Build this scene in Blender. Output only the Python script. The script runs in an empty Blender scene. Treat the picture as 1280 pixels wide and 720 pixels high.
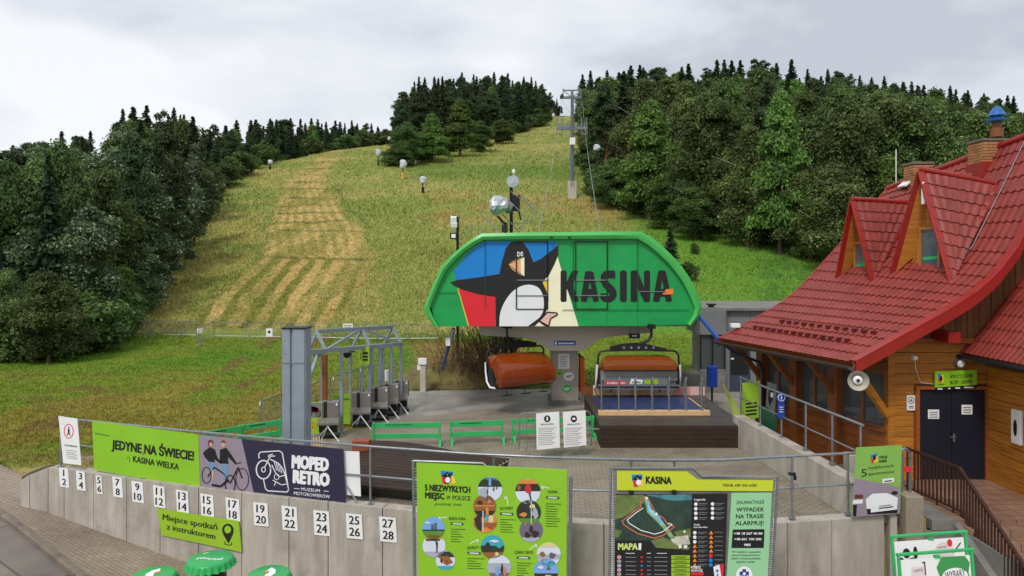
import bpy, bmesh, math, random
import numpy as np
from mathutils import Vector, Matrix
random.seed(7); rng = np.random.default_rng(7)
S = bpy.context.scene
COL = S.collection
# ------------------------------------------------------------------ camera
F = 880.0; H = 5.2; HY = 330.0          # focal length in photo pixels, camera height, horizon row
cd = bpy.data.cameras.new('camera'); cam = bpy.data.objects.new('camera', cd); COL.objects.link(cam)
cam.location = (0, 0, H); cam.rotation_euler = (math.radians(90), 0, 0)
cd.sensor_width = 36; cd.lens = 36*F/1280; cd.shift_y = -(360-HY)/1280
cd.clip_start = .1; cd.clip_end = 6000
S.camera = cam
# ------------------------------------------------------------------ world, sun
SUN_EL, SUN_AZ = math.radians(52), math.radians(205)     # azimuth clockwise from +Y
W = bpy.data.worlds.new('World'); S.world = W; W.use_nodes = True
def build_world():
    nt = W.node_tree; n = nt.nodes; l = nt.links; n.clear()
    out = n.new('ShaderNodeOutputWorld'); bg = n.new('ShaderNodeBackground'); bg.inputs[1].default_value = .1
    sky = n.new('ShaderNodeTexSky'); sky.sky_type = 'NISHITA'; sky.sun_disc = False
    sky.sun_elevation = SUN_EL; sky.sun_rotation = SUN_AZ
    tc = n.new('ShaderNodeTexCoord'); mp = n.new('ShaderNodeMapping'); mp.inputs['Scale'].default_value = (1, 1, 2.4)
    mp.inputs['Location'].default_value = (.35, 0, .2)
    l.new(tc.outputs['Generated'], mp.inputs[0])
    def noise(sc, det, rough, dist):
        t = n.new('ShaderNodeTexNoise'); t.inputs['Scale'].default_value = sc; t.inputs['Detail'].default_value = det
        t.inputs['Roughness'].default_value = rough; t.inputs['Distortion'].default_value = dist
        l.new(mp.outputs[0], t.inputs['Vector']); return t
    n1 = noise(1.9, 5, .5, .35); n2 = noise(5.5, 4, .5, .2)
    mx = n.new('ShaderNodeMath'); mx.operation = 'MULTIPLY_ADD'; mx.inputs[1].default_value = .3
    l.new(n2.outputs['Fac'], mx.inputs[0]); l.new(n1.outputs['Fac'], mx.inputs[2])
    cr = n.new('ShaderNodeValToRGB'); e = cr.color_ramp.elements
    e[0].position = .5; e[0].color = (.52, .55, .61, 1)
    e[1].position = .76; e[1].color = (.86, .875, .90, 1)
    m = cr.color_ramp.elements.new(.62); m.color = (.70, .73, .785, 1)
    l.new(mx.outputs[0], cr.inputs[0])
    sc = n.new('ShaderNodeVectorMath'); sc.operation = 'SCALE'; sc.inputs['Scale'].default_value = 8.6
    l.new(cr.outputs[0], sc.inputs[0])
    mix = n.new('ShaderNodeMix'); mix.data_type = 'RGBA'; mix.inputs[0].default_value = .95
    l.new(sky.outputs[0], mix.inputs[6]); l.new(sc.outputs[0], mix.inputs[7])
    l.new(mix.outputs[2], bg.inputs[0]); l.new(bg.outputs[0], out.inputs[0])
build_world()
sd = bpy.data.lights.new('sun', 'SUN'); sd.energy = 1.5; sd.angle = math.radians(12); sd.color = (1, .96, .9)
sun = bpy.data.objects.new('sun', sd); COL.objects.link(sun)
_d = Vector((math.sin(SUN_AZ)*math.cos(SUN_EL), math.cos(SUN_AZ)*math.cos(SUN_EL), math.sin(SUN_EL)))
sun.rotation_euler = _d.to_track_quat('Z', 'Y').to_euler()
S.view_settings.view_transform = 'Standard'; S.view_settings.look = 'None'
S.view_settings.exposure = .38; S.view_settings.gamma = 1
S.render.engine = 'CYCLES'
S.cycles.max_bounces = 6; S.cycles.transparent_max_bounces = 12; S.cycles.use_denoising = True
# ------------------------------------------------------------------ geometry helpers
def P(px, py, D): return Vector(((px-640)*D/F, D, H-(py-HY)*D/F))
def G(px, py, z=0.0):
    D = F*(H-z)/(py-HY); return Vector(((px-640)*D/F, D, z))
class MB:
    def __init__(s): s.v = []; s.f = []; s.m = []
    def add(s, vs, fs, mi=0):
        b = len(s.v); s.v += [tuple(v) for v in vs]
        for f in fs: s.f.append(tuple(b+i for i in f)); s.m.append(mi)
        return s
    def box(s, c, d, rz=0.0, mi=0, M=None):
        R = M if M is not None else Matrix.Rotation(rz, 3, 'Z')
        c = Vector(c); vs = [c+R@Vector((x*d[0]/2, y*d[1]/2, z*d[2]/2)) for x, y, z in
            ((-1,-1,-1),(1,-1,-1),(1,1,-1),(-1,1,-1),(-1,-1,1),(1,-1,1),(1,1,1),(-1,1,1))]
        return s.add(vs, [(0,3,2,1),(4,5,6,7),(0,1,5,4),(1,2,6,5),(2,3,7,6),(3,0,4,7)], mi)
    def beam(s, a, b, w, h=None, up=(0,0,1), mi=0, ext=0):
        a = Vector(a); b = Vector(b); h = w if h is None else h
        z = (b-a); L = z.length
        if L < 1e-6: return s
        z.normalize(); x = z.cross(Vector(up))
        if x.length < 1e-4: x = z.cross(Vector((0, 1, 0)))
        x.normalize(); y = x.cross(z)
        M = Matrix((x, z, y)).transposed()
        return s.box((a+b)/2, (w, L+ext, h), M=M, mi=mi)
    def tube(s, a, b, r, n=8, r2=None, mi=0, caps=True):
        a = Vector(a); b = Vector(b); r2 = r if r2 is None else r2
        z = (b-a)
        if z.length < 1e-6: return s
        z.normalize(); x = z.cross(Vector((0,0,1)))
        if x.length < 1e-3: x = Vector((1,0,0))
        x.normalize(); y = z.cross(x)
        vs = [a+(x*math.cos(t)+y*math.sin(t))*r for t in [2*math.pi*i/n for i in range(n)]]
        vs += [b+(x*math.cos(t)+y*math.sin(t))*r2 for t in [2*math.pi*i/n for i in range(n)]]
        fs = [(i, (i+1)%n, n+(i+1)%n, n+i) for i in range(n)]
        if caps: fs += [tuple(range(n-1, -1, -1)), tuple(range(n, 2*n))]
        return s.add(vs, fs, mi)
    def path(s, pts, r, n=8, mi=0):
        pts = [Vector(p) for p in pts]
        rings = []; prev = None
        for i, p in enumerate(pts):
            t = (pts[min(i+1, len(pts)-1)]-pts[max(i-1, 0)]).normalized()
            x = (prev if prev is not None else (Vector((0,0,1)) if abs(t.z) < .9 else Vector((1,0,0))))
            x = (x-t*x.dot(t)).normalized(); prev = x; y = t.cross(x)
            rings.append([p+(x*math.cos(a)+y*math.sin(a))*r for a in [2*math.pi*k/n for k in range(n)]])
        vs = [v for R in rings for v in R]; fs = []
        for i in range(len(rings)-1):
            for k in range(n): fs.append((i*n+k, i*n+(k+1)%n, (i+1)*n+(k+1)%n, (i+1)*n+k))
        fs += [tuple(range(n-1, -1, -1)), tuple((len(rings)-1)*n+k for k in range(n))]
        return s.add(vs, fs, mi)
    def prism(s, pts, ext, mi=0):
        pts = [Vector(p) for p in pts]; e = Vector(ext); n = len(pts)
        vs = pts+[p+e for p in pts]
        fs = [tuple(range(n)), tuple(range(2*n-1, n-1, -1))]+[(i, i+n, (i+1)%n+n, (i+1)%n) for i in range(n)]
        return s.add(vs, fs, mi)
    def lathe(s, c, prof, n=24, mi=0, ripple=None):
        c = Vector(c); vs = []; fs = []
        for r, z in prof:
            for k in range(n):
                a = 2*math.pi*k/n; rr = r*(1+(ripple(k, r, z) if ripple else 0))
                vs.append(c+Vector((rr*math.cos(a), rr*math.sin(a), z)))
        m = len(prof)
        for i in range(m-1):
            for k in range(n): fs.append((i*n+k, i*n+(k+1)%n, (i+1)*n+(k+1)%n, (i+1)*n+k))
        fs += [tuple(range(n-1, -1, -1)), tuple((m-1)*n+k for k in range(n))]
        return s.add(vs, fs, mi)
    def grid(s, pts, mi=0, flip=False):
        R = len(pts); C = len(pts[0]); fs = []
        for i in range(R-1):
            for j in range(C-1):
                f = (i*C+j, i*C+j+1, (i+1)*C+j+1, (i+1)*C+j); fs.append(f[::-1] if flip else f)
        return s.add([p for r in pts for p in r], fs, mi)
def mesh_of(name, mb, mats, origin=(0,0,0), smooth=False, fixn=True):
    me = bpy.data.meshes.new(name); o = Vector(origin)
    me.from_pydata([tuple(Vector(v)-o) for v in mb.v], [], mb.f)
    for m in (mats if isinstance(mats, (list, tuple)) else [mats]): me.materials.append(m)
    if any(mb.m): me.polygons.foreach_set('material_index', mb.m)
    if fixn:
        bm = bmesh.new(); bm.from_mesh(me); bmesh.ops.recalc_face_normals(bm, faces=bm.faces)
        bm.to_mesh(me); bm.free()
    if smooth: me.polygons.foreach_set('use_smooth', [True]*len(me.polygons))
    me.update(); return me
def world_loc(o):
    v = Vector((0,0,0))
    while o is not None: v += o.location; o = o.parent
    return v
def part(name, mb, mats, parent, smooth=False, label=None, bevel=0, kind=None, fixn=True):
    me = mesh_of(name, mb, mats, world_loc(parent) if parent else (0,0,0), smooth, fixn)
    o = bpy.data.objects.new(name, me); COL.objects.link(o); o.parent = parent
    if label: o['label'] = label
    if kind: o['kind'] = kind
    if bevel:
        b = o.modifiers.new('bevel', 'BEVEL'); b.width = bevel; b.segments = 2; b.limit_method = 'ANGLE'
    if smooth:
        try: me.set_sharp_from_angle(angle=math.radians(45))
        except Exception: pass
    return o
def thing(name, label, cat, loc=(0,0,0), group=None):
    o = bpy.data.objects.new(name, None); COL.objects.link(o); o.location = loc
    o.empty_display_size = .2
    o['label'] = label; o['category'] = cat
    if group: o['group'] = group
    return o
def tag(o, label, cat, group=None):
    o['label'] = label; o['category'] = cat
    if group: o['group'] = group
    return o
def kids(o): return [c for c in CH.get(o.name, [])]
def dup(root, loc=None, rz=None, label=None, scale=None):
    allc = {}
    for ob in COL.objects:
        if ob.parent: allc.setdefault(ob.parent.name, []).append(ob)
    def rec(o, par):
        c = o.copy(); COL.objects.link(c); c.parent = par
        for k in allc.get(o.name, []): rec(k, c)
        return c
    r = rec(root, None)
    if loc is not None: r.location = loc
    if rz is not None: r.rotation_euler = (0, 0, rz)
    if scale is not None: r.scale = scale
    if label: r['label'] = label
    return r
# ------------------------------------------------------------------ materials
def lin(c): return tuple(((x/255)/12.92 if x/255 <= .04045 else ((x/255+.055)/1.055)**2.4) for x in c)
MATS = {}
def mat(name, col, rough=.6, metal=0.0, var=.12, scale=3.0, bump=0.0, bscale=40.0, stretch=(1,1,1), col2=None, spec=.5, dirt=0.0, trans=0.0, island=0.0, alpha=1.0):
    """col in sRGB 0-255; large scale variation + fine variation, optional bump and dirt blotches"""
    if name in MATS: return MATS[name]
    m = bpy.data.materials.new(name); m.use_nodes = True; MATS[name] = m
    nt = m.node_tree; n = nt.nodes; l = nt.links; b = n['Principled BSDF']
    c = lin(col); b.inputs['Roughness'].default_value = rough; b.inputs['Metallic'].default_value = metal
    b.inputs['Specular IOR Level'].default_value = spec
    tc = n.new('ShaderNodeTexCoord'); mp = n.new('ShaderNodeMapping'); mp.inputs['Scale'].default_value = stretch
    geo = n.new('ShaderNodeNewGeometry'); l.new(geo.outputs['Position'], mp.inputs[0])
    t = n.new('ShaderNodeTexNoise'); t.inputs['Scale'].default_value = scale; t.inputs['Detail'].default_value = 6; t.inputs['Roughness'].default_value = .62
    l.new(mp.outputs[0], t.inputs['Vector'])
    cr = n.new('ShaderNodeValToRGB'); e = cr.color_ramp.elements
    e[0].position = .3; e[1].position = .7
    c2 = lin(col2) if col2 else tuple(min(1, x*(1+var)) for x in c)
    e[0].color = tuple(x*(1-var) for x in c)+(1,); e[1].color = c2+(1,)
    l.new(t.outputs['Fac'], cr.inputs[0]); last = cr.outputs[0]
    if dirt:
        t2 = n.new('ShaderNodeTexNoise'); t2.inputs['Scale'].default_value = 1.3; t2.inputs['Detail'].default_value = 8; t2.inputs['Roughness'].default_value = .7
        l.new(geo.outputs['Position'], t2.inputs['Vector'])
        r2 = n.new('ShaderNodeMapRange'); r2.inputs[1].default_value = .5; r2.inputs[2].default_value = .75; r2.inputs[4].default_value = dirt
        l.new(t2.outputs['Fac'], r2.inputs[0])
        mx = n.new('ShaderNodeMix'); mx.data_type = 'RGBA'; l.new(r2.outputs[0], mx.inputs[0]); l.new(last, mx.inputs[6])
        mx.inputs[7].default_value = tuple(x*.45 for x in c)+(1,); last = mx.outputs[2]
    if island:
        mu = n.new('ShaderNodeMapRange'); mu.inputs[3].default_value = 1-island; mu.inputs[4].default_value = 1+island
        oi = n.new('ShaderNodeObjectInfo'); l.new(oi.outputs['Random'], mu.inputs[0])
        sm = n.new('ShaderNodeVectorMath'); sm.operation = 'SCALE'; l.new(last, sm.inputs[0]); l.new(mu.outputs[0], sm.inputs['Scale']); last = sm.outputs[0]
    l.new(last, b.inputs['Base Color'])
    if bump:
        t3 = n.new('ShaderNodeTexNoise'); t3.inputs['Scale'].default_value = bscale; t3.inputs['Detail'].default_value = 5
        l.new(mp.outputs[0], t3.inputs['Vector'])
        bp = n.new('ShaderNodeBump'); bp.inputs['Strength'].default_value = bump; bp.inputs['Distance'].default_value = .02
        l.new(t3.outputs['Fac'], bp.inputs['Height']); l.new(bp.outputs[0], b.inputs['Normal'])
    if trans: b.inputs['Transmission Weight'].default_value = trans
    if alpha < 1: b.inputs['Alpha'].default_value = alpha
    return m
def brickmat(name, c1, c2, cm, w, h, mortar, rough=.75, rot=0.0, bump=.4, wet=0.0, offset=.5):
    m = bpy.data.materials.new(name); m.use_nodes = True; MATS[name] = m
    nt = m.node_tree; n = nt.nodes; l = nt.links; b = n['Principled BSDF']; b.inputs['Roughness'].default_value = rough
    geo = n.new('ShaderNodeNewGeometry'); mp = n.new('ShaderNodeMapping'); mp.inputs['Rotation'].default_value = (0, 0, rot)
    l.new(geo.outputs['Position'], mp.inputs[0])
    br = n.new('ShaderNodeTexBrick'); br.inputs['Scale'].default_value = 1; br.inputs['Brick Width'].default_value = w; br.inputs['Row Height'].default_value = h
    br.inputs['Mortar Size'].default_value = mortar; br.offset = offset
    br.inputs['Color1'].default_value = lin(c1)+(1,); br.inputs['Color2'].default_value = lin(c2)+(1,); br.inputs['Mortar'].default_value = lin(cm)+(1,)
    l.new(mp.outputs[0], br.inputs['Vector'])
    t = n.new('ShaderNodeTexNoise'); t.inputs['Scale'].default_value = .55; t.inputs['Detail'].default_value = 8; t.inputs['Roughness'].default_value = .65
    l.new(geo.outputs['Position'], t.inputs['Vector'])
    r = n.new('ShaderNodeMapRange'); r.inputs[1].default_value = .3; r.inputs[2].default_value = .7; r.inputs[3].default_value = .62; r.inputs[4].default_value = 1.2
    l.new(t.outputs['Fac'], r.inputs[0])
    s = n.new('ShaderNodeVectorMath'); s.operation = 'SCALE'; l.new(br.outputs['Color'], s.inputs[0]); l.new(r.outputs[0], s.inputs['Scale'])
    l.new(s.outputs[0], b.inputs['Base Color'])
    if wet:
        r3 = n.new('ShaderNodeMapRange'); r3.inputs[1].default_value = .4; r3.inputs[2].default_value = .62; r3.inputs[3].default_value = wet; r3.inputs[4].default_value = rough
        l.new(t.outputs['Fac'], r3.inputs[0]); l.new(r3.outputs[0], b.inputs['Roughness'])
    bp = n.new('ShaderNodeBump'); bp.inputs['Strength'].default_value = bump; bp.inputs['Distance'].default_value = .01; bp.invert = True
    l.new(br.outputs['Fac'], bp.inputs['Height']); l.new(bp.outputs[0], b.inputs['Normal'])
    return m
def flat(name, col, rough=.5):
    return mat(name, col, rough, var=.04, scale=2)
M_galv = mat('galvanised_steel', (150,154,160), .42, .75, .2, 9, .1, 60)
M_steelgrey = mat('grey_painted_steel', (146,156,168), .45, .08, .12, 2, .05, 30, dirt=.3)
M_conc = mat('concrete_wall', (168,160,148), .85, 0, .22, 2.6, .4, 25, (1,1,.16), col2=(192,184,172), dirt=.55, island=.05)
M_concd = mat('dark_concrete', (120,118,114), .85, 0, .2, 2, .3, 20, dirt=.3)
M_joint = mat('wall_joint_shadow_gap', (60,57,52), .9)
M_white = mat('white_board', (238,238,238), .45, 0, .03, 3)
M_black = flat('black_print', (24,24,26)); M_dark = mat('dark_metal', (38,38,42), .45, .4, .2, 6)
M_lime = mat('lime_print', (150,190,40), .5, 0, .04, 1.2)
M_lime2 = mat('lime_board', (140,196,38), .5, 0, .05, 1.2)
M_limey = mat('yellow_green_board', (196,210,44), .5, 0, .05, 1.2)
M_navy = mat('navy_print', (44,38,66), .5, 0, .05, 1)
M_mauve = mat('mauve_print', (150,136,152), .5, 0, .06, 1.5)
M_greybar = flat('grey_print', (120,122,124)); M_dkgreen = flat('dark_green_print', (30,90,60))
M_blue = flat('blue_print', (5,130,212)); M_red = flat('red_print', (226,34,50)); M_cream = flat('cream_print', (250,246,212))
M_yel = flat('yellow_print', (245,205,50)); M_orange = flat('orange_print', (240,140,50)); M_peach = flat('peach_print', (240,180,120))
M_pwhite = flat('white_print', (236,238,240)); M_pink = flat('pink_print', (236,190,175))
M_green = mat('green_shell_paint', (20,160,80), .4, 0, .14, 1.1, .05, 8, dirt=.35)
M_greenrim = mat('green_shell_rim', (70,180,84), .38, 0, .08, 1.4, .04, 8, dirt=.15)
M_plgreen = mat('green_plastic', (52,178,100), .45, 0, .1, 2, dirt=.15)
M_capgreen = mat('green_cap_paint', (40,165,85), .28, 0, .06, 2)
M_beige = mat('station_grey_cladding', (188,180,168), .6, 0, .08, 1, dirt=.25)
M_colm = mat('column_metal', (170,162,152), .55, .05, .12, 2, dirt=.3)
M_roof = mat('red_roof_sheet', (136,50,42), .48, .0, .22, 2.5, .06, 20, island=.06, dirt=.38)
M_roofbarge = mat('red_barge_sheet', (152,34,28), .35, .05, .1, 2)
M_wood = mat('orange_stained_wood', (176,106,30), .5, 0, .3, 2.4, .3, 30, (.7,.7,12), col2=(206,136,48), island=.16, dirt=.3)
M_woodred = mat('red_brown_wood', (146,80,30), .55, 0, .22, 3, .2, 30, (1,1,9), island=.14)
M_woodpost = mat('brown_post_wood', (126,72,32), .55, 0, .25, 6, .2, 30, (6,6,.6), island=.1)
M_wooddark = mat('dark_gable_wood', (112,70,32), .6, 0, .2, 6, .2, 30, (6,6,.5), island=.2)
M_frame = mat('window_frame_wood', (176,112,50), .5, 0, .15, 8)
M_deck = mat('wet_dark_deck', (56,42,34), .55, 0, .3, 3, .3, 30, (1,6,6), spec=.25, island=.15)
M_decktop = mat('wet_rubber_deck', (68,59,54), .5, 0, .3, 2, .35, 40)
M_bluemat = mat('blue_rubber_mat', (40,56,100), .45, 0, .35, 3.5, .2, 30)
M_pine = mat('pale_planed_wood', (216,180,130), .6, 0, .12, 5, .1, 30)
M_door = mat('dark_blue_door', (9,17,36), .6, 0, .15, 3)
M_brown = mat('brown_railing_paint', (66,38,28), .5, .2, .2, 6)
M_tile = brickmat('terracotta_tiles', (154,120,100), (142,110,92), (100,82,70), .33, .33, .012, .6, 0, .3, .4, 0)
M_paver = brickmat('concrete_pavers', (152,141,122), (142,132,115), (104,97,84), .22, .11, .009, .75, .06, .5, .42)
M_paverfront = brickmat('front_pavers', (158,143,124), (148,134,116), (120,109,95), .20, .10, .008, .8, .5, .5, .5)
M_slab = brickmat('concrete_road_slabs', (128,119,110), (122,114,106), (90,82,76), 3.2, 2.4, .03, .7, .55, .3, .4, 0)
M_apron = mat('apron_concrete', (132,128,122), .55, 0, .2, .8, .25, 14, col2=(168,162,152), dirt=.5)
M_glass = bpy.data.materials.new('window_glass'); M_glass.use_nodes = True
_b = M_glass.node_tree.nodes['Principled BSDF']; _b.inputs['Base Color'].default_value = (.10,.12,.13,1); _b.inputs['Roughness'].default_value = .06; _b.inputs['Alpha'].default_value = .55; _b.inputs['Specular IOR Level'].default_value = .8
M_bubble = bpy.data.materials.new('orange_bubble_plastic'); M_bubble.use_nodes = True
_b = M_bubble.node_tree.nodes['Principled BSDF']; _b.inputs['Base Color'].default_value = lin((156,66,16))+(1,); _b.inputs['Roughness'].default_value = .1; _b.inputs['Alpha'].default_value = .72; _b.inputs['Specular IOR Level'].default_value = .6
M_wrap = mat('silver_wrap_foil', (176,180,186), .35, .35, .3, 5, .6, 9)
M_brick = mat('chimney_brick', (172,120,78), .85, 0, .25, 9, .3, 40, island=.25)
M_mortar = mat('brick_mortar', (120,108,96), .95)
M_bluepaint = mat('blue_paint', (24,66,160), .4, 0, .1, 3)
M_orangep = mat('orange_plastic', (226,92,28), .45, 0, .1, 3)
M_seat = mat('grey_seat_padding', (92,94,98), .7, 0, .1, 6)
M_tstile = mat('turnstile_casing', (134,128,122), .45, .35, .1, 4, dirt=.2)
# ------------------------------------------------------------------ flat print on boards (authored along the board's own plane)
class Plane:
    def __init__(s, a, b, ea=None):
        """vertical plane through plan points a and b given as (photo column, distance)"""
        s.A = Vector(((a[0]-640)*a[1]/F, a[1], 0)); s.B = Vector(((b[0]-640)*b[1]/F, b[1], 0))
        u = (s.B-s.A).normalized(); n = Vector((u.y, -u.x, 0))
        if n.y > 0: n = -n
        s.u = u; s.n = n
    def hit(s, px, py, off=0.0):
        d = Vector(((px-640)/F, 1, -(py-HY)/F)); o = Vector((0,0,H))
        A = s.A+s.n*off
        t = (A-o).dot(s.n)/d.dot(s.n)
        return o+d*t
def ear(mb_pts):
    return [tuple(range(len(mb_pts)))]
def poly(pl, pts, m, parent, layer=1, name='print', board=None):
    base = [pl.hit(x, y, 0) for x, y in pts]
    mb = MB(); mb.add([p+pl.n*(.004*layer) for p in base], [tuple(range(len(base)))])
    me = mesh_of(name, mb, m, world_loc(parent), fixn=False)
    bm = bmesh.new(); bm.from_mesh(me); bmesh.ops.triangulate(bm, faces=bm.faces); bm.to_mesh(me); bm.free()
    o = bpy.data.objects.new(name, me); COL.objects.link(o); o.parent = parent; return o
def polys(pl, shapes, m, parent, layer=1, name='print'):
    mb = MB()
    for pts in shapes:
        base = [pl.hit(x, y, 0)+pl.n*(.004*layer) for x, y in pts]; mb.add(base, [tuple(range(len(base)))])
    me = mesh_of(name, mb, m, world_loc(parent), fixn=False)
    bm = bmesh.new(); bm.from_mesh(me); bmesh.ops.triangulate(bm, faces=bm.faces); bm.to_mesh(me); bm.free()
    o = bpy.data.objects.new(name, me); COL.objects.link(o); o.parent = parent
    if len(shapes) > 1: o['kind'] = 'stuff'
    return o
def rect(x0, y0, x1, y1): return [(x0,y0),(x1,y0),(x1,y1),(x0,y1)]
def ell(cx, cy, rx, ry, n=20, a0=0, a1=360): return [(cx+rx*math.cos(math.radians(a0+(a1-a0)*i/n)), cy+ry*math.sin(math.radians(a0+(a1-a0)*i/n))) for i in range(n if a1-a0 == 360 else n+1)]
def stroke(pts, w):
    """thick line as quads in picture units of the board"""
    out = []
    for (x0,y0),(x1,y1) in zip(pts[:-1], pts[1:]):
        dx, dy = x1-x0, y1-y0; L = math.hypot(dx, dy) or 1; nx, ny = -dy/L*w/2, dx/L*w/2
        out.append([(x0+nx,y0+ny),(x1+nx,y1+ny),(x1-nx,y1-ny),(x0-nx,y0-ny)])
    return out
def board(pl, corners, m, parent, name='board', thick=.02, back=M_greybar):
    """corners TL TR BR BL (or outline); front face on plane, body behind it"""
    base = [pl.hit(x, y, 0) for x, y in corners]; n = len(base)
    mb = MB(); mb.prism(base, -pl.n*thick)
    return part(name, mb, m, parent)
TXT = {}
def text_geo(s, bold, shear=0):
    k = (s, bold, shear)
    if k in TXT: return TXT[k]
    c = bpy.data.curves.new('t', 'FONT'); c.body = s; c.size = 1; c.resolution_u = 2; c.shear = shear
    o = bpy.data.objects.new('t', c); COL.objects.link(o)
    bpy.context.view_layer.update()
    dg = bpy.context.evaluated_depsgraph_get(); me = bpy.data.meshes.new_from_object(o.evaluated_get(dg))
    vs = [tuple(v.co[:2]) for v in me.vertices]; fs = [tuple(p.vertices) for p in me.polygons]
    bpy.data.objects.remove(o); bpy.data.curves.remove(c); bpy.data.meshes.remove(me)
    xs = [v[0] for v in vs] or [0, 1]
    TXT[k] = (vs, fs, min(xs), max(xs)); return TXT[k]
def text(pl, s, x0, y0, x1, y1, h, m, parent, layer=3, bold=.0, shear=0, name='lettering', lead=None):
    """baseline from (x0,y0) to (x1,y1), capital height h; heavier weights are drawn as slightly shifted copies"""
    vs, fs, a, b = text_geo(s, 0, shear)
    mb = MB(); B = bold*1.0
    sh = [(0,0)] if bold <= .005 else ([(-B,0),(B,0),(0,B*.5)] if bold < .028 else [(-B,0),(0,B*.6),(B,0),(-B,B*.9),(B,B*.9),(0,-B*.3)])
    for i, (sx, sy) in enumerate(sh):
        pts = []
        for x, y in vs:
            t = (x+sx-a)/(b-a or 1); yy = (y+sy)/.71*h; px = x0+(x1-x0)*t + (lead or 0)*yy; py = y0+(y1-y0)*t-yy
            pts.append(pl.hit(px, py, 0)+pl.n*(.004*layer+.0005*i))
        mb.add(pts, fs)
    return part(name, mb, m, parent, fixn=False)
def cr_smooth(pts, k=5, sharp=()):
    n = len(pts); out = []
    for i in range(n):
        p0, p1, p2, p3 = pts[i-1], pts[i], pts[(i+1)%n], pts[(i+2)%n]
        if i in sharp: p0 = p1
        if (i+1)%n in sharp: p3 = p2
        for j in range(k):
            t = j/k
            out.append(tuple(.5*((2*p1[c])+(-p0[c]+p2[c])*t+(2*p0[c]-5*p1[c]+4*p2[c]-p3[c])*t*t+(-p0[c]+3*p1[c]-3*p2[c]+p3[c])*t**3) for c in (0,1)))
    return out
M_soft = mat('soft_green_board', (134,184,84), .5, 0, .05, 1.2)

# ------------------------------------------------------------------ terrain
WALL = [(25,17.9),(60,17.7),(145,16.9),(230,16.2),(335,15.5),(440,14.9),(590,14.2),(740,13.8),(850,13.72),(960,13.8),(1125,14.3)]
def wallD(u): return np.interp(u, [p[0] for p in WALL], [p[1] for p in WALL])
def smooth(t): t = np.clip(t, 0, 1); return t*t*(3-2*t)
class Noise:
    def __init__(s, seed): s.g = np.random.default_rng(seed).random((256, 256))
    def one(s, x, y):
        xi = np.floor(x).astype(int); yi = np.floor(y).astype(int); fx = x-xi; fy = y-yi
        fx = fx*fx*(3-2*fx); fy = fy*fy*(3-2*fy); g = s.g
        a = g[xi%256, yi%256]; b = g[(xi+1)%256, yi%256]; c = g[xi%256, (yi+1)%256]; d = g[(xi+1)%256, (yi+1)%256]
        return a*(1-fx)*(1-fy)+b*fx*(1-fy)+c*(1-fx)*fy+d*fx*fy
    def __call__(s, x, y, o=4):
        r = 0; a = .5
        for i in range(o): r = r+a*s.one(x*2**i+17*i, y*2**i+5*i); a *= .5
        return r/(1-.5**o)
N1, N2, N3 = Noise(1), Noise(2), Noise(3)
def front_z(X, D):
    z = np.where(X < -12.3, -.96, -.96-.145*(X+12.3)); z = np.maximum(z, -2.4)
    return z+np.clip(D-17.9, 0, 3)*.14*smooth((-9-X)/2.5)
def ramp(D): 
    t = np.clip((D-40)/12, 0, 1)
    return np.where(D < 52, .262*6*t*t, .262*(D-46))
CU = [-900,0,155,250,340,487,525,720,900,1500]; CDs = [80,100,112,128,146,190,330,330,330,330]
def terr(X, D):
    u = X/D*F+640
    Dc = np.interp(u, CU, CDs)
    z = ramp(np.minimum(D, Dc)) + np.where(D > Dc, -.10*np.clip(D-Dc, 0, 160), 0)
    z = z+(N1(X/14, D/14)-.5)*1.1*smooth((D-48)/25)+(N2(X/3.5, D/3.5)-.5)*.25*smooth((D-40)/15)
    z = z+(N2(X/5, D/5)-.5)*.25*smooth((D-30)/8)*(u < 520)
    near = smooth((-9.5-X)/3)*smooth((25-D)/5)
    z = z-.02*smooth((36-D)/3)
    z = z-.6*near
    edge = np.interp(u, [-900,0,60,75], [21.5,20.4,18.8,17.65])
    fz = front_z(X, D)
    z = np.where((u < 75) & (D > edge), np.maximum(z, fz+.03), z)
    z = np.where((u < 75) & (D <= edge), -5, z)
    z = np.where((u >= 75) & (D < wallD(u)+.14), -5, z)
    return z
def L(r, g, b): return np.array(lin((r, g, b)))
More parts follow.
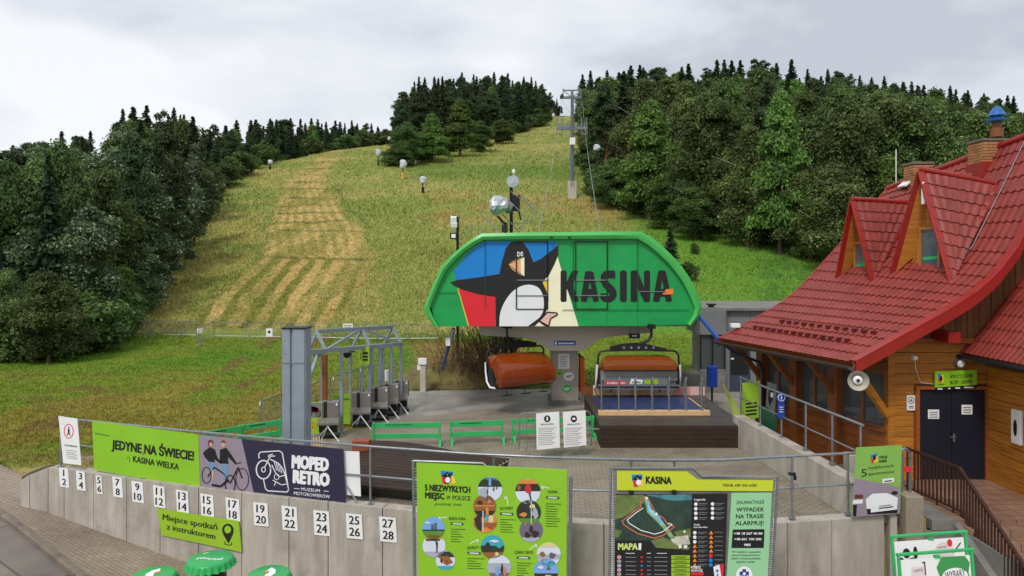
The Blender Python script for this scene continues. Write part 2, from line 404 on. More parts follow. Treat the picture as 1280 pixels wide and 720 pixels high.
def gcol(X, D, z):
    """natural colour of the grass by where it grows"""
    u = X/D*F+640; y = HY+(H-z)*F/D
    c = np.zeros(X.shape+(3,)); 
    def put(col, w): 
        nonlocal c
        c = c*(1-w[..., None])+np.asarray(col)*w[..., None]
    one = np.ones_like(X)
    n1 = N1(X/4, D/6); n2 = N2(X/1.3, D/1.3); n3 = N3(X/18, D/9); n4 = N3(X/.5, D/.5)
    put(L(132,138,70), one)                                          # olive ski slope
    put(L(154,146,84), smooth((n1-.5)/.16)*.65)                      # dry yellow patches
    put(L(114,128,54), smooth((n3-.55)/.12)*.6)
    put(L(152,130,76), smooth(1-np.abs(y-262)/26)*smooth((u-500)/60)*smooth((800-u)/40)*smooth((n1-.35)/.2)*.75)
    put(L(80,112,40), smooth(1-np.abs(y-213)/22)*smooth((u-470)/60)*smooth((800-u)/60)*.55)
    # uncut dry grass left of the mown run
    uL = np.interp(y, [180,190,225,267,322,378,412], [440,400,352,338,324,255,232])+22*(n1-.5)+7*(n2-.5); uR = np.interp(y, [180,190,222,239,274,288,329,374,412], [480,437,410,417,440,463,472,442,414])+16*(n1-.5)+8*(n2-.5)
    put(L(152,146,80), smooth((uL-u)/14)*smooth((y-175)/30)*smooth((420-y)/8)*smooth((n1-.3)/.25)*.85)
    put(L(96,118,48), smooth((uL-u)/14)*smooth((418-y)/8)*smooth((n3-.5)/.1)*.6)
    uLs = np.interp(y, [180,190,225,267,322,378,412], [440,400,352,338,324,255,232]); s = (u-uLs)/(238-.25*np.abs(y-322)*0-np.interp(y,[180,190,225,267,322,412],[198,196,176,140,96,40])); ins = smooth((u-uL)/15)*smooth((uR-u)/15)*smooth((413-y)/4)*smooth((y-183)/8)
    low = smooth((y-318)/8)
    put(L(190,160,102), ins*(.42+.45*smooth((n2-.25)/.3)))
    put(L(160,136,74), ins*smooth((n1-.5)/.1)*.5)
    row = np.sin(s*2*math.pi*(9-2.2*low)+6*(N3(X/9, D/9)-.5)*1.6)+1.3*(n2-.5)+.9*(n4-.5)
    put(L(108,112,42), ins*smooth((row+.15)/.55)*(.50+.42*low)*(.45+.55*smooth((N1(X/3,D/14)-.32)/.25)))
    put(L(112,116,46), ins*smooth((N3(X/2.5,D/9)-.52)/.06)*.5)
    lines = np.zeros_like(X)
    for yy, k, w in ((203,.02,1),(211,.0,1),(219,.02,1.2),(228,-.02,1.2),(237,.02,1.3),(247,.0,1.3),(257,-.03,1.4),(266,-.02,1.5),(277,-.06,1.7),(289,.02,1.2),(323,.03,2.2)):
        lines = np.maximum(lines, smooth(1-np.abs(y-yy-k*(u-400)-5*(n1-.5))/w)*smooth((N2(X/6, D/40)-.2)/.2))
    put(L(84,92,38), ins*lines*.8)
    put(L(80,90,38), smooth(1-np.abs(u-np.interp(y,[230,262,292],[416,438,470]))/2.5)*smooth((y-230)/6)*smooth((292-y)/6)*.7)
    # right meadow
    put(L(92,132,42), smooth((u-770)/50)*smooth((y-255)/14)*smooth((n1-.2)/.3)*.95)
    put(L(120,128,48), smooth((u-770)/40)*smooth((y-330)/40)*smooth((n3-.45)/.12)*.7)
    put(L(66,104,44), smooth((u-930)/40)*smooth((y-300)/12)*smooth((n1-.5)/.1)*.6)
    # flat meadow at the foot
    m = smooth((y-412)/10)
    put(L(108,124,38), m)
    put(L(82,120,28), m*smooth(1-np.abs(y-450)/34)*smooth((n1-.38)/.15)*.9)
    put(L(136,122,56), m*smooth((n1-.47)/.12)*smooth((y-440)/60)*.75)
    put(L(118,92,58), m*smooth((n2-.55)/.1)*smooth((n3-.4)/.15)*smooth((y-425)/30)*.65)
    trk = np.minimum(np.abs(u-(395-(y-430)*1.75)), np.abs(u-(330-(y-430)*1.5)))
    put(L(124,98,62), m*smooth(1-trk/13)*smooth((n2-.4)/.15)*smooth((520-y)/30)*.8)
    put(L(150,128,84), m*smooth((y-556)/22)*smooth((n1-.3)/.2)*.8)
    # bare bank and ditch behind the station
    b = smooth((u-505)/25)*smooth((665-u)/20)*smooth((y-422)/12)
    put(L(140,112,72), b*smooth((n2-.3)/.2)*.85); put(L(46,40,32), b*smooth((y-466)/8)*.85)
    c = c*(.84+.32*n4[..., None])
    return c
def set_cols(me, cols):
    a = me.color_attributes.new('colour', 'FLOAT_COLOR', 'POINT'); a.data.foreach_set('color', np.concatenate([cols, np.ones((len(cols), 1))], 1).astype(np.float32).ravel())
def attrmat(name, gain=1.0, rough=.9, bump=.5):
    m = bpy.data.materials.new(name); m.use_nodes = True; nt = m.node_tree; n = nt.nodes; l = nt.links; b = n['Principled BSDF']
    b.inputs['Roughness'].default_value = rough; b.inputs['Specular IOR Level'].default_value = .2
    at = n.new('ShaderNodeAttribute'); at.attribute_name = 'colour'
    geo = n.new('ShaderNodeNewGeometry'); t = n.new('ShaderNodeTexNoise'); t.inputs['Scale'].default_value = 3; t.inputs['Detail'].default_value = 9; t.inputs['Roughness'].default_value = .75
    l.new(geo.outputs['Position'], t.inputs['Vector'])
    r = n.new('ShaderNodeMapRange'); r.inputs[1].default_value = .3; r.inputs[2].default_value = .7; r.inputs[3].default_value = .6*gain; r.inputs[4].default_value = 1.35*gain
    l.new(t.outputs['Fac'], r.inputs[0]); s = n.new('ShaderNodeVectorMath'); s.operation = 'SCALE'
    l.new(at.outputs['Color'], s.inputs[0]); l.new(r.outputs[0], s.inputs['Scale']); l.new(s.outputs[0], b.inputs['Base Color'])
    if bump:
        bp = n.new('ShaderNodeBump'); bp.inputs['Strength'].default_value = bump; bp.inputs['Distance'].default_value = .06
        l.new(t.outputs['Fac'], bp.inputs['Height']); l.new(bp.outputs[0], b.inputs['Normal'])
    return m
M_ground = attrmat('meadow_ground', 1.08)
M_blade = attrmat('grass_blades', 1.24, .8, 0)
def fan_mesh(name, us, Ds, zf, m, structure=True, cols=None, keep=None):
    U, DD = np.meshgrid(us, Ds); X = (U-640)*DD/F; Z = zf(X, DD); nr, nc = U.shape
    V = np.stack([X, DD, Z], -1).reshape(-1, 3)
    i = np.arange(nr*nc).reshape(nr, nc); q = np.stack([i[:-1,:-1], i[:-1,1:], i[1:,1:], i[1:,:-1]], -1).reshape(-1, 4)
    if keep is not None:
        k = keep(X, DD, Z).ravel(); q = q[k[q].any(1)]
    me = bpy.data.meshes.new(name); me.vertices.add(len(V)); me.vertices.foreach_set('co', V.ravel().astype(np.float32))
    me.loops.add(len(q)*4); me.loops.foreach_set('vertex_index', q.ravel().astype(np.int32)); me.polygons.add(len(q))
    me.polygons.foreach_set('loop_start', (np.arange(len(q))*4).astype(np.int32)); me.polygons.foreach_set('use_smooth', np.ones(len(q), bool))
    me.update(calc_edges=True); me.materials.append(m)
    if cols: set_cols(me, cols(X, DD, Z).reshape(-1, 3))
    o = bpy.data.objects.new(name, me); COL.objects.link(o); o['kind'] = 'structure'; return o
us = np.concatenate([np.linspace(-900, -40, 60)[:-1], np.linspace(-40, 1320, 520), np.linspace(1320, 2200, 60)[1:]])
Ds = np.concatenate([np.linspace(12.5, 21.5, 70)[:-1], 21.5*(330/21.5)**np.linspace(0, 1, 420), np.linspace(334, 900, 30)])
def _ext(X, D):   # far beyond the crest the land falls gently and levels
    return np.where(D > 340, np.maximum(terr(X, np.minimum(D, 900)), -3), terr(X, D))
fan_mesh('meadow_ground', us, Ds, _ext, M_ground, cols=gcol, keep=lambda X, D, Z: Z > -4.5)
base = part('ground', MB().grid([[(-3000,-3000,-6),(3000,-3000,-6)],[(-3000,3000,-6),(3000,3000,-6)]], flip=False), mat('far_grass', (96,112,50), .9), None); base['kind'] = 'structure'
# front pavement (left of / below the wall), kerb, road slabs
def Gf(px, py):
    z = -1.0
    for _ in range(30): v = G(px, py, z); z = float(front_z(np.array(v.x), np.array(v.y)))
    return v
K0 = Gf(0,643); K1 = Gf(98,720)
kd = Vector((K1.x-K0.x, K1.y-K0.y)).normalized(); kn = Vector((-kd.y, kd.x))
if kn.dot(Vector((K0.x+3, K0.y+3))-Vector((K0.x, K0.y))) < 0: kn = -kn
def strip(name, t0, t1, dz, m, nt=2, s0=-12, s1=30, ns=80, thick=None):
    rows = []
    for i in range(ns+1):
        s = s0+(s1-s0)*i/ns; r = []
        for j in range(nt+1):
            t = t0+(t1-t0)*j/nt; x = K0.x+kd.x*s+kn.x*t; y = K0.y+kd.y*s+kn.y*t
            r.append((x, y, float(front_z(np.array(x), np.array(y)))+dz))
        rows.append(r)
    mb = MB().grid(rows); o = part(name, mb, m, None, smooth=True); o['kind'] = 'structure'
    return rows
strip('front_pavement', .16, 34, 0, M_paverfront, nt=60)
rk = strip('road', -30, .0, -.11, M_slab, nt=30)
M_kerb = mat('kerb_concrete', (122,110,98), .9, 0, .25, 3, .4, 25, dirt=.5)
for i in range(38):
    s0, s1 = -11+i*1.0, -11+i*1.0+.985
    def kp(s, t, dz):
        x = K0.x+kd.x*s+kn.x*t; y = K0.y+kd.y*s+kn.y*t; return Vector((x, y, float(front_z(np.array(x), np.array(y)))+dz))
    mb = MB(); a = [kp(s0,0,-.3), kp(s0,.16,-.3), kp(s0,.17,.012), kp(s0,.03,.012), kp(s0,0,-.02)]; b = [kp(s1,0,-.3), kp(s1,.16,-.3), kp(s1,.17,.012), kp(s1,.03,.012), kp(s1,0,-.02)]
    mb.add(a+b, [(0,1,2,3,4),(9,8,7,6,5)]+[(k, k+5, (k+1)%5+5, (k+1)%5) for k in range(5)])
    if i == 0: kerb = thing('kerb', 'grey concrete kerb between the front pavement and the road slabs', 'kerb', K0); kerb['kind'] = 'structure'
    part('kerb_stone', mb, M_kerb, kerb)
# plaza
def gp(px, py): v = G(px, py); return (v.x, v.y)
def wp(u, d=.1): D = float(wallD(u))+d; return ((u-640)*D/F, D)
plaza_pts = [wp(190),wp(230),wp(335),wp(440),wp(590),wp(740),wp(850),wp(960),wp(1125),(8.25,14.45),(8.25,16.5),(13.5,16.9),(13.5,22.5),gp(925,500),gp(880,504),gp(740,512),gp(600,512),gp(520,522),gp(465,534),gp(400,540),gp(340,548),gp(258,566)]
o = part('plaza_paving', MB().prism([(x, y, .0) for x, y in plaza_pts], (0,0,-.08)), M_paver, None); o['kind'] = 'structure'
apron_pts = [gp(465,534),gp(430,515),gp(470,500),gp(505,489),gp(600,487),gp(700,486),gp(930,474),(14,30),(14,22.5),gp(925,500),gp(880,504),gp(740,512),gp(600,512),gp(520,522)]
o = part('concrete_apron', MB().prism([(x, y, .0) for x, y in apron_pts], (0,0,-.09)), M_apron, None); o['kind'] = 'structure'
# ---- grass blades
TAB = None
def blades(name, n, uf, yf, hf, wf, label, seed, keepf=None, lean=.35):
    r = np.random.default_rng(seed); u = r.uniform(*uf, n); y = r.uniform(*yf, n)
    # where each sight column meets the ground, from a table (a scatter by apparent density)
    global TAB
    if TAB is None:
        tu = np.linspace(-80, 1100, 237); Dg = np.geomspace(17, 330, 500); UU, DD = np.meshgrid(tu, Dg, indexing='ij')
        XX = (UU-640)*DD/F; ZZ = terr(XX, DD); YY = np.where(ZZ > -4.5, HY+(H-ZZ)*F/DD, 1e4); ty = np.arange(140, 600, 1.0)
        cm = np.minimum.accumulate(YY, axis=1); TAB = np.stack([Dg[np.clip((cm[i][None, :] <= ty[:, None]).argmax(1), 0, 499)]*np.where((cm[i][None, :] <= ty[:, None]).any(1), 1, np.nan) for i in range(len(tu))])
    iu = np.clip(((u+80)/5), 0, 235.99); i0 = iu.astype(int); iy = np.clip(y-140, 0, 458.99); j0 = iy.astype(int); fu = iu-i0; fy = iy-j0
    D = (TAB[i0, j0]*(1-fu)+TAB[i0+1, j0]*fu)*(1-fy)+(TAB[i0, j0+1]*(1-fu)+TAB[i0+1, j0+1]*fu)*fy
    D = D*(1+r.uniform(-.012, .012, n)); X = (u-640)*D/F; ok = ~np.isnan(D)
    X, D = X[ok], D[ok]; Z = terr(X, D)
    if keepf is not None:
        k = keepf(X, D, Z); X, D, Z = X[k], D[k], Z[k]
    k = Z > -4; X, D, Z = X[k], D[k], Z[k]
    m = len(X); h = hf(X, D)*r.uniform(.5, 1.25, m); w = wf(X, D)*r.uniform(.6, 1.3, m); a = r.uniform(0, math.pi, m); 
    dx = np.cos(a)*w/2; dy = np.sin(a)*w/2; lx = r.normal(0, lean, m)*h; ly = r.normal(0, lean, m)*h
    V = np.stack([np.stack([X-dx, D-dy, Z-.03], 1), np.stack([X+dx, D+dy, Z-.03], 1), np.stack([X+lx, D+ly, Z+h], 1)], 1).reshape(-1, 3)
    c = gcol(X, D, Z)*r.uniform(.78, 1.2, (m, 1))
    me = bpy.data.meshes.new(name); me.vertices.add(len(V)); me.vertices.foreach_set('co', V.ravel().astype(np.float32))
    me.loops.add(m*3); me.loops.foreach_set('vertex_index', np.arange(m*3, dtype=np.int32)); me.polygons.add(m); me.polygons.foreach_set('loop_start', (np.arange(m)*3).astype(np.int32))
    me.update(calc_edges=True); me.materials.append(M_blade)
    set_cols(me, np.repeat(c, 3, 0)); o = bpy.data.objects.new(name, me); COL.objects.link(o)
    o['kind'] = 'stuff'; o['label'] = label; o['category'] = 'grass'; return o
def inpoly(X, Y, poly_):
    c = np.zeros(X.shape, bool); n = len(poly_)
    for i in range(n):
        x0, y0 = poly_[i]; x1, y1 = poly_[(i+1)%n]
        t = ((y0 > Y) != (y1 > Y)); xx = (x1-x0)*(Y-y0)/((y1-y0) or 1e-9)+x0; c ^= t & (X < xx)
    return c
def offpav(X, D, Z): return ~(inpoly(X, D, plaza_pts) | inpoly(X, D, apron_pts))
blades('meadow_grass', 230000, (-60,1000), (424,584), lambda X, D: .045+.0011*D, lambda X, D: .012+.0011*D, 'short patchy meadow grass between the concrete wall and the mesh fence', 11, offpav)
def notmown(X, D, Z):
    u = X/D*F+640; y = HY+(H-Z)*F/D
    uL = np.interp(y, [180,190,225,267,322,378,412], [440,400,352,338,324,255,232])+22*(N1(X/4, D/6)-.5)+8; uR = np.interp(y, [180,190,222,239,274,288,329,374,412], [480,437,410,417,440,463,472,442,414])+16*(N1(X/4, D/6)-.5)-8
    return ((u < uL) | (u > uR)) & (D > 40)
blades('mown_stubble', 70000, (225,500), (182,414), lambda X, D: .05+.0006*D, lambda X, D: .03+.0011*D, 'cut grass and hay lying on the mown run', 13, lambda X, D, Z: ~notmown(X, D, Z), lean=1.2)
blades('slope_grass', 210000, (60,1060), (150,432), lambda X, D: (np.where(X/D*F+640 > 780, .10, .2)+.0010*D)*(.4+.6*np.clip((D-42)/20,0,1))*(.6+.9*N1(X/5, D/5)), lambda X, D: .03+.0013*D, 'long dry and green grass covering the ski slope', 12, notmown)
# ------------------------------------------------------------------ trees
def leafmat(name, dark, light, pale=None, palef=.0):
    m = bpy.data.materials.new(name); m.use_nodes = True; nt = m.node_tree; n = nt.nodes; l = nt.links; b = n['Principled BSDF']
    b.inputs['Roughness'].default_value = .55; b.inputs['Specular IOR Level'].default_value = .25
    geo = n.new('ShaderNodeNewGeometry'); oi = n.new('ShaderNodeObjectInfo')
    cr = n.new('ShaderNodeValToRGB'); e = cr.color_ramp.elements; e[0].position = 0; e[0].color = lin(dark)+(1,); e[1].position = 1-palef-.02 if pale else 1; e[1].color = lin(light)+(1,)
    if pale: p = cr.color_ramp.elements.new(1-palef+.02); p.color = lin(pale)+(1,)
    l.new(geo.outputs['Random Per Island'], cr.inputs[0])
    t = n.new('ShaderNodeTexNoise'); t.inputs['Scale'].default_value = .45; t.inputs['Detail'].default_value = 3; l.new(geo.outputs['Position'], t.inputs['Vector'])
    r = n.new('ShaderNodeMapRange'); r.inputs[1].default_value = .35; r.inputs[2].default_value = .65; r.inputs[3].default_value = .8; r.inputs[4].default_value = 1.55; l.new(t.outputs['Fac'], r.inputs[0])
    r2 = n.new('ShaderNodeMapRange'); r2.inputs[3].default_value = .75; r2.inputs[4].default_value = 1.3; l.new(oi.outputs['Random'], r2.inputs[0])
    mu = n.new('ShaderNodeMath'); mu.operation = 'MULTIPLY'; l.new(r.outputs[0], mu.inputs[0]); l.new(r2.outputs[0], mu.inputs[1])
    s = n.new('ShaderNodeVectorMath'); s.operation = 'SCALE'; l.new(cr.outputs[0], s.inputs[0]); l.new(mu.outputs[0], s.inputs['Scale'])
    hs = n.new('ShaderNodeHueSaturation'); r3 = n.new('ShaderNodeMapRange'); r3.inputs[3].default_value = .475; r3.inputs[4].default_value = .515; l.new(oi.outputs['Random'], r3.inputs[0]); l.new(r3.outputs[0], hs.inputs['Hue']); l.new(s.outputs[0], hs.inputs['Color'])
    l.new(hs.outputs[0], b.inputs['Base Color'])
    tr = n.new('ShaderNodeBsdfTranslucent'); l.new(hs.outputs[0], tr.inputs[0]); mix = n.new('ShaderNodeMixShader'); mix.inputs[0].default_value = .32
    l.new(b.outputs[0], mix.inputs[1]); l.new(tr.outputs[0], mix.inputs[2]); l.new(mix.outputs[0], n['Material Output'].inputs[0])
    return m
LM = {'broad': leafmat('dark_broad_leaves', (54,74,40), (100,122,64)), 'light': leafmat('fresh_broad_leaves', (64,92,44), (116,146,70)),
      'silver': leafmat('silver_backed_leaves', (54,74,46), (100,120,80), (170,182,158), .10), 'spruce': leafmat('spruce_needles', (30,50,34), (70,90,58)),
      'pine': leafmat('pine_needles', (40,58,38), (84,100,64)), 'birch': leafmat('birch_leaves', (62,84,42), (114,132,74), (150,160,116), .06)}
M_bark = mat('bark', (92,78,64), .9, 0, .3, 4, .5, 20, (1,1,.3)); M_barkred = mat('pine_bark', (134,84,54), .9, 0, .3, 4, .5, 20, (1,1,.3)); M_birch = mat('birch_bark', (190,186,176), .7, 0, .3, 8, .2, 20)
def leaves_mesh(name, C, Nn, size, seed, m, droop=0, aspect=1.9):
    r = np.random.default_rng(seed); n = len(C)
    nn = Nn+r.normal(0, .55, (n, 3)); nn /= np.linalg.norm(nn, axis=1, keepdims=True)+1e-9
    t = np.cross(nn, r.normal(0, 1, (n, 3))); t[:, 2] -= droop; t -= nn*(t*nn).sum(1, keepdims=True); t /= np.linalg.norm(t, axis=1, keepdims=True)+1e-9
    b = np.cross(nn, t); s = (size*r.uniform(.6, 1.35, n))[:, None]
    V = np.stack([C-t*s*aspect/2, C+b*s/2+nn*s*.1, C+t*s*aspect/2, C-b*s/2+nn*s*.1], 1).reshape(-1, 3)
    me = bpy.data.meshes.new(name); me.vertices.add(4*n); me.vertices.foreach_set('co', V.ravel().astype(np.float32))
    me.loops.add(4*n); me.loops.foreach_set('vertex_index', np.arange(4*n, dtype=np.int32)); me.polygons.add(n); me.polygons.foreach_set('loop_start', (np.arange(n)*4).astype(np.int32))
    me.update(calc_edges=True); me.materials.append(m); return me
def trunk_mesh(h, r0, seed, limbs, m, top=.85):
    r = random.Random(seed); mb = MB(); x = y = 0; pts = [(0,0,-.6,r0*1.25)]
    for i in range(1, 8):
        x += r.uniform(-.1, .1)*h/12; y += r.uniform(-.1, .1)*h/12; pts.append((x, y, h*top*i/7, r0*(1-.85*i/7)))
    for a, b in zip(pts[:-1], pts[1:]): mb.tube(a[:3], b[:3], a[3], 7, b[3], caps=False)
    for k in range(limbs):
        t = r.uniform(.3, .85); p = pts[min(7, max(1, int(t*7)))]; a = r.uniform(0, 6.28); L_ = h*r.uniform(.14, .26)
        q = (p[0]+math.cos(a)*L_, p[1]+math.sin(a)*L_, p[2]+L_*r.uniform(.4, .9)); mb.tube(p[:3], q, p[3]*.55, 5, p[3]*.12, caps=False)
    return mesh_of('trunk', mb, m, smooth=True)
def broad_crown(h, wr, seed, n, size, m, z0=.12, shape='round', droop=0):
    r = np.random.default_rng(seed); k = 46
    t = r.uniform(0, 1, k)**.8; 
    if shape == 'round': prof = np.sin(np.pi*(.14+.82*t))**.75
    elif shape == 'cone': prof = (1-t)**.75*1.0+.06
    else: prof = np.sin(np.pi*(.1+.85*t))**.6
    a = r.uniform(0, 2*np.pi, k); rad = wr*prof*r.uniform(.25, .85, k)
    cen = np.stack([np.cos(a)*rad, np.sin(a)*rad, h*(z0+(1-z0)*(.05+.87*t))], 1)
    R = wr*r.uniform(.18, .42, k)*(.5+.5*prof)
    cen = np.vstack([cen, [[0, 0, h*(z0+(1-z0)*s)] for s in (.25, .45, .65, .82, .93)]]); R = np.append(R, np.array([.5,.55,.45,.3,.2])*wr)
    w = R**2; w /= w.sum(); idx = r.choice(len(R), n, p=w)
    d = r.normal(0, 1, (n, 3)); d /= np.linalg.norm(d, axis=1, keepdims=True); d[:, 2] = np.where(d[:, 2] < -.4, -d[:, 2]*.6, d[:, 2])
    rr = R[idx]*r.uniform(.55, 1.12, n)*(1+.22*np.sin(d[:, 0]*9+idx)*np.sin(d[:, 1]*9)+.15*np.sin(d[:, 2]*14))
    C = cen[idx]+d*rr[:, None]*np.array([1, 1, .85])
    if droop: C[:, 2] -= droop*r.uniform(0, 1, n)**2*h*.06
    keep = C[:, 2] < h*1.02
    return leaves_mesh('crown', C[keep], d[keep]*.8+np.array([0, 0, .35]), size, seed+1, m, droop)
def spruce_crown(h, wr, seed, m, tiers=42, nb=13, z0=.03, dens=13):
    r = np.random.default_rng(seed); C = []; NN = []
    for i in range(tiers):
        t = (i+.5)/tiers; z = h*(z0+(1-z0)*t); R = wr*((1-t)**.78)*r.uniform(.7, 1.2)+.04
        for k in range(nb if t < .8 else 7):
            a = r.uniform(0, 2*np.pi); Rk = R*r.uniform(.65, 1.12)
            m_ = int(dens*(.4+Rk/wr))+2
            s = np.linspace(.12, 1, m_); side = r.normal(0, .13, m_)*Rk*.8
            x = np.cos(a)*s*Rk-np.sin(a)*side; y = np.sin(a)*s*Rk+np.cos(a)*side; zz = z-.30*Rk*s**1.2+.10*Rk*s**4+r.normal(0, .07, m_)-np.abs(side)*.4
            C.append(np.stack([x, y, zz], 1)); NN.append(np.stack([np.cos(a)*.5+0*s, np.sin(a)*.5+0*s, .75+0*s], 1))
    C = np.vstack(C+[np.array([[0,0,h*.985],[0,0,h*1.0],[0,0,h*.965]])]); NN = np.vstack(NN+[np.array([[1.,0,0]]*3)])
    return leaves_mesh('crown', C, NN, .26*h/18, seed+1, m, .5, 2.2)
TREES = {}
def reg(kind, h, w, crown, trunk): TREES.setdefault(kind, []).append((h, w, crown, trunk))
for i in range(4): reg('broad', 13, 9, broad_crown(13, 4.5, 20+i, 34000, .165, LM['broad'], .0), trunk_mesh(13, .26, i, 9, M_bark))
for i in range(2): reg('light', 13, 8, broad_crown(13, 4.0, 30+i, 32000, .165, LM['light'], .0, 'cone'), trunk_mesh(13, .24, 10+i, 9, M_bark))
for i in range(3): reg('silver', 13, 7, broad_crown(13, 3.4, 40+i, 30000, .16, LM['silver'], .0, 'tall'), trunk_mesh(13, .22, 20+i, 9, M_bark))
for i in range(3): reg('birch', 14, 7, broad_crown(14, 3.5, 50+i, 30000, .14, LM['birch'], .02, 'tall', 1.6), trunk_mesh(14, .16, 30+i, 10, M_birch))
for i in range(3): reg('spruce', 18, 6.4, spruce_crown(18, 3.1, 60+i, LM['spruce']), trunk_mesh(18, .2, 40+i, 0, M_bark, .97))
for i in range(3): reg('pine', 18, 6.5, broad_crown(18, 2.9, 70+i, 15000, .2, LM['pine'], .30, 'tall'), trunk_mesh(18, .2, 50+i, 6, M_barkred, .93))
for i in range(2): reg('bush', 2.2, 2.6, broad_crown(2.2, 1.25, 80+i, 4500, .09, LM['broad'], .0), trunk_mesh(2.2, .05, 60+i, 4, M_bark))
NT = {'broad':'broadleaf_tree','light':'broadleaf_tree','silver':'poplar_tree','birch':'birch_tree','spruce':'spruce_tree','pine':'pine_tree','bush':'bush'}
CT = {'broad':'tree','light':'tree','silver':'tree','birch':'tree','spruce':'tree','pine':'tree','bush':'bush'}
trng = random.Random(5)
def tree(kind, X, D, h, label, group=None, w=None, v=None, zoff=0):
    hh, ww, cr, tk = TREES[kind][trng.randrange(len(TREES[kind])) if v is None else v]
    z = float(terr(np.array(float(X)), np.array(float(D)))); sz = h/hh; sw = (w/ww) if w else sz*trng.uniform(.9, 1.2)
    r = thing(NT[kind], label, CT[kind], (X, D, z-.1+zoff), group); r.scale = (sw, sw, sz); r.rotation_euler = (0, 0, trng.uniform(0, 6.28))
    for nm, me in (('trunk', tk), ('crown', cr)):
        o = bpy.data.objects.new(nm, me); COL.objects.link(o); o.parent = r
    return r
SKX = [-60,0,20,50,100,150,185,210,240,262,275,300,340,400,430,470,489,500,520,560,600,640,670,688,706,720,727,745,800,850,900,950,1000,1050,1100,1150,1200,1250,1290,1400]
SKY = [170,185,178,172,165,142,128,132,140,150,155,150,148,152,152,156,160,118,98,94,92,94,100,112,134,148,98,88,84,82,78,74,80,92,98,104,112,122,128,140]
def skyline(u): return float(np.interp(u, SKX, SKY))
def front_tree(px, by, ty, kind, label, w=None, v=None):
    """a tree of the front row: foot seen at row by, top at row ty"""
    Dg = np.linspace(34, 330, 1500); X = (px-640)*Dg/F; yy = HY+(H-terr(X, Dg))*F/Dg
    D = float(Dg[(yy <= by).argmax()]); z = H-(by-HY)*D/F; h = (by-ty)*D/F
    tree(kind, (px-640)*D/F, D, h, label, None, (w*D/F if w else None), v)
FR = []
def ft(*a, **k): FR.append(a[0:2]); front_tree(*a, **k)
# left wood, front row
ft(12,452,330,'birch','drooping birch at the foot of the left wood, at the photo edge',70)
ft(60,455,335,'broad','low bushy tree at the foot of the left wood beside the meadow',95)
ft(112,432,250,'silver','silver-leaved poplar above the left end of the mesh fence',100)
ft(155,415,330,'light','small leafy tree just behind the left end of the mesh fence',70)
ft(40,430,262,'silver','grey-green poplar near the left photo edge behind the drooping birch',90)
ft(128,400,205,'broad','olive-brown round tree standing tall in the middle of the left wood',100,v=1)
ft(182,392,300,'silver','young silver poplar at the lower right edge of the left wood',56)
ft(190,370,215,'silver','tall silver poplar at the slope-side edge of the left wood',80)
ft(222,338,190,'silver','poplar with pale leaves half way up the left wood edge',66)
ft(243,308,175,'silver','pale poplar near the upper end of the left wood edge',54)
ft(262,278,200,'broad','round bush-like tree at the top of the left wood edge by a snow gun',44)
ft(75,420,170,'broad','big dark broadleaf tree rising over the left wood',110)
ft(10,425,195,'broad','dark broadleaf tree cut by the left photo edge',110)
ft(165,380,160,'pine','dark pine rising behind the olive-brown round tree',55)
ft(205,345,132,'pine','tallest dark pine of the left wood skyline',50)
# right wood, front row
ft(770,262,196,'broad','round dark shrub at the slope edge right of the lift pylon',62)
ft(812,276,122,'light','fresh green pointed tree in front of the right wood',96)
ft(842,286,215,'broad','low dark tree at the foot of the right wood above the station sign',80)
ft(885,292,112,'broad','wide dark broadleaf tree in the middle of the right wood',110,v=2)
ft(868,300,232,'broad','low leafy tree at the wood edge above the right end of the station',70)
ft(935,308,150,'birch','birch with hanging twigs at the edge of the right wood',90)
ft(975,318,108,'light','tall swaying tree at the meadow corner of the right wood',95)
ft(1005,322,205,'birch','short wind-blown birch at the right end of the green meadow',80)
ft(1040,338,205,'birch','leafy birch right behind the far end of the red roof',100)
ft(1060,325,120,'broad','broad dark tree behind the two red dormers',110)
ft(1110,330,190,'light','pale green tree behind the small brick chimney',100)
ft(1125,320,130,'broad','tall dark tree above the small brick chimney',110)
ft(1175,330,150,'birch','feathery birch between the two brick chimneys',100)
ft(1215,325,165,'broad','round tree just left of the blue chimney cowl',90)
ft(1265,325,140,'light','light green tree behind the blue chimney cowl',100)
# island, front row
ft(508,208,150,'broad','leafy tree at the lower left tip of the wood island on the slope',44)
ft(540,203,140,'light','yellow-green broadleaf tree at the front of the wood island',52)
ft(575,196,122,'light','taller yellow-green tree in the front of the wood island',56)
ft(600,190,150,'broad','dark broadleaf tree at the lower edge of the wood island',40)
ft(628,180,148,'broad','round tree at the right foot of the wood island',34)
def pinboundary(u, D, side): return True
def scatter(region, n, spacing, kinds, label, group, seed, hn):
    r = random.Random(seed); pts = []; tries = 0
    while len(pts) < n and tries < 60000:
        tries += 1; D = math.exp(r.uniform(math.log(region['D'][0]), math.log(region['D'][1]))); u = r.uniform(*region['u'])
        if not region['ok'](u, D): continue
        X = (u-640)*D/F; sp = spacing(D)
        if any((X-x)**2+(D-d)**2 < sp*sp for x, d in pts): continue
        zt = float(terr(np.array(X), np.array(D))); ty = skyline(u)+r.uniform(0, 22); top = H-(ty-HY)*D/F
        h = hn*r.uniform(.8, 1.15)
        if zt+h > top: h = top-zt
        if h < 5: continue
        pts.append((X, D)); where = region['w'](u, D); k = r.choices([q[0] for q in kinds], [q[1](u, D) for q in kinds])[0]
        tree(k, X, D, h, label[k]+' '+where, group+' ('+NT[k].replace('_', ' ')+')', w=(max(3.2, h*.36) if k in ('spruce','pine') else max(5, h*.62))*r.uniform(.85, 1.2))
    return len(pts)
RU = [725,735,745,790,900,1000,1100,1300,1500]; RD = [310,152,110,97,85,76,64,56,56]
NPL = {}
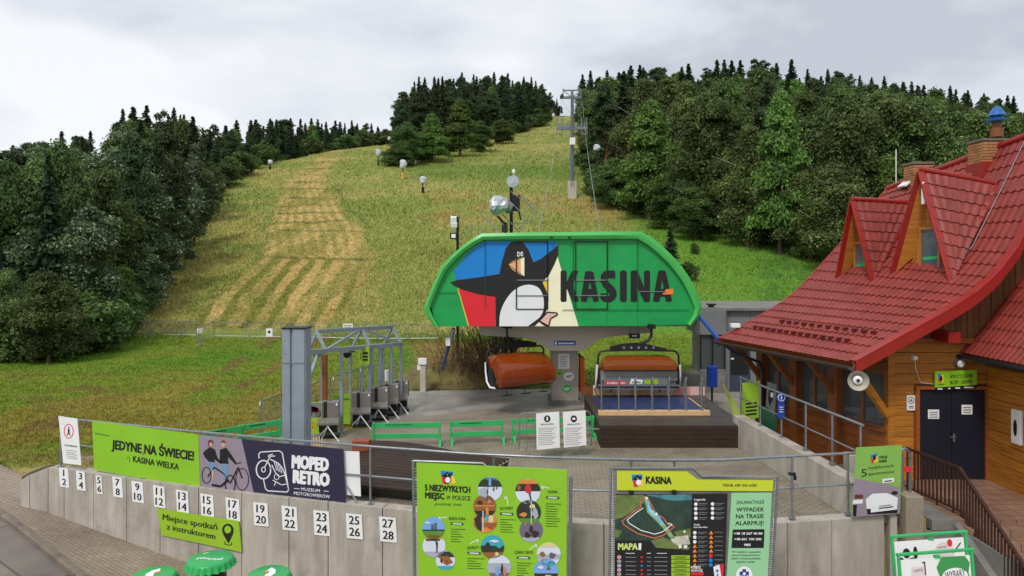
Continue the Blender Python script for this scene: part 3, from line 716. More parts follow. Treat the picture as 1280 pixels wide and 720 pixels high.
def lev(D, a, b): return 'low in the wood' if D < a else ('midway up the wood' if D < b else 'on the skyline')
def wr_(u, D): return lev(D, 115, 190)+' '+('beside the lift line' if u < 800 else 'above the station lettering' if u < 870 else 'above the green meadow' if u < 960 else 'above the meadow end' if u < 1050 else 'above the red dormers' if u < 1150 else 'behind the brick chimneys' if u < 1260 else 'beyond the blue cowl')
def wl_(u, D): return lev(D, 70, 105)+' '+('at the photo edge' if u < 50 else 'over the far fence end' if u < 130 else 'behind the tall pines' if u < 215 else 'next to the mown run')
def wc_(u, D): return 'left of the run' if u < 340 else 'above the run middle' if u < 420 else 'toward the wood island'
def wi_(u, D): return 'at its left tip' if u < 540 else 'in its middle' if u < 620 else 'toward the pylon'
NPL['r'] = scatter(dict(D=(62,325), u=(726,1420), ok=lambda u, D: D > np.interp(u, RU, RD)+5, w=wr_), 215, lambda D: 3.6+.026*D,
    [('broad', lambda u, D: 3 if D < 150 else .6),('light', lambda u, D: 1.2 if D < 140 else .3),('birch', lambda u, D: 1.6 if D < 130 else .3),('spruce', lambda u, D: .5 if D < 120 else 3),('pine', lambda u, D: .3 if D < 100 else 2.4)],
    dict(broad='dark broadleaf tree right of the slope,', light='fresh green tree right of the slope,', birch='birch right of the slope,', spruce='pointed dark spruce right of the slope,', pine='dark pine right of the slope,'),
    'trees of the right wood', 3, 19)
LU = [-300,0,110,155,250,340,480]; LDn = [36,38,42,52,95,150,196]
NPL['l'] = scatter(dict(D=(40,150), u=(-260,335), ok=lambda u, D: D > np.interp(u, LU, LDn)+3, w=wl_), 85, lambda D: 3.2+.025*D,
    [('broad', lambda u, D: 2.5),('silver', lambda u, D: 2),('birch', lambda u, D: .7),('spruce', lambda u, D: 1+(D > 90)*2),('pine', lambda u, D: 1+(D > 80)*2)],
    dict(broad='dark broadleaf tree left of the slope,', silver='poplar left of the slope,', birch='birch left of the slope,', spruce='pointed dark spruce left of the slope,', pine='dark pine left of the slope,'),
    'trees of the left wood', 4, 16)
# dark conifers closing the mown run along the crest
NPL['c'] = scatter(dict(D=(150,245), u=(250,494), ok=lambda u, D: D > np.interp(u, [250,340,487,494], [132,150,194,196])+1 and D < np.interp(u, [250,340,487], [132,150,194])+38, w=wc_), 75, lambda D: 2.6,
    [('spruce', lambda u, D: 4),('pine', lambda u, D: 1.0),('light', lambda u, D: .7 if u > 380 else .2)],
    dict(spruce='dark spruce on the crest behind the mown run', pine='dark pine on the crest behind the mown run', light='leafy tree among the spruces on the crest'), 'trees on the crest', 6, 17)
IU = [490,540,600,650,692,706]; IDn = [140,158,193,228,290,330]
NPL['i'] = scatter(dict(D=(140,345), u=(491,704), ok=lambda u, D: D > np.interp(u, IU, IDn)+3 and D < np.interp(u, IU, [205,240,280,318,345,352]), w=wi_), 125, lambda D: 2.0+.007*D,
    [('spruce', lambda u, D: 3),('pine', lambda u, D: 2.5),('light', lambda u, D: .3)],
    dict(spruce='dark spruce in the wood island on the slope', pine='tall pine in the wood island on the slope', light='leafy tree in the wood island on the slope'), 'trees of the wood island', 8, 20)
def sky_row(u0, u1, step, h0, h1, lab, group, seed, Dmin=60, Dmax=330, jit=9):
    r = random.Random(seed); u = u0
    while u < u1:
        ty = skyline(u)+r.uniform(-jit, jit*.8); Dg = np.linspace(Dmin, Dmax, 300); X = (u-640)*Dg/F; zt = terr(X, Dg); top = H-(ty-HY)*Dg/F; h = top-zt; want = r.uniform(h0, h1)
        k = int(np.argmin(np.abs(h-want))); D = float(Dg[k]); hh = float(h[k])
        if 6 < hh < 34: tree('spruce' if r.random() < .8 else 'pine', (u-640)*D/F, D, hh, lab+(' left' if u < (u0+u1)/2 else ' right')+' part', group, hh*r.uniform(.36,.5))
        u += step*r.uniform(.5, 1.7)
sky_row(728, 1300, 15, 19, 25, 'pointed conifer standing out on the skyline of the right wood,', 'skyline conifers of the right wood', 31, 185, 330, 5)
sky_row(-10, 262, 24, 13, 19, 'pointed conifer standing out on the skyline of the left wood,', 'skyline conifers of the left wood', 32, 88, 130, 6)
sky_row(268, 488, 11, 9, 16, 'pointed spruce top on the crest skyline behind the run,', 'skyline spruces on the crest', 33, 185, 250, 5)
sky_row(505, 690, 12, 18, 25, 'pointed conifer on the skyline of the wood island,', 'skyline conifers of the wood island', 34, 215, 345, 6)
print('TREES', NPL)
for px, by, ty, lab in ((838,352,282,'young spruce on the meadow just right of the station roof'),(985,362,0,''),):
    if ty:
        Dg = np.linspace(34, 200, 900); yy = HY+(H-terr((px-640)*Dg/F, Dg))*F/Dg; D = float(Dg[(yy <= by).argmax()]); tree('spruce', (px-640)*D/F, D, (by-ty)*D/F, lab, None, 36*D/F)
def edge_bushes(spec, lab, group, seed, n):
    r = random.Random(seed); us_b, Ds_b = spec
    for k in range(n):
        u = us_b[0]+(us_b[-1]-us_b[0])*(k+r.uniform(-.3,.3))/n; D = float(np.interp(u, us_b, Ds_b))*r.uniform(.985,1.03); X = (u-640)*D/F; h = r.uniform(1.6,3.4)*(1+D/250)
        tree('bush', X, D, h, lab+[', first third', ', middle stretch', ', last third'][min(2, 3*k//n)], group, h*r.uniform(1.1,1.6))
edge_bushes((IU[:5], IDn[:5]), 'bush fringing the lower edge of the wood island', 'bushes at the wood island edge', 3, 30)
edge_bushes(([745,790,900,1000,1060], [106,93,81,71,64]), 'bush fringing the foot of the right wood along the meadow', 'bushes at the right wood edge', 4, 34)
edge_bushes(([727,732,738,745], [290,190,135,106]), 'bush fringing the right wood beside the lift line', 'bushes beside the lift line', 5, 12)
edge_bushes(([-10,60,110,155,200,250,300,340], [38,38,42,47,70,96,124,146]), 'bush fringing the foot of the left wood', 'bushes at the left wood edge', 6, 34)
edge_bushes(([340,400,450,488], [151,170,184,193]), 'small bush on the crest in front of the spruces', 'bushes on the crest', 7, 16)
for i, (px, by, ty, w, lab) in enumerate([(822,345,318,34,'small bush at the foot of the young spruce, on its left'),(860,352,326,30,'small bush right of the young spruce'),(882,302,284,14,'tiny dark bush on the green meadow'),(868,318,302,14,'tiny bush on the meadow above the young spruce'),
        (752,252,222,40,'round bush beside the snow gun right of the pylon'),(760,238,206,30,'bush above the round bush right of the pylon')]):
    Dg = np.linspace(34, 200, 900); yy = HY+(H-terr((px-640)*Dg/F, Dg))*F/Dg; D = float(Dg[(yy <= by).argmax()]); tree('bush', (px-640)*D/F, D, (by-ty)*D/F, lab, None, w*D/F)
#@@OBJECTS
# ------------------------------------------------------------------ house on the right
E1 = Vector((6.3, 21.3, 2.93)); E2 = Vector((7.8, 16.0, 2.93)); DU = Vector((1, .035, 0))
PU = [0,.5,1,1.5,2,2.4,2.8,3.3,3.8,4.5,5.2]; PF = [0,.27,.54,.82,1.14,1.46,1.86,2.4,2.95,3.75,4.57]; PN = [0,.27,.54,.81,1.08,1.31,1.56,1.98,2.62,4.1,5.65]
def RS(v, u, h=0):
    b = E1.lerp(E2, v); z = float(np.interp(u, PU, PF))*(1-v)+float(np.interp(u, PU, PN))*v
    p = b+DU*u; p.z += z
    if h:
        e = .02; a = RS(v, min(5.2, u+e))-RS(v, max(0, u-e)); c = RS(min(1.2, v+e), u)-RS(v-e, u); n = a.cross(c).normalized()
        if n.z < 0: n = -n
        p += n*h
    return p
house = thing('wooden_house', 'orange timber lodge with a red tile-sheet roof and two pointed dormers', 'house', (9.1, 17, 0))
def tile_grid(fn, L_row, L_wave, rows_s, v0, v1, width, amp=.02, step=.03, per=6):
    """fn(v, s, h) -> point; rows_s list of row starts along the slope (0..1 param), v range along the eave"""
    nw = max(1, round(width*(v1-v0)/L_wave)); cols = nw*per+1; pts = []
    for k in range(len(rows_s)-1):
        for e, (sv, hh) in enumerate(((rows_s[k], step), (rows_s[k+1], 0))):
            r = []
            for j in range(cols):
                v = v0+(v1-v0)*j/(cols-1); w = .5+.5*math.cos(2*math.pi*nw*j/(cols-1))
                sc = (rows_s[k+1]-rows_s[k])*.10*(w-.5) if (0 < k or e) and not (e and k == len(rows_s)-2) else 0
                r.append(fn(v, sv+sc, hh+amp*w**.7))
            pts.append(r)
    return pts
arc = [0]; 
for i in range(1, 201): arc.append(arc[-1]+(RS(.5, 5.2*i/200)-RS(.5, 5.2*(i-1)/200)).length)
nrow = int(arc[-1]/.34); rows = [float(np.interp(arc[-1]*k/nrow, arc, [5.2*i/200 for i in range(201)])) for k in range(nrow+1)]
W_ = (E2-E1).length; nsh = 5
for i in range(nsh):
    mb = MB().grid(tile_grid(lambda v, s, h: RS(v, s, h), .34, .19, rows, i/nsh, (i+1)/nsh, W_))
    part('roof_sheet', mb, M_roof, house, smooth=True)
# deck under the sheets, soffit boards seen from below
us_ = [5.2*i/26 for i in range(27)]
mb = MB(); mb.grid([[RS(v, u, -.03) for v in (0,.5,1)] for u in us_]); mb.grid([[RS(v, u, -.10) for v in (0,.5,1)] for u in us_])
part('roof_deck', mb, M_woodred, house)
for k in range(9):      # rafters under the eave
    v = .03+k*.94/8; mb = MB()
    for a, b in zip(us_[:12], us_[1:13]): mb.beam(RS(v, a, -.17), RS(v, b, -.17), .09, .13, ext=.01)
    part('rafter', mb, M_woodpost, house)
def verge(v, out, m=M_roofbarge, lo=-.26, hi=.05):
    mb = MB(); d = (E2-E1).normalized()*out; A = [RS(v, u, hi) for u in us_]; B = [RS(v, u, hi)+Vector((0,0,lo)) for u in us_]
    for i in range(len(us_)-1):
        mb.add([A[i], A[i+1], B[i+1], B[i], A[i]+d, A[i+1]+d, B[i+1]+d, B[i]+d], [(0,1,2,3),(4,5,6,7),(0,1,5,4),(2,3,7,6)])
    return mb
part('verge_board', verge(1, .05), M_roofbarge, house)
part('verge_board', verge(0, -.05), M_roofbarge, house)
mb = MB(); d = (E2-E1).normalized()
for a, b in zip(us_[:-1], us_[1:]):
    p, q = RS(1, a, .055), RS(1, b, .055); mb.add([p-d*.16, q-d*.16, q+d*.055, p+d*.055, p-d*.16+Vector((0,0,.03)), q-d*.16+Vector((0,0,.03)), q+d*.055+Vector((0,0,.03)), p+d*.055+Vector((0,0,.03))], [(0,1,2,3),(4,5,6,7),(0,1,5,4),(2,3,7,6)])
part('verge_flashing', mb, M_roofbarge, house)
part('ridge_cap', MB().path([RS(v/6, 5.2, .02) for v in range(-0, 7)], .09, 8), M_roofbarge, house, smooth=True)
# far slope
mb = MB(); mb.grid([[RS(v, 5.2-0*u)+Vector((u, 0, -1.05*u)) for v in (0,.5,1)] for u in (0,2,4)], flip=True); part('roof_sheet', mb, M_roof, house)
# gutter
mb = MB(); g0 = E1+Vector((-.1,.05,-.08)); g1 = E2+Vector((-.1,-.02,-.08)); nn = DU.normalized()
ring = [math.pi+math.pi*k/8 for k in range(9)]
mb.grid([[p+nn*math.cos(a)*.08+Vector((0,0,math.sin(a)*.08)) for a in ring] for p in (g0, g1)]); mb.grid([[p+nn*math.cos(a)*.073+Vector((0,0,math.sin(a)*.073)) for a in ring] for p in (g0, g1)])
part('gutter', mb, mat('gutter_brown', (70,58,52), .4, .2, .1, 4), house, smooth=True)
part('gutter_pipe', MB().path([g0+Vector((.1,-.5,-.05)), g0+Vector((.35,-.6,-.25)), g0+Vector((1.1,-.6,-.55)), g0+Vector((1.2,-.6,-.8)), g0+Vector((1.2,-.6,-2.6))], .045, 8), M_dark, house, smooth=True)
# snow guards: two rows of little hooks
for r_, (u0, a0, a1, n_) in enumerate(((.62,.13,.80,14),(1.02,.24,.86,12))):
    for i in range(n_):
        v = a0+(a1-a0)*i/(n_-1); p = RS(v, u0, .05); q = RS(v+.012, u0, .05); t = (RS(v, u0+.12)-RS(v, u0)).normalized()
        mb = MB(); w = (E2-E1).normalized()*.06; up = Vector((0,0,.085)); mb.add([p-w, p+w, p+t*.16, p-w+up, p+w+up], [(0,1,2),(0,1,4,3),(0,3,2),(1,2,4),(3,4,2)])
        part('snow_guard', mb, mat('dark_red_metal', (96,22,24), .45, .1, .1), house)
# ---- walls: front gable wall (door wall) at distance 17
HD = 17.0
def hp(px, py, D=HD): return P(px, py, D)
def plank_wall(name, a, b, z0, z1, ph, m, parent, nrm, skip=(), thick=.035, gap=.012, cuts=()):
    """horizontal planks from plan point a to b; skip: list of (t0,t1,z0,z1) openings"""
    a = Vector((a[0], a[1], 0)); b = Vector((b[0], b[1], 0)); n = int(round((z1-z0)/ph)); ph = (z1-z0)/n; nrm = Vector(nrm)
    for k in range(n):
        za, zb = z0+k*ph+gap/2, z0+(k+1)*ph-gap/2; spans = [(0.0, 1.0)]
        for t0, t1, s0, s1 in skip:
            if zb > s0+.02 and za < s1-.02:
                ns = []
                for x0, x1 in spans:
                    if t0 > x0: ns.append((x0, min(t0, x1)))
                    if t1 < x1: ns.append((max(t1, x0), x1))
                spans = [q for q in ns if q[1]-q[0] > .004]
        for x0, x1 in spans:
            p = a.lerp(b, x0); q = a.lerp(b, x1); o = nrm*(thick+random.uniform(-.003,.004))
            sl = nrm*.012
            mb = MB(); mb.add([p+Vector((0,0,za)), q+Vector((0,0,za)), q+Vector((0,0,zb)), p+Vector((0,0,zb)), p+o+Vector((0,0,za)), q+o+Vector((0,0,za)), q+o+Vector((0,0,zb-.01)), p+o+Vector((0,0,zb-.01)),
                               p+o-sl+Vector((0,0,zb)), q+o-sl+Vector((0,0,zb))], [(0,1,2,3),(4,5,6,7),(0,4,8,3),(4,7,8),(1,5,9,2),(5,6,9),(0,1,5,4),(7,6,9,8),(8,9,2,3)])
            part('plank', mb, m, parent)
X0, X1 = 9.1, 11.45
walls = part('wall', MB().box(((X0+X1)/2+.6, HD+.15, 1.75), (X1-X0+1.2, .24, 3.5)).box((X1+.16, HD-2.2, 1.6), (.26, 4.6, 3.2)), M_wooddark, house)
dx0, dx1, dz = 9.79, 11.40, 2.17
def tt(x): return (x-X0)/(X1-X0)
plank_wall('f', (X0, HD+.03), (X1, HD+.03), 0, 3.32, .255, M_wood, walls, (0,-1,0), skip=[(tt(dx0-.09), tt(dx1+.1), -1, dz+.04)])
plank_wall('w', (X1+.03, HD-.02), (X1+.03, HD-4.4), 0, 3.0, .255, M_wood, walls, (-1,0,0))
part('corner_board', MB().box((X0+.03, HD-.03, 1.66), (.15,.06,3.32)).box((X0-.02, HD+.09, 1.66), (.05,.16,3.32)), M_wood, house)
# upper gable: vertical boards up to the roof
for i in range(26):
    x = 9.15+i*.145
    u = x-.072-(E1.lerp(E2, .81)+DU*0).x; zt = RS(.81, min(5.2, max(0, u)), -.12).z
    if zt > 3.4 and u > 0: part('gable_board', MB().box((x, HD-.02-.008*(i%2), (3.34+zt)/2), (.132, .05, zt-3.34)), M_wooddark, walls)
part('gable_beam', MB().box((10.9, HD-.08, 3.36), (3.2, .14, .12)), M_woodred, house)
part('roof_bracket', MB().box((10.25, HD-.35, 3.5), (.28,.7,.24)), M_roofbarge, house)
# double door
door = part('door', MB().box((dx0+.4, HD-.02, dz/2), (.795, .06, dz-.02)).box((dx1-.4, HD-.02, dz/2), (.795, .06, dz-.02)), M_door, house, bevel=.008)
part('door_frame', MB().box((dx0-.04, HD-.04, dz/2+.02), (.09,.12,dz+.04)).box((dx1+.02, HD-.04, dz/2+.02), (.07,.12,dz+.04)).box(((dx0+dx1)/2, HD-.04, dz+.05), (dx1-dx0+.17,.125,.07)), M_woodred, house)
part('handle', MB().box((10.63, HD-.065, 1.02), (.04,.02,.2)).path([(10.63,HD-.07,1.05),(10.63,HD-.12,1.05),(10.51,HD-.12,1.05)], .011, 6), M_galv, door)
pld = Plane((1100, HD-.056), (1240, HD-.056))
for k, (a, b, c, d_) in enumerate([(1160,512,1174,523.5),(1202,506,1215.5,518)]):
    nt_ = thing('paper_notice', ['white paper notice taped to the left door leaf','white paper notice taped to the right door leaf'][k], 'notice', pld.hit(a, b))
    board(pld, rect(a, b, c, d_), M_white, nt_, 'paper', .002); polys(pld, [q for j in range(3) for q in stroke([(a+2, b+3.5+j*3), (c-2, b+3.2+j*3)], 1.2)], M_greybar, nt_, 1, 'lettering')
# sign over the door
plS = Plane((1168, HD-.12), (1222, HD-.12))
sg = thing('shop_sign', 'green sign reading WYPOŻYCZALNIA SKLEP - SERWIS above the dark double door', 'sign', P(1194, 475, HD-.12))
board(plS, [(1169,464.5),(1221,462),(1221,481),(1169,484.5)], M_lime2, sg, 'panel', .04)
board(plS, [(1169,484.6),(1221,481.1),(1221,485),(1169,489)], M_black, sg, 'panel', .04)
text(plS, 'WYPOŻYCZALNIA', 1187, 473.2, 1216, 471.6, 4.4, M_black, sg, 1, .02)
text(plS, 'SKLEP - SERWIS', 1187, 480.5, 1215.5, 479, 4.6, M_black, sg, 1, .02)
polys(plS, [rect(1172.5,467,1175.5,475),], M_blue, sg, 1, 'emblem'); polys(plS, [[(1172.5,472),(1175.5,473),(1175.5,478),(1173.2,478)]], M_red, sg, 2, 'emblem'); polys(plS, [[(1175.5,470),(1179,468),(1179.5,477.5),(1175.5,478)]], M_yel, sg, 1, 'emblem'); polys(plS, [ell(1176,473,1.8,3.5,10)], M_black, sg, 3, 'emblem')
text(plS, 'KASINA', 1172, 481.6, 1180, 481.2, 1.7, M_black, sg, 1, .02)
polys(plS, [rect(1172,485.3,1178,486.9), rect(1185,484.8,1188,486.3), rect(1194,484,1200,485.8), rect(1205,483.5,1217,484.9)], M_pwhite, sg, 1, 'lettering')
plq = Plane((1120, HD-.045), (1150, HD-.045))
nb = thing('notice_plate', 'small white notice with a black pictogram left of the dark double door', 'sign', P(1138,503,HD)); board(plq, rect(1133.5,494,1144,513), M_white, nb, 'plate', .01)
polys(plq, stroke(ell(1138.8,500.5,3.6,4.2,16)+ell(1138.8,500.5,3.6,4.2,16)[:1], .7), M_black, nb, 1, 'pictogram'); polys(plq, [[(1138.8,498),(1141,503),(1139,501.5),(1136.6,503)]], M_black, nb, 1, 'pictogram'); polys(plq, [rect(1136,507.5,1141.6,508.6), rect(1135.4,509.6,1142.2,510.4)], M_black, nb, 1, 'lettering')
# wall lamps
lp = thing('wall_lamp', 'round bulkhead lamp on the planks above the shop sign', 'lamp', P(1197,454,HD))
c = P(1197,454,HD); part('lamp_rim', MB().tube(c+Vector((0,-.01,0)), c+Vector((0,-.13,0)), .11, 20), M_galv, lp, smooth=True); part('lamp_glass', MB().lathe((0,0,0), [(.001,0)], 3) if False else MB().tube(c+Vector((0,-.13,0)), c+Vector((0,-.16,0)), .085, 20, .06), M_white, lp, smooth=True)
lp = thing('sensor_lamp', 'small round white sensor lamp on the planks near the wall corner', 'lamp', P(1142,447,HD))
c = P(1142,447,HD); part('housing', MB().tube(c+Vector((0,-.0,0)), c+Vector((0,-.1,0)), .07, 14, .05), M_white, lp, smooth=True); part('cable', MB().path([c+Vector((.02,-.02,-.05)), c+Vector((.04,-.03,-.3)), c+Vector((.16,-.03,-.6)), c+Vector((.5,-.03,-.64))], .007, 5), M_white, lp)
bx = thing('card_reader_box', 'tall white box with a dark oval window on the side wall right of the doors', 'box', (X1-.02, 15.75, 1.3))
part('case', MB().box((X1-.045, 15.9, 1.52), (.08,.30,.78)), M_white, bx, bevel=.02)
part('window', MB().add([(X1-.088, 15.9+.06*math.cos(a), 1.5+.19*math.sin(a)) for a in [2*math.pi*k/18 for k in range(18)]], [tuple(range(18))]), M_black, bx)
# side wall with windows, between the front corner and the far corner
SA = Vector((9.1, 17.05, 0)); SB = Vector((7.45, 21.5, 0)); sdir = (SB-SA).normalized(); sn = Vector((-sdir.y, sdir.x, 0)); sn = -sn if sn.x > 0 else sn
SL = (SB-SA).length
side = part('wall', MB().prism([SA+Vector((0,0,-.1)), SB+Vector((0,0,-.1)), SB+Vector((0,0,1.1)), SA+Vector((0,0,1.1))], -sn*.15), M_woodred, house)
plank_wall('s', (SA.x, SA.y), (SB.x, SB.y), 0, 1.12, .28, M_woodred, side, sn)
part('window_sill', MB().beam(SA+Vector((0,0,1.15))+sn*.02, SB+Vector((0,0,1.15))+sn*.02, .2, .06), M_woodpost, house)
part('top_beam', MB().beam(SA+Vector((0,0,2.72))+sn*.0, SB+Vector((0,0,2.72)), .2, .24), M_woodpost, house)
def onside(px, z, off=0):
    A = SA+sn*off; k = (px-640)/F; t = (k*A.y-A.x)/(sdir.x-k*sdir.y); return A+sdir*t+Vector((0,0,z))
mb_cols = [(953,.26),(995,.26),(1045,.30)]
for px, w in mb_cols:
    p = onside(px, 0, .10); part('post', MB().beam(p, p+Vector((0,0,2.7)), w, w, up=sn), M_woodpost, house, bevel=.015)
    q = p+Vector((0,0,1.75)); r_ = p+sn*.95+Vector((0,0,2.78)); part('brace', MB().beam(q, r_, .12, .14), M_woodpost, house)
p = onside(1109, 1.55, .1); part('brace', MB().beam(p, p+sn*1.05+Vector((0,0,1.25)), .13, .15), M_wood, house)
# windows between posts: frames, mullions, panes
wspans = [(960,988),(1002,1037),(1053,1107)]
for a, b in wspans:
    pa, pb = onside(a, 0, .0), onside(b, 0, .0)
    f = MB(); f.beam(pa+Vector((0,0,1.22)), pb+Vector((0,0,1.22)), .08, .08); f.beam(pa+Vector((0,0,2.56)), pb+Vector((0,0,2.56)), .08, .08)
    n = max(2, round((pb-pa).length/.55)); 
    for k in range(n+1):
        q = pa.lerp(pb, k/n); f.beam(q+Vector((0,0,1.18)), q+Vector((0,0,2.6)), .07, .07, up=sn)
    win = part('window', f, M_woodpost, house)
    for k in range(n):
        q0, q1 = pa.lerp(pb, k/n), pa.lerp(pb, (k+1)/n); part('pane', MB().prism([q0+Vector((0,0,1.2)), q1+Vector((0,0,1.2)), q1+Vector((0,0,2.58)), q0+Vector((0,0,2.58))], -sn*.012), M_glass, win)
# room behind the glass
M_int = mat('interior_wall', (110,90,70), .8, 0, .2, 2)
part('interior', MB().box((10.3, 21.6, 1.5), (5.2,.1,3)).box((11.2, 19.2, 1.5), (.1,4.2,3)).box((9.8, 19.4, -.03), (4.4,4.8,.05)), M_int, house)
tb = thing('cafe_table', 'white table top behind the lodge windows beside the corner brace', 'table', (8.95,18.3,0)); part('table_top', MB().box((9.35,18.3,1.32), (.9,1.3,.05)), M_white, tb); part('leg', MB().box((9.35,18.3,.65), (.08,.08,1.3)), M_dark, tb)
# ---- dormers
M_wglass = mat('dormer_glass', (96,104,110), .08, 0, .5, 1.2, spec=.9)
def roof_at(px, py):
    best = None
    for i in range(0, 81):
        for j in range(0, 105):
            v = i/80*1.0; u = j*.05; q = RS(v, u); e = (640+q.x/q.y*F-px)**2+(HY+(H-q.z)/q.y*F-py)**2
            if best is None or e < best[0]: best = (e, v, u)
    e, v, u = best; return RS(v, u), v, u
def dormer(L2, R2, A2, B2, win, antenna=False):
    Lp, lv, lu = roof_at(*L2); Rp, rv, ru = roof_at(*R2); Bp, bv, bu = roof_at(*B2)
    lu = ru = (lu+ru)/2; Lp = RS(lv, lu); Rp = RS(rv, ru)
    f = (Rp-Lp); f.z = 0; f.normalize(); n = Vector((-f.y, f.x, 0)); n = -n if n.x > 0 else n       # n points to the eave side
    o = Vector((0,0,H)); d = Vector(((A2[0]-640)/F, 1, -(A2[1]-HY)/F)); t = (Lp-o).dot(n)/d.dot(n); A = o+d*t
    A = Vector((A.x, A.y, A.z))
    # make the triangle symmetric about its feet in plan while keeping the apex height
    dm = part('dormer', MB().prism([Lp+Vector((0,0,-.15)), Rp+Vector((0,0,-.15)), A], -n*.02), M_wooddark, house) if False else thing_part('dormer', house)
    Bp = Vector(Bp); inn = (Bp-A).normalized()*.30; inn.z = 0
    # near and far slopes in tile sheet
    for foot, sgn in ((Rp, 1), (Lp, -1)):
        ax = (Bp-A); dn = (foot-A); nr = max(4, round(dn.length/.30)); nrm = ax.cross(dn).normalized(); nrm = -nrm if nrm.z < 0 else nrm
        out = (foot-A).normalized()*.10; Lr = ax.length
        pts = []
        for k in range(nr):
            for e in (0, 1):
                s = (nr-k-e)/nr   # from foot (1) to ridge (0)
                ss = s; h = (.03 if e == 0 else 0); r = []
                m_ = 72
                for j in range(m_+1):
                    a = j/m_*(1-ss*.985)+0; w = .5+.5*math.cos(2*math.pi*a*Lr/.19)
                    sc = .012*(w-.5) if 0 < s < 1 else 0
                    r.append(A+ax*a+(dn+out)*(ss+sc)+nrm*(h+.018*w**.7+.03)+n*.06*(1-a))
                pts.append(r)
        part('roof_sheet', MB().grid(pts), M_roof, dm, smooth=True)
        # underside lining
        part('soffit', MB().add([A+nrm*.01, Bp+nrm*.01, foot+nrm*.01, A-nrm*.06, Bp-nrm*.06, foot-nrm*.06], [(0,1,2),(3,4,5),(0,1,4,3),(1,2,5,4),(2,0,3,5)]), M_wood, dm)
        ft_ = foot+(foot-A).normalized()*(.28 if sgn < 0 else .12)
        part('barge_board', MB().beam(A+n*.07+nrm*.03, ft_+n*.07+nrm*.03, .05, .15, up=nrm.cross((foot-A))), M_roofbarge, dm)
        part('valley_flashing', MB().beam(foot+nrm*.03+n*.02, Bp+nrm*.05, .10, .03, up=nrm), M_roofbarge, dm)
    part('ridge_cap', MB().path([A+n*.1+Vector((0,0,.07)), A.lerp(Bp,.5)+Vector((0,0,.07)), Bp+Vector((0,0,.06))], .07, 8), M_roofbarge, dm, smooth=True)
    # front wall, set back, of vertical boards
    wA = A+inn+Vector((0,0,-.05)); wL = Lp.lerp(A,.02)+inn; wR = Rp.lerp(A,.02)+inn; wd = (wR-wL).length; nb = 12
    ab = MB().add([wL+inn*.02+Vector((0,0,-.6)), wR+inn*.02+Vector((0,0,-.6)), wA+inn*.02], [(0,1,2)]); part('wall', ab, M_wooddark, dm)
    tA = (wA-wL).dot(f)/wd
    zl, zr = wL.z, wR.z
    for k in range(nb):
        t0, t1 = (k+.06)/nb, (k+.94)/nb; top = []
        for t in (t0, t1):
            zz = zl+(wA.z-zl)*t/tA if t < tA else zr+(wA.z-zr)*(1-t)/(1-tA); top.append(zz)
        p0, p1 = wL.lerp(wR, t0), wL.lerp(wR, t1); b0 = min(zl, zr)-.5
        mb = MB().prism([Vector((p0.x,p0.y,b0)), Vector((p1.x,p1.y,b0)), Vector((p1.x,p1.y,top[1])), Vector((p0.x,p0.y,top[0]))], n*.03); part('plank', mb, M_wood, dm)
    class Q(Plane):
        def __init__(s): s.A = wL+n*.035; s.n = n; s.u = f
    q = Q(); x0, y0, x1, y1 = win
    pts = [q.hit(x, y) for x, y in ((x0,y0+ (y1-y0)*.0),(x1,y0),(x1,y1),(x0,y1))]
    zt = max(p.z for p in pts[:2]); zb = min(p.z for p in pts[2:]); a, b = pts[0].copy(), pts[1].copy()
    def at(t, z): w = a.lerp(b, t); return Vector((w.x, w.y, z))
    fr = MB()
    for (s, e) in (((0,zb),(0,zt)),((1,zb),(1,zt)),((.68,zb),(.68,zt))): fr.beam(at(*s)+n*.03, at(*e)+n*.03, .06, .06, up=n)
    for z in (zb, zt): fr.beam(at(-.06,z)+n*.03, at(1.06,z)+n*.03, .06, .07, up=n)
    for s_, e_ in ((0,.68),(.68,1)): fr.prism([at(s_,zb), at(e_,zb), at(e_,zt), at(s_,zt)], n*.02, mi=1)
    fr.prism([at(.08,zb+.3), at(.62,zb+.34), at(.62,zb+.42), at(.08,zb+.38)], n*.026, mi=2)
    wn = part('window', fr, [M_frame, M_wglass, M_plgreen], dm)
    return A, n, f
def thing_part(name, parent):
    o = bpy.data.objects.new(name, None); COL.objects.link(o); o.parent = parent; return o
dormer((1047,347),(1096,343),(1068,252),(1140,257),(1070,304,1089,347))
Ad, nd, fd = dormer((1111,347),(1199,337),(1153,215),(1246,231),(1152,286,1187,340))
an = thing('antenna', 'white stick antenna under the tip of the nearer dormer', 'antenna', Ad); c = Ad-Vector((0,0,.55))+nd*.1+fd*.12
part('mast', MB().beam(c+Vector((0,0,-.28)), c+Vector((0,0,.28)), .07, .05), M_white, an); part('mount', MB().path([c, c-nd*.03+fd*.06, c-nd*.03+fd*.07+Vector((0,0,-.25))], .02, 6), M_white, an)
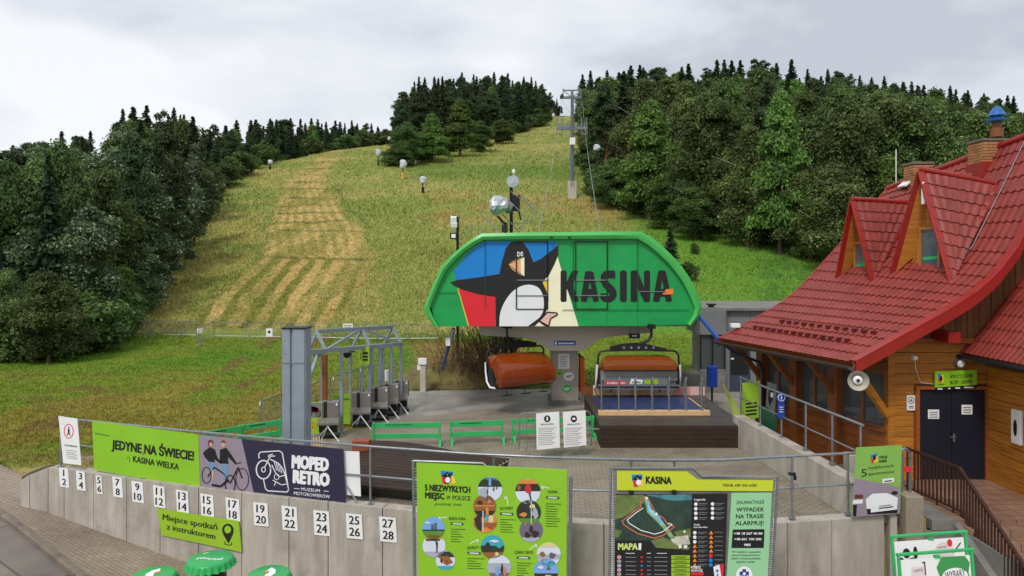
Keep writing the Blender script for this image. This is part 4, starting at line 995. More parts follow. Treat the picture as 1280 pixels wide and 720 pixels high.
# ---- chimneys built of bricks
def chimney(c, w, d, z0, z1, brick=(.25,.12,.075)):
    ch = part('chimney', MB().box((c[0], c[1], (z0+z1)/2), (w-.04, d-.04, z1-z0)), M_mortar, house)
    n = int((z1-z0)/brick[2]); me = mesh_of('brick', MB().box((0,0,0), (brick[0]-.012, brick[1], brick[2]-.012)), M_brick)
    for k in range(n):
        z = z0+(k+.5)*brick[2]; off = .5*brick[0] if k % 2 else 0
        for sx, L_, fx in ((0, w, 1), (1, d, 0)):
            for sgn in ((-1,) if sx == 0 else (-1,)):
                m = int(L_/brick[0])+1
                for i in range(m+1):
                    t = -L_/2+i*brick[0]+off-brick[0]/2; a, b = max(-L_/2, t), min(L_/2, t+brick[0])
                    if b-a < .05: continue
                    o = bpy.data.objects.new('brick', me); COL.objects.link(o); o.parent = ch
                    mid = (a+b)/2; s = (b-a-.012)/(brick[0]-.012)
                    base = Vector((c[0], c[1], 0))-world_loc(house)
                    if sx == 0: o.location = base+Vector((mid, -d/2+brick[1]/2-.015, z)); o.scale = (s,1,1)
                    else: o.location = base+Vector((-w/2+brick[1]/2-.015, mid, z)); o.rotation_euler = (0,0,math.pi/2); o.scale = (s,1,1)
    return ch
ch = chimney((12.46,18.3), .82, .6, 7.2, 8.36); part('chimney_cap', MB().box((12.46,18.3,8.385), (.88,.66,.05)), M_mortar, ch)
part('flashing', MB().box((12.46,18.3,7.62), (.9,.68,.4)), M_roofbarge, ch)
ch2 = chimney((11.83,20.5), .55, .5, 7.0, 8.08); part('chimney_cap', MB().box((11.83,20.5,8.11), (.62,.57,.06)), M_mortar, ch2)
cw = thing('chimney_cowl', 'blue bell-shaped metal cowl on the larger brick chimney', 'chimney cowl', (12.6,18.3,8.5))
part('pipe', MB().lathe((12.6,18.3,0), [(.15,8.5),(.15,8.72),(.11,8.74),(.11,8.9)], 16), M_woodpost, cw, smooth=True)
part('hood', MB().lathe((12.6,18.3,0), [(.10,8.86),(.27,8.90),(.28,8.93),(.13,8.99),(.12,9.03),(.22,9.05),(.17,9.13),(.09,9.26),(.02,9.3)], 20), mat('cowl_blue', (40,100,170), .35, .1, .1, 3), cw, smooth=True)
hc = roof_at(1136, 233)[0]; part('roof_hatch', MB().box(hc+Vector((0,0,.15)), (.5,.42,.05), M=Matrix.Rotation(-.7, 3, 'Y')), M_white, house)
wh = thing('roof_camera_box', 'small white box at the far corner of the red eave', 'box', E1+Vector((.5,0,.5))); part('case', MB().box(E1+Vector((.42,-.1,.42)), (.26,.2,.12)), M_white, wh, bevel=.01)
rod = thing('lightning_rod', 'thin conductor rod on the roof ridge', 'lightning rod', RS(.05,5.2)); part('rod', MB().tube(RS(.05,5.2), RS(.05,5.2)+Vector((0,0,1.1)), .015, 5), M_white, rod)
part('conductor_wire', MB().path([RS(.8, u, .07) for u in us_[16:]], .012, 5), M_galv, house); 
# ---- wing roof on the right
wing = part('wing_roof', MB().grid([[Vector((10.85+x, y, 3.0+1.25*x))+Vector((0,0,.0)) for x in (0,3)] for y in (17.0,12.5)], flip=True), M_wooddark, house)
def WR(v, s, h): return Vector((10.85+3*s, 17.0-4.5*v, 3.05+1.25*3*s))+Vector((-.78,0,.62))*h
for i in range(3):
    part('roof_sheet', MB().grid(tile_grid(WR, .4, .17, [k/12 for k in range(13)], i/3, (i+1)/3, 4.5, amp=.035, step=.02, per=6)), M_roof, wing, smooth=True)
part('gutter', MB().path([(10.78,17.0,2.97),(10.78,12.5,2.97)], .06, 8), M_dark, house, smooth=True)
part('soffit', MB().box((11.15,14.8,2.93), (.6,4.4,.05)), M_woodred, house)
# ---- loudspeaker
ls = thing('loudspeaker', 'grey horn loudspeaker hanging under the near corner of the red eave', 'loudspeaker', P(1072,475,15.9))
c = P(1072,475,15.9); ax = Vector((-.28,-1,-.06)).normalized()
def orient(mb, c, ax):
    q = ax.to_track_quat('Z','Y'); mb.v = [tuple(c+q@Vector(v)) for v in mb.v]; return mb
part('horn', orient(MB().lathe((0,0,0), [(.05,-.22),(.09,-.15),(.13,-.02),(.2,.07),(.225,.08),(.225,.095),(.19,.06),(.12,-.03),(.09,-.06)], 28), c, ax), mat('horn_grey', (176,170,158), .5, 0, .08, 4), ls, smooth=True)
part('driver', orient(MB().lathe((0,0,0), [(.10,-.02),(.10,.03),(.07,.055),(.02,.06)], 20), c, ax), M_white, ls, smooth=True); part('driver_core', orient(MB().lathe((0,0,0), [(.04,.05),(.035,.075),(.01,.08)], 12), c, ax), M_black, ls, smooth=True)
part('bracket', MB().path([c+Vector((.0,.15,.02)), c+Vector((.02,.2,.3)), c+Vector((.02,.25,.42))], .02, 6), M_galv, ls)
# ---- terrace, stairs, brown railing
ter = part('terrace', MB().box((10.35, 15.65, -.06), (2.7, 2.75, .14)), M_tile, None); tag(ter, 'terracotta tiled landing in front of the dark double door', 'terrace'); ter['kind'] = 'structure'
st = thing('staircase', 'tiled stairs going down from the landing by the brown railing', 'stairs', (9.1,14.3,0)); st['kind'] = 'structure'
for k in range(9): part('step', MB().box((10.35, 14.28-.15-k*.29, -.16-k*.165), (2.5,.31,.165)), M_tile, st)
part('stringer', MB().beam((9.02,14.4,-.16),(9.02,11.6,-1.75), .14, .34), M_concd, st)
part('side_wall', MB().box((9.12,13.3,-1.3), (.06,3,2.2)), M_concd, st)
ldg = part('landing_edge', MB().box((8.75,15.1,-.09), (.5,1.7,.2)), M_concd, None); tag(ldg, 'concrete ledge beside the foot of the brown railing', 'ledge')
br = thing('stair_railing', 'brown metal railing with upright bars along landing and stairs', 'railing', (9.0,15.9,0))
RA, RB, RC = Vector((9.0,16.1,1.0)), Vector((9.22,14.5,1.0)), Vector((9.0,11.7,-.55)); 
part('top_rail', MB().beam(RA, RB, .06, .05).beam(RB, RC, .06, .05), M_brown, br)
part('bottom_rail', MB().beam(RA-Vector((0,0,.88)), RB-Vector((0,0,.88)), .04, .03).beam(RB-Vector((0,0,.88)), RC-Vector((0,0,.88)), .04, .03), M_brown, br)
for a, b, n in ((RA, RB, 14), (RB, RC, 27)):
    for k in range(n):
        p = a.lerp(b, (k+.5)/n); part('baluster', MB().beam(p-Vector((0,0,.02)), p-Vector((0,0,.98 if k%4 == 0 else .9)), .028, .028, up=(1,0,0)), M_brown, br)
bw_ = part('retaining_slab', MB().box((8.62, 14.26, -1.35), (1.1,.06,2.3)), M_concd, None); tag(bw_, 'dark concrete slab face between the pebble pillar and the stairs', 'wall')
pp = thing('pebble_pillar', 'pebble-dashed pillar at the right end of the front concrete wall', 'pillar', (8.05,14.2,-2.2))
M_peb = mat('pebble_dash', (150,138,120), .9, 0, .35, 45, .8, 60)
part('shaft', MB().box((8.1,14.35,-.93), (.36,.42,2.9)).box((8.45,14.25,-1.5), (.35,.3,2.0)), M_peb, pp, bevel=.02)
#@@
# ------------------------------------------------------------------ front concrete wall
def wpt(u, d=0.0, z=0.0): D = float(wallD(u))+d; return Vector(((u-640)*D/F, D, z))
def wtop(u): return float(np.interp(u, [25,40,62], [-.30,-.10,.10])) if u < 62 else .10
fw = thing('front_wall', 'long grey concrete retaining wall with numbered plates, curving across the front', 'wall', wpt(640, .1, -2))
joints = [25,37,60,80,117,158,200,248,302,361,410,478,530,585,640,697,755,812,868,925,985,1040,1106]
fb = part('wall_core', MB().grid([[wpt(u, .10, -2.6) for u in range(27, 1107, 12)], [wpt(u, .10, wtop(u)-.02) for u in range(27, 1107, 12)]]).grid([[wpt(u, .27, wtop(u)-.02) for u in range(27, 1107, 12)], [wpt(u, .10, wtop(u)-.02) for u in range(27, 1107, 12)]]), M_joint, fw)
for a, b in zip(joints[:-1], joints[1:]):
    A, B = wpt(a), wpt(b); t = (B-A).normalized(); n = Vector((-t.y, t.x, 0)); n = n if n.y > 0 else -n; g = t*.009
    A0, B0 = A+g, B-g; za, zb = wtop(a), wtop(b); lo = -2.75
    o_ = n*random.uniform(-.004, .004)
    mb = MB(); q = [A0+o_, B0+o_, B0+n*.30, A0+n*.30]
    mb.add([Vector((p.x,p.y,lo)) for p in q]+[Vector((q[0].x,q[0].y,za)), Vector((q[1].x,q[1].y,zb)), Vector((q[2].x,q[2].y,zb)), Vector((q[3].x,q[3].y,za))], [(0,1,2,3),(4,5,6,7),(0,1,5,4),(1,2,6,5),(2,3,7,6),(3,0,4,7)])
    part('wall_panel', mb, M_conc, fw, bevel=.008)
part('wall_end', MB().box(wpt(1112, .14, -1.25), (.14,.32,2.72)), M_conc, fw, bevel=.01)
NUM = ['one', 'two', 'three', 'four', 'five', 'six', 'seven', 'eight', 'nine', 'ten', 'eleven', 'twelve', 'thirteen', 'fourteen', 'fifteen', 'sixteen', 'seventeen', 'eighteen', 'nineteen', 'twenty', 'twenty-one', 'twenty-two', 'twenty-three', 'twenty-four', 'twenty-five', 'twenty-six', 'twenty-seven', 'twenty-eight']
# numbered plates
def wplane(u0, u1, d=-.02): return Plane((u0, float(wallD(u0))+d), (u1, float(wallD(u1))+d))
plates = [(80,597,1,11.5,24),(101,601,3,11,24),(124,606,5,7,23),(147,609,7,12,25),(172,615,9,14,26),(199,621,11,14,27),(228,627,13,15,28),(259,632,15,16,28),(291,637,17,17,28),(326,643,19,18,29),(362,648,21,19,30),(402,654,23,19.5,31),(443,658,25,20,31),(485,662,27,21,31)]
for i, (x, y, n_, w, h) in enumerate(plates):
    pl = wplane(x-12, x+12); t = thing('number_plate', f'white plate reading {NUM[n_-1]} over {NUM[n_]} on the concrete wall', 'number plate', pl.hit(x, y), 'number plates along the concrete wall')
    sk = .17*w if i < 9 else .10*w; r_ = (-.06 if i < 6 else 0.03)*h
    board(pl, [(x-w/2-.8, y-h/2-sk/2), (x+w/2-.8, y-h/2+sk/2), (x+w/2+.8, y+h/2+sk/2), (x-w/2+.8, y+h/2-sk/2)], M_white, t, 'plate', .004)
    for k, v in enumerate((n_, n_+1)):
        s = str(v); ww = (.34 if len(s) == 1 else .68)*w; yb = y-h*.08+k*h*.47; xo = -.3+k*.6
        g_ = text_geo(s, 0); ww = (g_[3]-g_[2])/.71*h*.345*.92
        text(pl, s, x-ww/2+xo, yb-sk*ww/w*.5, x+ww/2+xo, yb+sk*ww/w*.5, h*.345, M_dark, t, 1, .026, name='digits')
# ------------------------------------------------------------------ front railing
fr = thing('front_railing', 'grey tube railing standing on the front concrete wall', 'railing', wpt(640, .15, .1))
RU_ = [75,115,180,250,340,432,463,520,590,617,700,789,843,900,990,1050,1128]
def rl(z, u): return wpt(u, .14, z+(.04 if u > 900 else 0))
part('top_rail', MB().path([rl(1.33, u) for u in RU_], .028, 8), M_galv, fr, smooth=True)
part('mid_rail', MB().path([rl(.70, u) for u in RU_], .02, 8), M_galv, fr, smooth=True)
for u in (76,180,340,463,617,789,843,990,1060): part('post', MB().tube(rl(.1, u), rl(1.32, u), .026, 8).box(rl(.11, u), (.12,.12,.02)).tube(rl(.66, u), rl(.74, u), .036, 8), M_galv, fr, smooth=True)
part('brace', MB().tube(rl(.68, 425), rl(.12, 446)+Vector((0,.0,0)), .02, 6), M_galv, fr)
part('end_loop', MB().path([rl(.1,1118), rl(1.2,1120), rl(1.33,1124), rl(1.38,1131), rl(1.3,1138), rl(.1,1137)], .03, 8), M_galv, fr, smooth=True)
part('end_loop', MB().path([rl(.1,1126), rl(1.1,1128), rl(1.26,1129), rl(1.28,1125)], .026, 8), M_galv, fr, smooth=True)
part('red_clamp', MB().box(rl(.95,1133), (.16,.07,.09)), M_red, fr)
part('cable_tie', MB().box(rl(.98,990), (.13,.06,.05)).box(rl(.9,993), (.07,.05,.09)), M_black, fr)
# right concrete side wall and its railing
Q0 = Vector((6.36, 20.3, 0)); Q1 = Vector((6.90, 14.25, 0)); qd = (Q1-Q0).normalized(); qn = Vector((qd.y, -qd.x, 0)); qn = qn if qn.x > 0 else -qn
sw = thing('side_wall', 'low grey concrete wall running from the platform to the front wall', 'wall', Q0)
for k in range(4):
    a = Q0.lerp(Q1, k/4)+qd*.005; b = Q0.lerp(Q1, (k+1)/4)-qd*.005; za, zb = .86-.02*k, .86-.02*(k+1)
    mb = MB(); mb.add([a, b, b+qn*.32, a+qn*.32, a+Vector((0,0,za)), b+Vector((0,0,zb)), b+qn*.32+Vector((0,0,zb)), a+qn*.32+Vector((0,0,za))], [(0,1,2,3),(4,5,6,7),(0,1,5,4),(1,2,6,5),(2,3,7,6),(3,0,4,7)])
    part('wall_panel', mb, M_conc, sw, bevel=.012)
sr = thing('side_railing', 'grey tube railing on the low wall in front of the lodge windows', 'railing', Q0)
def sp(t, z): return Q0.lerp(Q1, t)+qn*.22+Vector((0,0,z))
part('top_rail', MB().path([sp(t/8, 1.93) for t in range(9)], .028, 8), M_galv, sr, smooth=True); part('mid_rail', MB().path([sp(t/8, 1.35) for t in range(9)], .02, 8), M_galv, sr, smooth=True)
for t in (.01,.22,.42,.62,.81,.985): part('post', MB().tube(sp(t,.8), sp(t,1.93), .026, 8).box(sp(t,.83), (.12,.12,.03)), M_galv, sr, smooth=True)
bs = thing('blue_pole_sign', 'narrow blue round-and-text sign wrapped on a post of the side railing', 'sign', sp(.42,1.5))
c = sp(.42,1.62)+Vector((-.03,-.05,0)); part('panel', MB().box(c, (.17,.02,.62)).tube(c+Vector((0,0,.22)), c+Vector((0,-.02,.22)), .12, 20), M_bluepaint, bs)
part('ring', MB().path([c+Vector((.085*math.cos(a), -.03, .22+.085*math.sin(a))) for a in [2*math.pi*k/16 for k in range(17)]], .008, 5).box(c+Vector((0,-.025,.22)), (.02,.01,.1)).box(c+Vector((0,-.02,-.02)), (.1,.01,.015)).box(c+Vector((0,-.02,-.08)), (.1,.01,.015)).box(c+Vector((0,-.02,-.14)), (.1,.01,.015)), M_pwhite, bs)
# ------------------------------------------------------------------ banners on the railing
def bplane(u0, u1, d=.09): return Plane((u0, float(wallD(u0))+d), (u1, float(wallD(u1))+d))
t = thing('white_warning_sign', 'tall white sign with a red ring pictogram at the left end of the railing', 'sign', wpt(88, .08, .1)); pl = bplane(74, 102)
board(pl, [(73,520),(96.5,523.5),(101.5,581.5),(79,579)], M_white, t, 'board', .01)
c = (86,539); R_ = 5.6; ring = [(c[0]+R_*math.cos(a), c[1]+R_*1.55*math.sin(a)) for a in [2*math.pi*k/28 for k in range(29)]]
polys(pl, stroke(ring, 1.0), M_red, t, 1, 'ring'); polys(pl, [ell(86.2,534.4,1,1.2,10), [(85,536),(87.3,536.4),(87,541),(88.4,544.5),(87.2,544.6),(86,541.5),(84.2,544.8),(83.4,544.2),(85,540.5)]], M_black, t, 1, 'pictogram')
text(pl, 'WSTĘP WZBRONIONY', 80.8, 557.4, 96.6, 559.4, 2.2, M_dark, t, 1, .01)
polys(pl, [q for k in range(5) for q in stroke([(82.5+.4*k, 562.5+k*2.4), (96.2+.3*k-(k%2)*2, 564.2+k*2.4)], .6)], M_greybar, t, 1, 'lettering')
t = thing('green_banner', 'lime green banner reading JEDYNE NA ŚWIECIE! KASINA WIELKA on the railing', 'banner', wpt(180, .08, .1)); pl = bplane(115, 250)
board(pl, [(115,526),(181,534.5),(248,543),(250.2,610.5),(183,599),(117.5,587)], M_lime2, t, 'sheet', .012)
text(pl, 'JEDYNE NA ŚWIECIE!', 140, 561, 242, 575.5, 11.2, M_black, t, 1, .045, lead=.03); text(pl, 'KASINA WIELKA', 166.5, 577.2, 223.5, 587.5, 7.6, M_black, t, 1, .028, lead=.03)
polys(pl, stroke([(161+1.6*math.cos(a), 573+2*math.sin(a)) for a in [math.pi*.85+k*math.pi*1.3/10 for k in range(11)]]+[(161.6,578)], .5), M_black, t, 1, 'pin'); polys(pl, stroke([(118.5,541.5),(137,545)], 1.0), M_dkgreen, t, 1, 'lettering')
t = thing('moped_banner', 'dark violet MOPED RETRO banner with two riders pictured on its left end', 'banner', wpt(340, .08, .1)); pl = bplane(249, 432)
board(pl, [(248.5,543),(338,552.5),(429,561.5),(432.5,633.5),(340,622),(250.6,610.6)], M_navy, t, 'sheet', .012)
poly(pl, [(248.7,543.2),(302,548.8),(318,618.8),(250.8,610.2)], M_mauve, t, 1, 'photo_print')
text(pl, 'MOPED', 365.5, 585, 410, 589, 15.5, M_pwhite, t, 1, .08, lead=.03); text(pl, 'RETRO', 367, 603.5, 411, 608, 15.5, M_pwhite, t, 1, .08, lead=.03)
text(pl, 'MUZEUM', 376.5, 613, 400, 615.4, 4.0, M_pwhite, t, 1, .01); text(pl, 'MOTOROWERÓW', 367.5, 618.2, 412.5, 623, 4.2, M_pwhite, t, 1, .01)
polys(pl, stroke([(367.5,610.4),(374.5,611)], .7)+stroke([(404.5,613.6),(411,614.2)], .7), M_pwhite, t, 1, 'dash')
def ring(cx, cy, rx, ry, n=26): return [(cx+rx*math.cos(2*math.pi*k/n), cy+ry*math.sin(2*math.pi*k/n)) for k in range(n+1)]
lg = stroke([(324,573),(323.5,567.5),(326,565),(349,563.5),(353,566),(361,612),(359,615),(335,613.5),(332,611),(329.5,599)], 1.2)+stroke(ring(329.5,587,9,11.5), 1.5)+stroke(ring(329.5,587,2.4,3), 1.1)
lg += stroke([(330.5,585),(337,572),(339,570),(344,570)], 1.2)+stroke([(337,573),(335.5,569.5),(341,567.5)], 1.1)+stroke([(338,574),(348,579),(353,585),(356,592),(361,612)], 1.3)+stroke([(340,581),(344,590),(349,596),(356,594)], 1.1)
for k in range(4): lg += stroke([(343+k*2.3,577+k),(346+k*2.2,588+k*1.2)], .8)
lg += stroke(ring(346,596,3,3.6,14), .8)+stroke([(341,600),(352,606),(358,605)], 1)+stroke([(345,602),(343,607)], 1)
polys(pl, lg, M_pwhite, t, 1, 'moped_emblem')
skin = flat('skin_print', (206,160,140)); hair = flat('hair_print', (110,60,44)); denim = flat('denim_print', (110,150,180))
polys(pl, stroke(ring(258.5,594,5.6,10), 1.1)+stroke(ring(288,605,6.2,11), 1.5)+stroke(ring(303,599,8,13.5), 1.1)+stroke([(260,596),(268,584),(280,592),(288,604),(298,584),(303,598)], 1.8)+stroke([(294,580),(302,578)], 1.2)+stroke([(265,606),(276,608),(286,600)], 3), M_black, t, 2, 'cycle_print')
polys(pl, [[(258,562),(263,558.5),(269,562),(272,572),(279,579),(277,580),(268,574),(269,578),(261,577),(256,571),(254,566)], [(275,562),(283,559.5),(288,566),(296,578),(294,580),(285,571),(286,580),(275,579)]], M_black, t, 2, 'jacket_print')
polys(pl, [[(261,577),(269,578),(272,586),(266,592),(263,586)], [(276,579),(286,580),(284,598),(279,598)]], denim, t, 2, 'jeans_print')
polys(pl, [ell(263.5,554.5,2.6,4,12), ell(279.5,555.5,2.6,3.8,12), [(265,585),(268,590),(267,600),(265,600)]], skin, t, 3, 'skin_print'); polys(pl, [[(260.4,556),(261,550.5),(264,549.2),(266.8,551),(267,555),(265.4,552.6),(262.4,553),(261.6,559)], [(276.6,554),(277,551.3),(280,550),(282.6,552),(282,553.4),(278,553)]], hair, t, 4, 'hair_print')
t = thing('blank_board', 'blank white board hanging on the railing right of the violet banner', 'board', wpt(440, .1, .1)); pl = bplane(430, 452, .17)
board(pl, [(430.5,564),(449,564.5),(451,620.5),(432.5,618.5)], M_white, t, 'board', .01)
t = thing('meeting_point_sign', 'lime sign reading Miejsce spotkań z instruktorem with a map pin on the concrete wall', 'sign', wpt(250, -.03, -.6)); pl = wplane(197, 302, -.06)
board(pl, [(196.5,635.5),(298.5,651.5),(302,690),(201.5,669)], M_lime, t, 'board', .012)
text(pl, 'Miejsce spotkań', 203.5, 649.5, 271.5, 662.5, 7.4, M_black, t, 1, .026, lead=.03); text(pl, 'z instruktorem', 208.5, 661.5, 269, 674, 7.2, M_black, t, 1, .026, lead=.03)
pin = [(285.6,679.5),(279.4,668.5),(278.0,664)]+[(284.9+7.2*math.cos(a), 662.6+8.0*math.sin(a)) for a in [math.pi+k*math.pi/14 for k in range(15)]]+[(291.6,667),(288.5,674)]
polys(pl, [pin]+stroke([(281.5,676.5),(281,680),(286,681.6),(290,680.6),(289,678)], 1.0), M_black, t, 1, 'pin'); polys(pl, [ell(284.9,661.8,4.2,4.8,18)], M_lime, t, 2, 'pin_hole')
# right poster on the railing
t = thing('apartments_poster', 'green poster with 5 wyjątkowych apartamentów and a bedroom picture at the railing end', 'poster', wpt(1096, 0, .1)); pl = Plane((1066, 14.05), (1128, 14.2))
board(pl, [(1070.5,559.5),(1127.5,556.5),(1125,642),(1065,646.5)], M_soft, t, 'board', .015)
poly(pl, [(1068.2,597.5),(1124.8,609),(1124.6,641.8),(1065.2,646.3)], M_mauve, t, 1, 'photo_print')
polys(pl, [[(1082,624),(1090,617),(1108,616),(1122,622),(1121,634),(1083,636)], [(1065.8,625),(1078,624),(1078,629),(1065.6,630)]], M_pwhite, t, 2, 'bed_print'); polys(pl, [[(1083,636),(1121.5,634),(1121.2,641),(1084,643)], [(1066,631),(1071,631),(1070,645),(1066,645)], ell(1118,616,4,2.4,12)], M_black, t, 2, 'furniture_print'); polys(pl, [ell(1074,620,5,2,12), [(1068,618),(1078,618),(1078,623),(1068,623)]], flat('wine_print', (120,60,60)), t, 3, 'sofa_print')
polys(pl, [[(1102.5,598.5),(1117,597),(1117,602.5),(1102.5,604)], [(1088,630.5),(1121,626.5),(1121,636.5),(1088,640.5)]], M_pwhite, t, 3, 'label_print'); polys(pl, stroke([(1105,601.5),(1114.5,600.4)], 1.4)+stroke([(1098,632.5),(1113,630.8)], .8)+stroke([(1098,635.2),(1116,633)], 1.4), M_dark, t, 4, 'lettering')
text(pl, '5', 1076.5, 596, 1083.5, 595.2, 9.6, M_black, t, 1, 0); text(pl, 'wyjątkowych', 1085, 586.6, 1117, 583.6, 4.0, M_black, t, 1, 0); text(pl, 'apartamentów', 1085, 594.2, 1118, 591, 3.8, M_black, t, 1, 0)
text(pl, 'STACJA', 1099, 573.2, 1109, 572.4, 3.2, M_black, t, 1, .03); text(pl, 'KASINA', 1099, 578.2, 1108.5, 577.4, 3.2, M_black, t, 1, .03)
polys(pl, [[(1088.3,569),(1096,566.5),(1096.5,570),(1088.6,573)]], M_blue, t, 1, 'emblem'); polys(pl, [[(1088.4,573),(1092,573.5),(1092,579.5),(1089.5,579)]], M_red, t, 1, 'emblem'); polys(pl, [[(1092,573),(1096.5,570),(1097,577),(1092.5,578)]], M_yel, t, 1, 'emblem'); polys(pl, [ell(1092.8,572,1.8,3.4,12)], M_black, t, 2, 'emblem')
# ------------------------------------------------------------------ information board: 5 NIEZWYKŁYCH MIEJSC
t = thing('places_board', 'big lime board reading 5 NIEZWYKŁYCH MIEJSC W POLSCE with round pictures, before the wall', 'information board', P(615, 720, 13.4)); pl = Plane((515, 13.55), (712, 12.9))
def zz(pl, x, y, o=0): return pl.hit(x, y, o)
board(pl, [(520.5,578.5),(709,587.5),(707.5,800),(524,800)], M_lime2, t, 'board', .03)
mb = MB(); mb.tube(zz(pl,516.5,576,-.03), zz(pl,520,810,-.03), .032, 8).tube(zz(pl,713.5,596,-.03), zz(pl,711.5,810,-.03), .032, 8).path([zz(pl,516,576,-.04), zz(pl,604,579,-.04), zz(pl,609,584,-.04)], .022, 8)
part('frame', mb, M_galv, t, smooth=True)
mb = MB(); mb2 = MB()
for k in range(60):
    y = 586+k*3.6; mb.tube(zz(pl,516.5+.017*(y-576),y,-.03), zz(pl,524+.01*(y-576),y,-.03), .006, 4, caps=False); mb2.tube(zz(pl,707,y+8,-.03), zz(pl,713.5,y+8,-.03), .006, 4, caps=False)
part('mesh_wires', mb, M_galv, t, kind='stuff'); part('mesh_wires', mb2, M_galv, t, kind='stuff')
def q5(x, y): return (510+x/6.0, 600+y/6.0)      # coordinates read off an enlargement of the poster
def T5(s, x0, y0, x1, y1, h, m, lay=1, bold=.02, **k): a, b = q5(x0, y0), q5(x1, y1); return text(pl, s, a[0], a[1], b[0], b[1], h/6.0, m, t, lay, bold, **k)
T5('5 NIEZWYKŁYCH', 128, 78, 466, 97, 46, M_black, bold=.05); T5('MIEJSC', 130, 136, 272, 145, 46, M_black, bold=.05); T5('W', 288, 144, 318, 146, 30, M_black); T5('POLSCE', 335, 148, 468, 154, 34, M_black, bold=.02); T5('poznaj nas', 196, 188, 402, 192, 22, M_black, bold=-.004, shear=.35)
polys(pl, [[q5(*p) for p in ((245,-70),(335,-62),(338,-30),(250,-30))]], M_blue, t, 1, 'emblem'); polys(pl, [[q5(*p) for p in ((250,-30),(285,-30),(300,32),(262,28))]], M_red, t, 1, 'emblem'); polys(pl, [[q5(*p) for p in ((300,-35),(345,-30),(360,25),(300,30))]], M_yel, t, 1, 'emblem')
polys(pl, [[q5(*p) for p in ((252,-32),(280,-50),(296,-62),(308,-48),(336,-58),(322,-28),(326,10),(300,30),(280,18),(274,-22))]], M_black, t, 2, 'emblem'); polys(pl, [[q5(x,y) for x, y in ell(300,-2,20,22,18)]], M_pwhite, t, 3, 'emblem'); polys(pl, [[q5(*p) for p in ((290,-44),(302,-46),(298,-32))]], M_orange, t, 3, 'emblem')
for nm, x0, y0, x1, y1, sx, sy in (('BURZA GÓRA',308,298,432,302,320,326),('SŁOTWINY',690,224,788,222,690,252),('KASINA',1050,98,1122,100,1034,130),('GROŃLETY',444,520,534,516,446,546),('CZARNY GROŃ',796,552,936,553,816,580)):
    T5(nm, x0, y0, x1, y1, 22, M_black, bold=.02)
    w = 100 if sx > 400 else 96
    polys(pl, [[q5(*p) for p in ((sx,sy-9),(sx+w,sy-5),(sx+w,sy+14),(sx,sy+9))]], M_dkgreen, t, 1, 'label'); polys(pl, [[q5(*p) for p in ((sx+16,sy-4),(sx+w-14,sy),(sx+w-14,sy+8),(sx+16,sy+4))]], M_pwhite, t, 2, 'label_lettering')
for x, y, n_, w in ((322,368,6,110),(692,296,6,115),(1032,178,10,118),(446,588,5,130),(818,622,7,110)):
    polys(pl, [q for k in range(n_) for q in stroke([q5(x, y+k*18.5), q5(x+w*(1 if k == 0 else .45+.5*random.random()), y+k*18.5+3)], .75)], M_black, t, 1, 'lettering')
for p in (((230,290),(262,280),(295,277)),((750,190),(748,155),(728,124)),((1060,62),(1030,52),(1000,56)),((466,478),(490,462),(530,452)),((912,522),(935,500),(968,488))):
    pts = [q5(*a) for a in p]; e = pts[0] if p[0][0] == 230 else pts[-1]; o_ = pts[1]; dx, dy = e[0]-o_[0], e[1]-o_[1]; L_ = math.hypot(dx, dy); dx/=L_; dy/=L_
    polys(pl, stroke(pts, .9)+stroke([(e[0]-dx*2.4+dy*2, e[1]-dy*2.4-dx*2), e, (e[0]-dx*2.4-dy*2, e[1]-dy*2.4+dx*2)], .9), M_pwhite, t, 1, 'arrow')
C_ = {k: flat(k+'_photo_print', v) for k, v in dict(sky=(120,170,225), snow=(214,222,236), pale=(170,176,190), meadow=(96,140,60), forest=(44,58,44), wood=(150,96,52), amber=(214,140,64), night=(52,44,40), sand=(220,206,150), red=(200,44,50), teal=(60,170,190), violet=(110,104,124), city=(90,96,116), flesh=(200,130,100)).items()}
def scene_disc(cx, cy, r, bg, bands, blobs):
    """round picture: horizontal bands and simple shapes clipped by the circle"""
    pts = ell(cx, cy, r, r, 34); polys(pl, [[q5(*p) for p in pts]], C_[bg], t, 2, 'round_photo')
    for c, a, b in bands:
        seg = [(cx+r*math.cos(q), cy+r*math.sin(q)) for q in [math.asin(a)+(math.asin(b)-math.asin(a))*k/8 for k in range(9)]]
        seg += [(2*cx-x, y) for x, y in reversed(seg)]; polys(pl, [[q5(*p) for p in seg]], C_[c], t, 3, 'round_photo')
    for k, (c, sh) in enumerate(blobs): polys(pl, [[q5(cx+x*r, cy+y*r) for x, y in sh]], C_[c], t, 4, 'round_photo')
def B(x0,y0,x1,y1): return [(x0,y0),(x1,y0),(x1,y1),(x0,y1)]
def wob(cx, cy, rx, ry, s): r_ = random.Random(s); return [(cx+rx*math.cos(a)*r_.uniform(.6,1.1), cy+ry*math.sin(a)*r_.uniform(.6,1.1)) for a in [2*math.pi*k/11 for k in range(11)]]
scene_disc(192,360,84,'sky',[('meadow',.25,.98),('forest',.12,.25)],[('city',B(-.2,-.35,.05,.1)),('city',B(.1,-.5,.3,.1)),('snow',wob(-.5,-.5,.3,.1,1))])
scene_disc(196,492,86,'snow',[('amber',-.95,-.6),('pale',.5,.95)],[('night',[(.1,-.5),(.35,-.3),(.3,.6),(.2,.6),(.2,0)]),('forest',B(-.7,-.6,.5,-.45))])
scene_disc(282,602,72,'snow',[('forest',-.95,-.35),('teal',.55,.95)],[('wood',[(-.8,-.4),(.3,-.5),(.8,.2),(.1,.5),(-.3,0)]),('flesh',wob(0,.15,.4,.25,4)),('night',wob(-.4,0,.15,.3,2))])
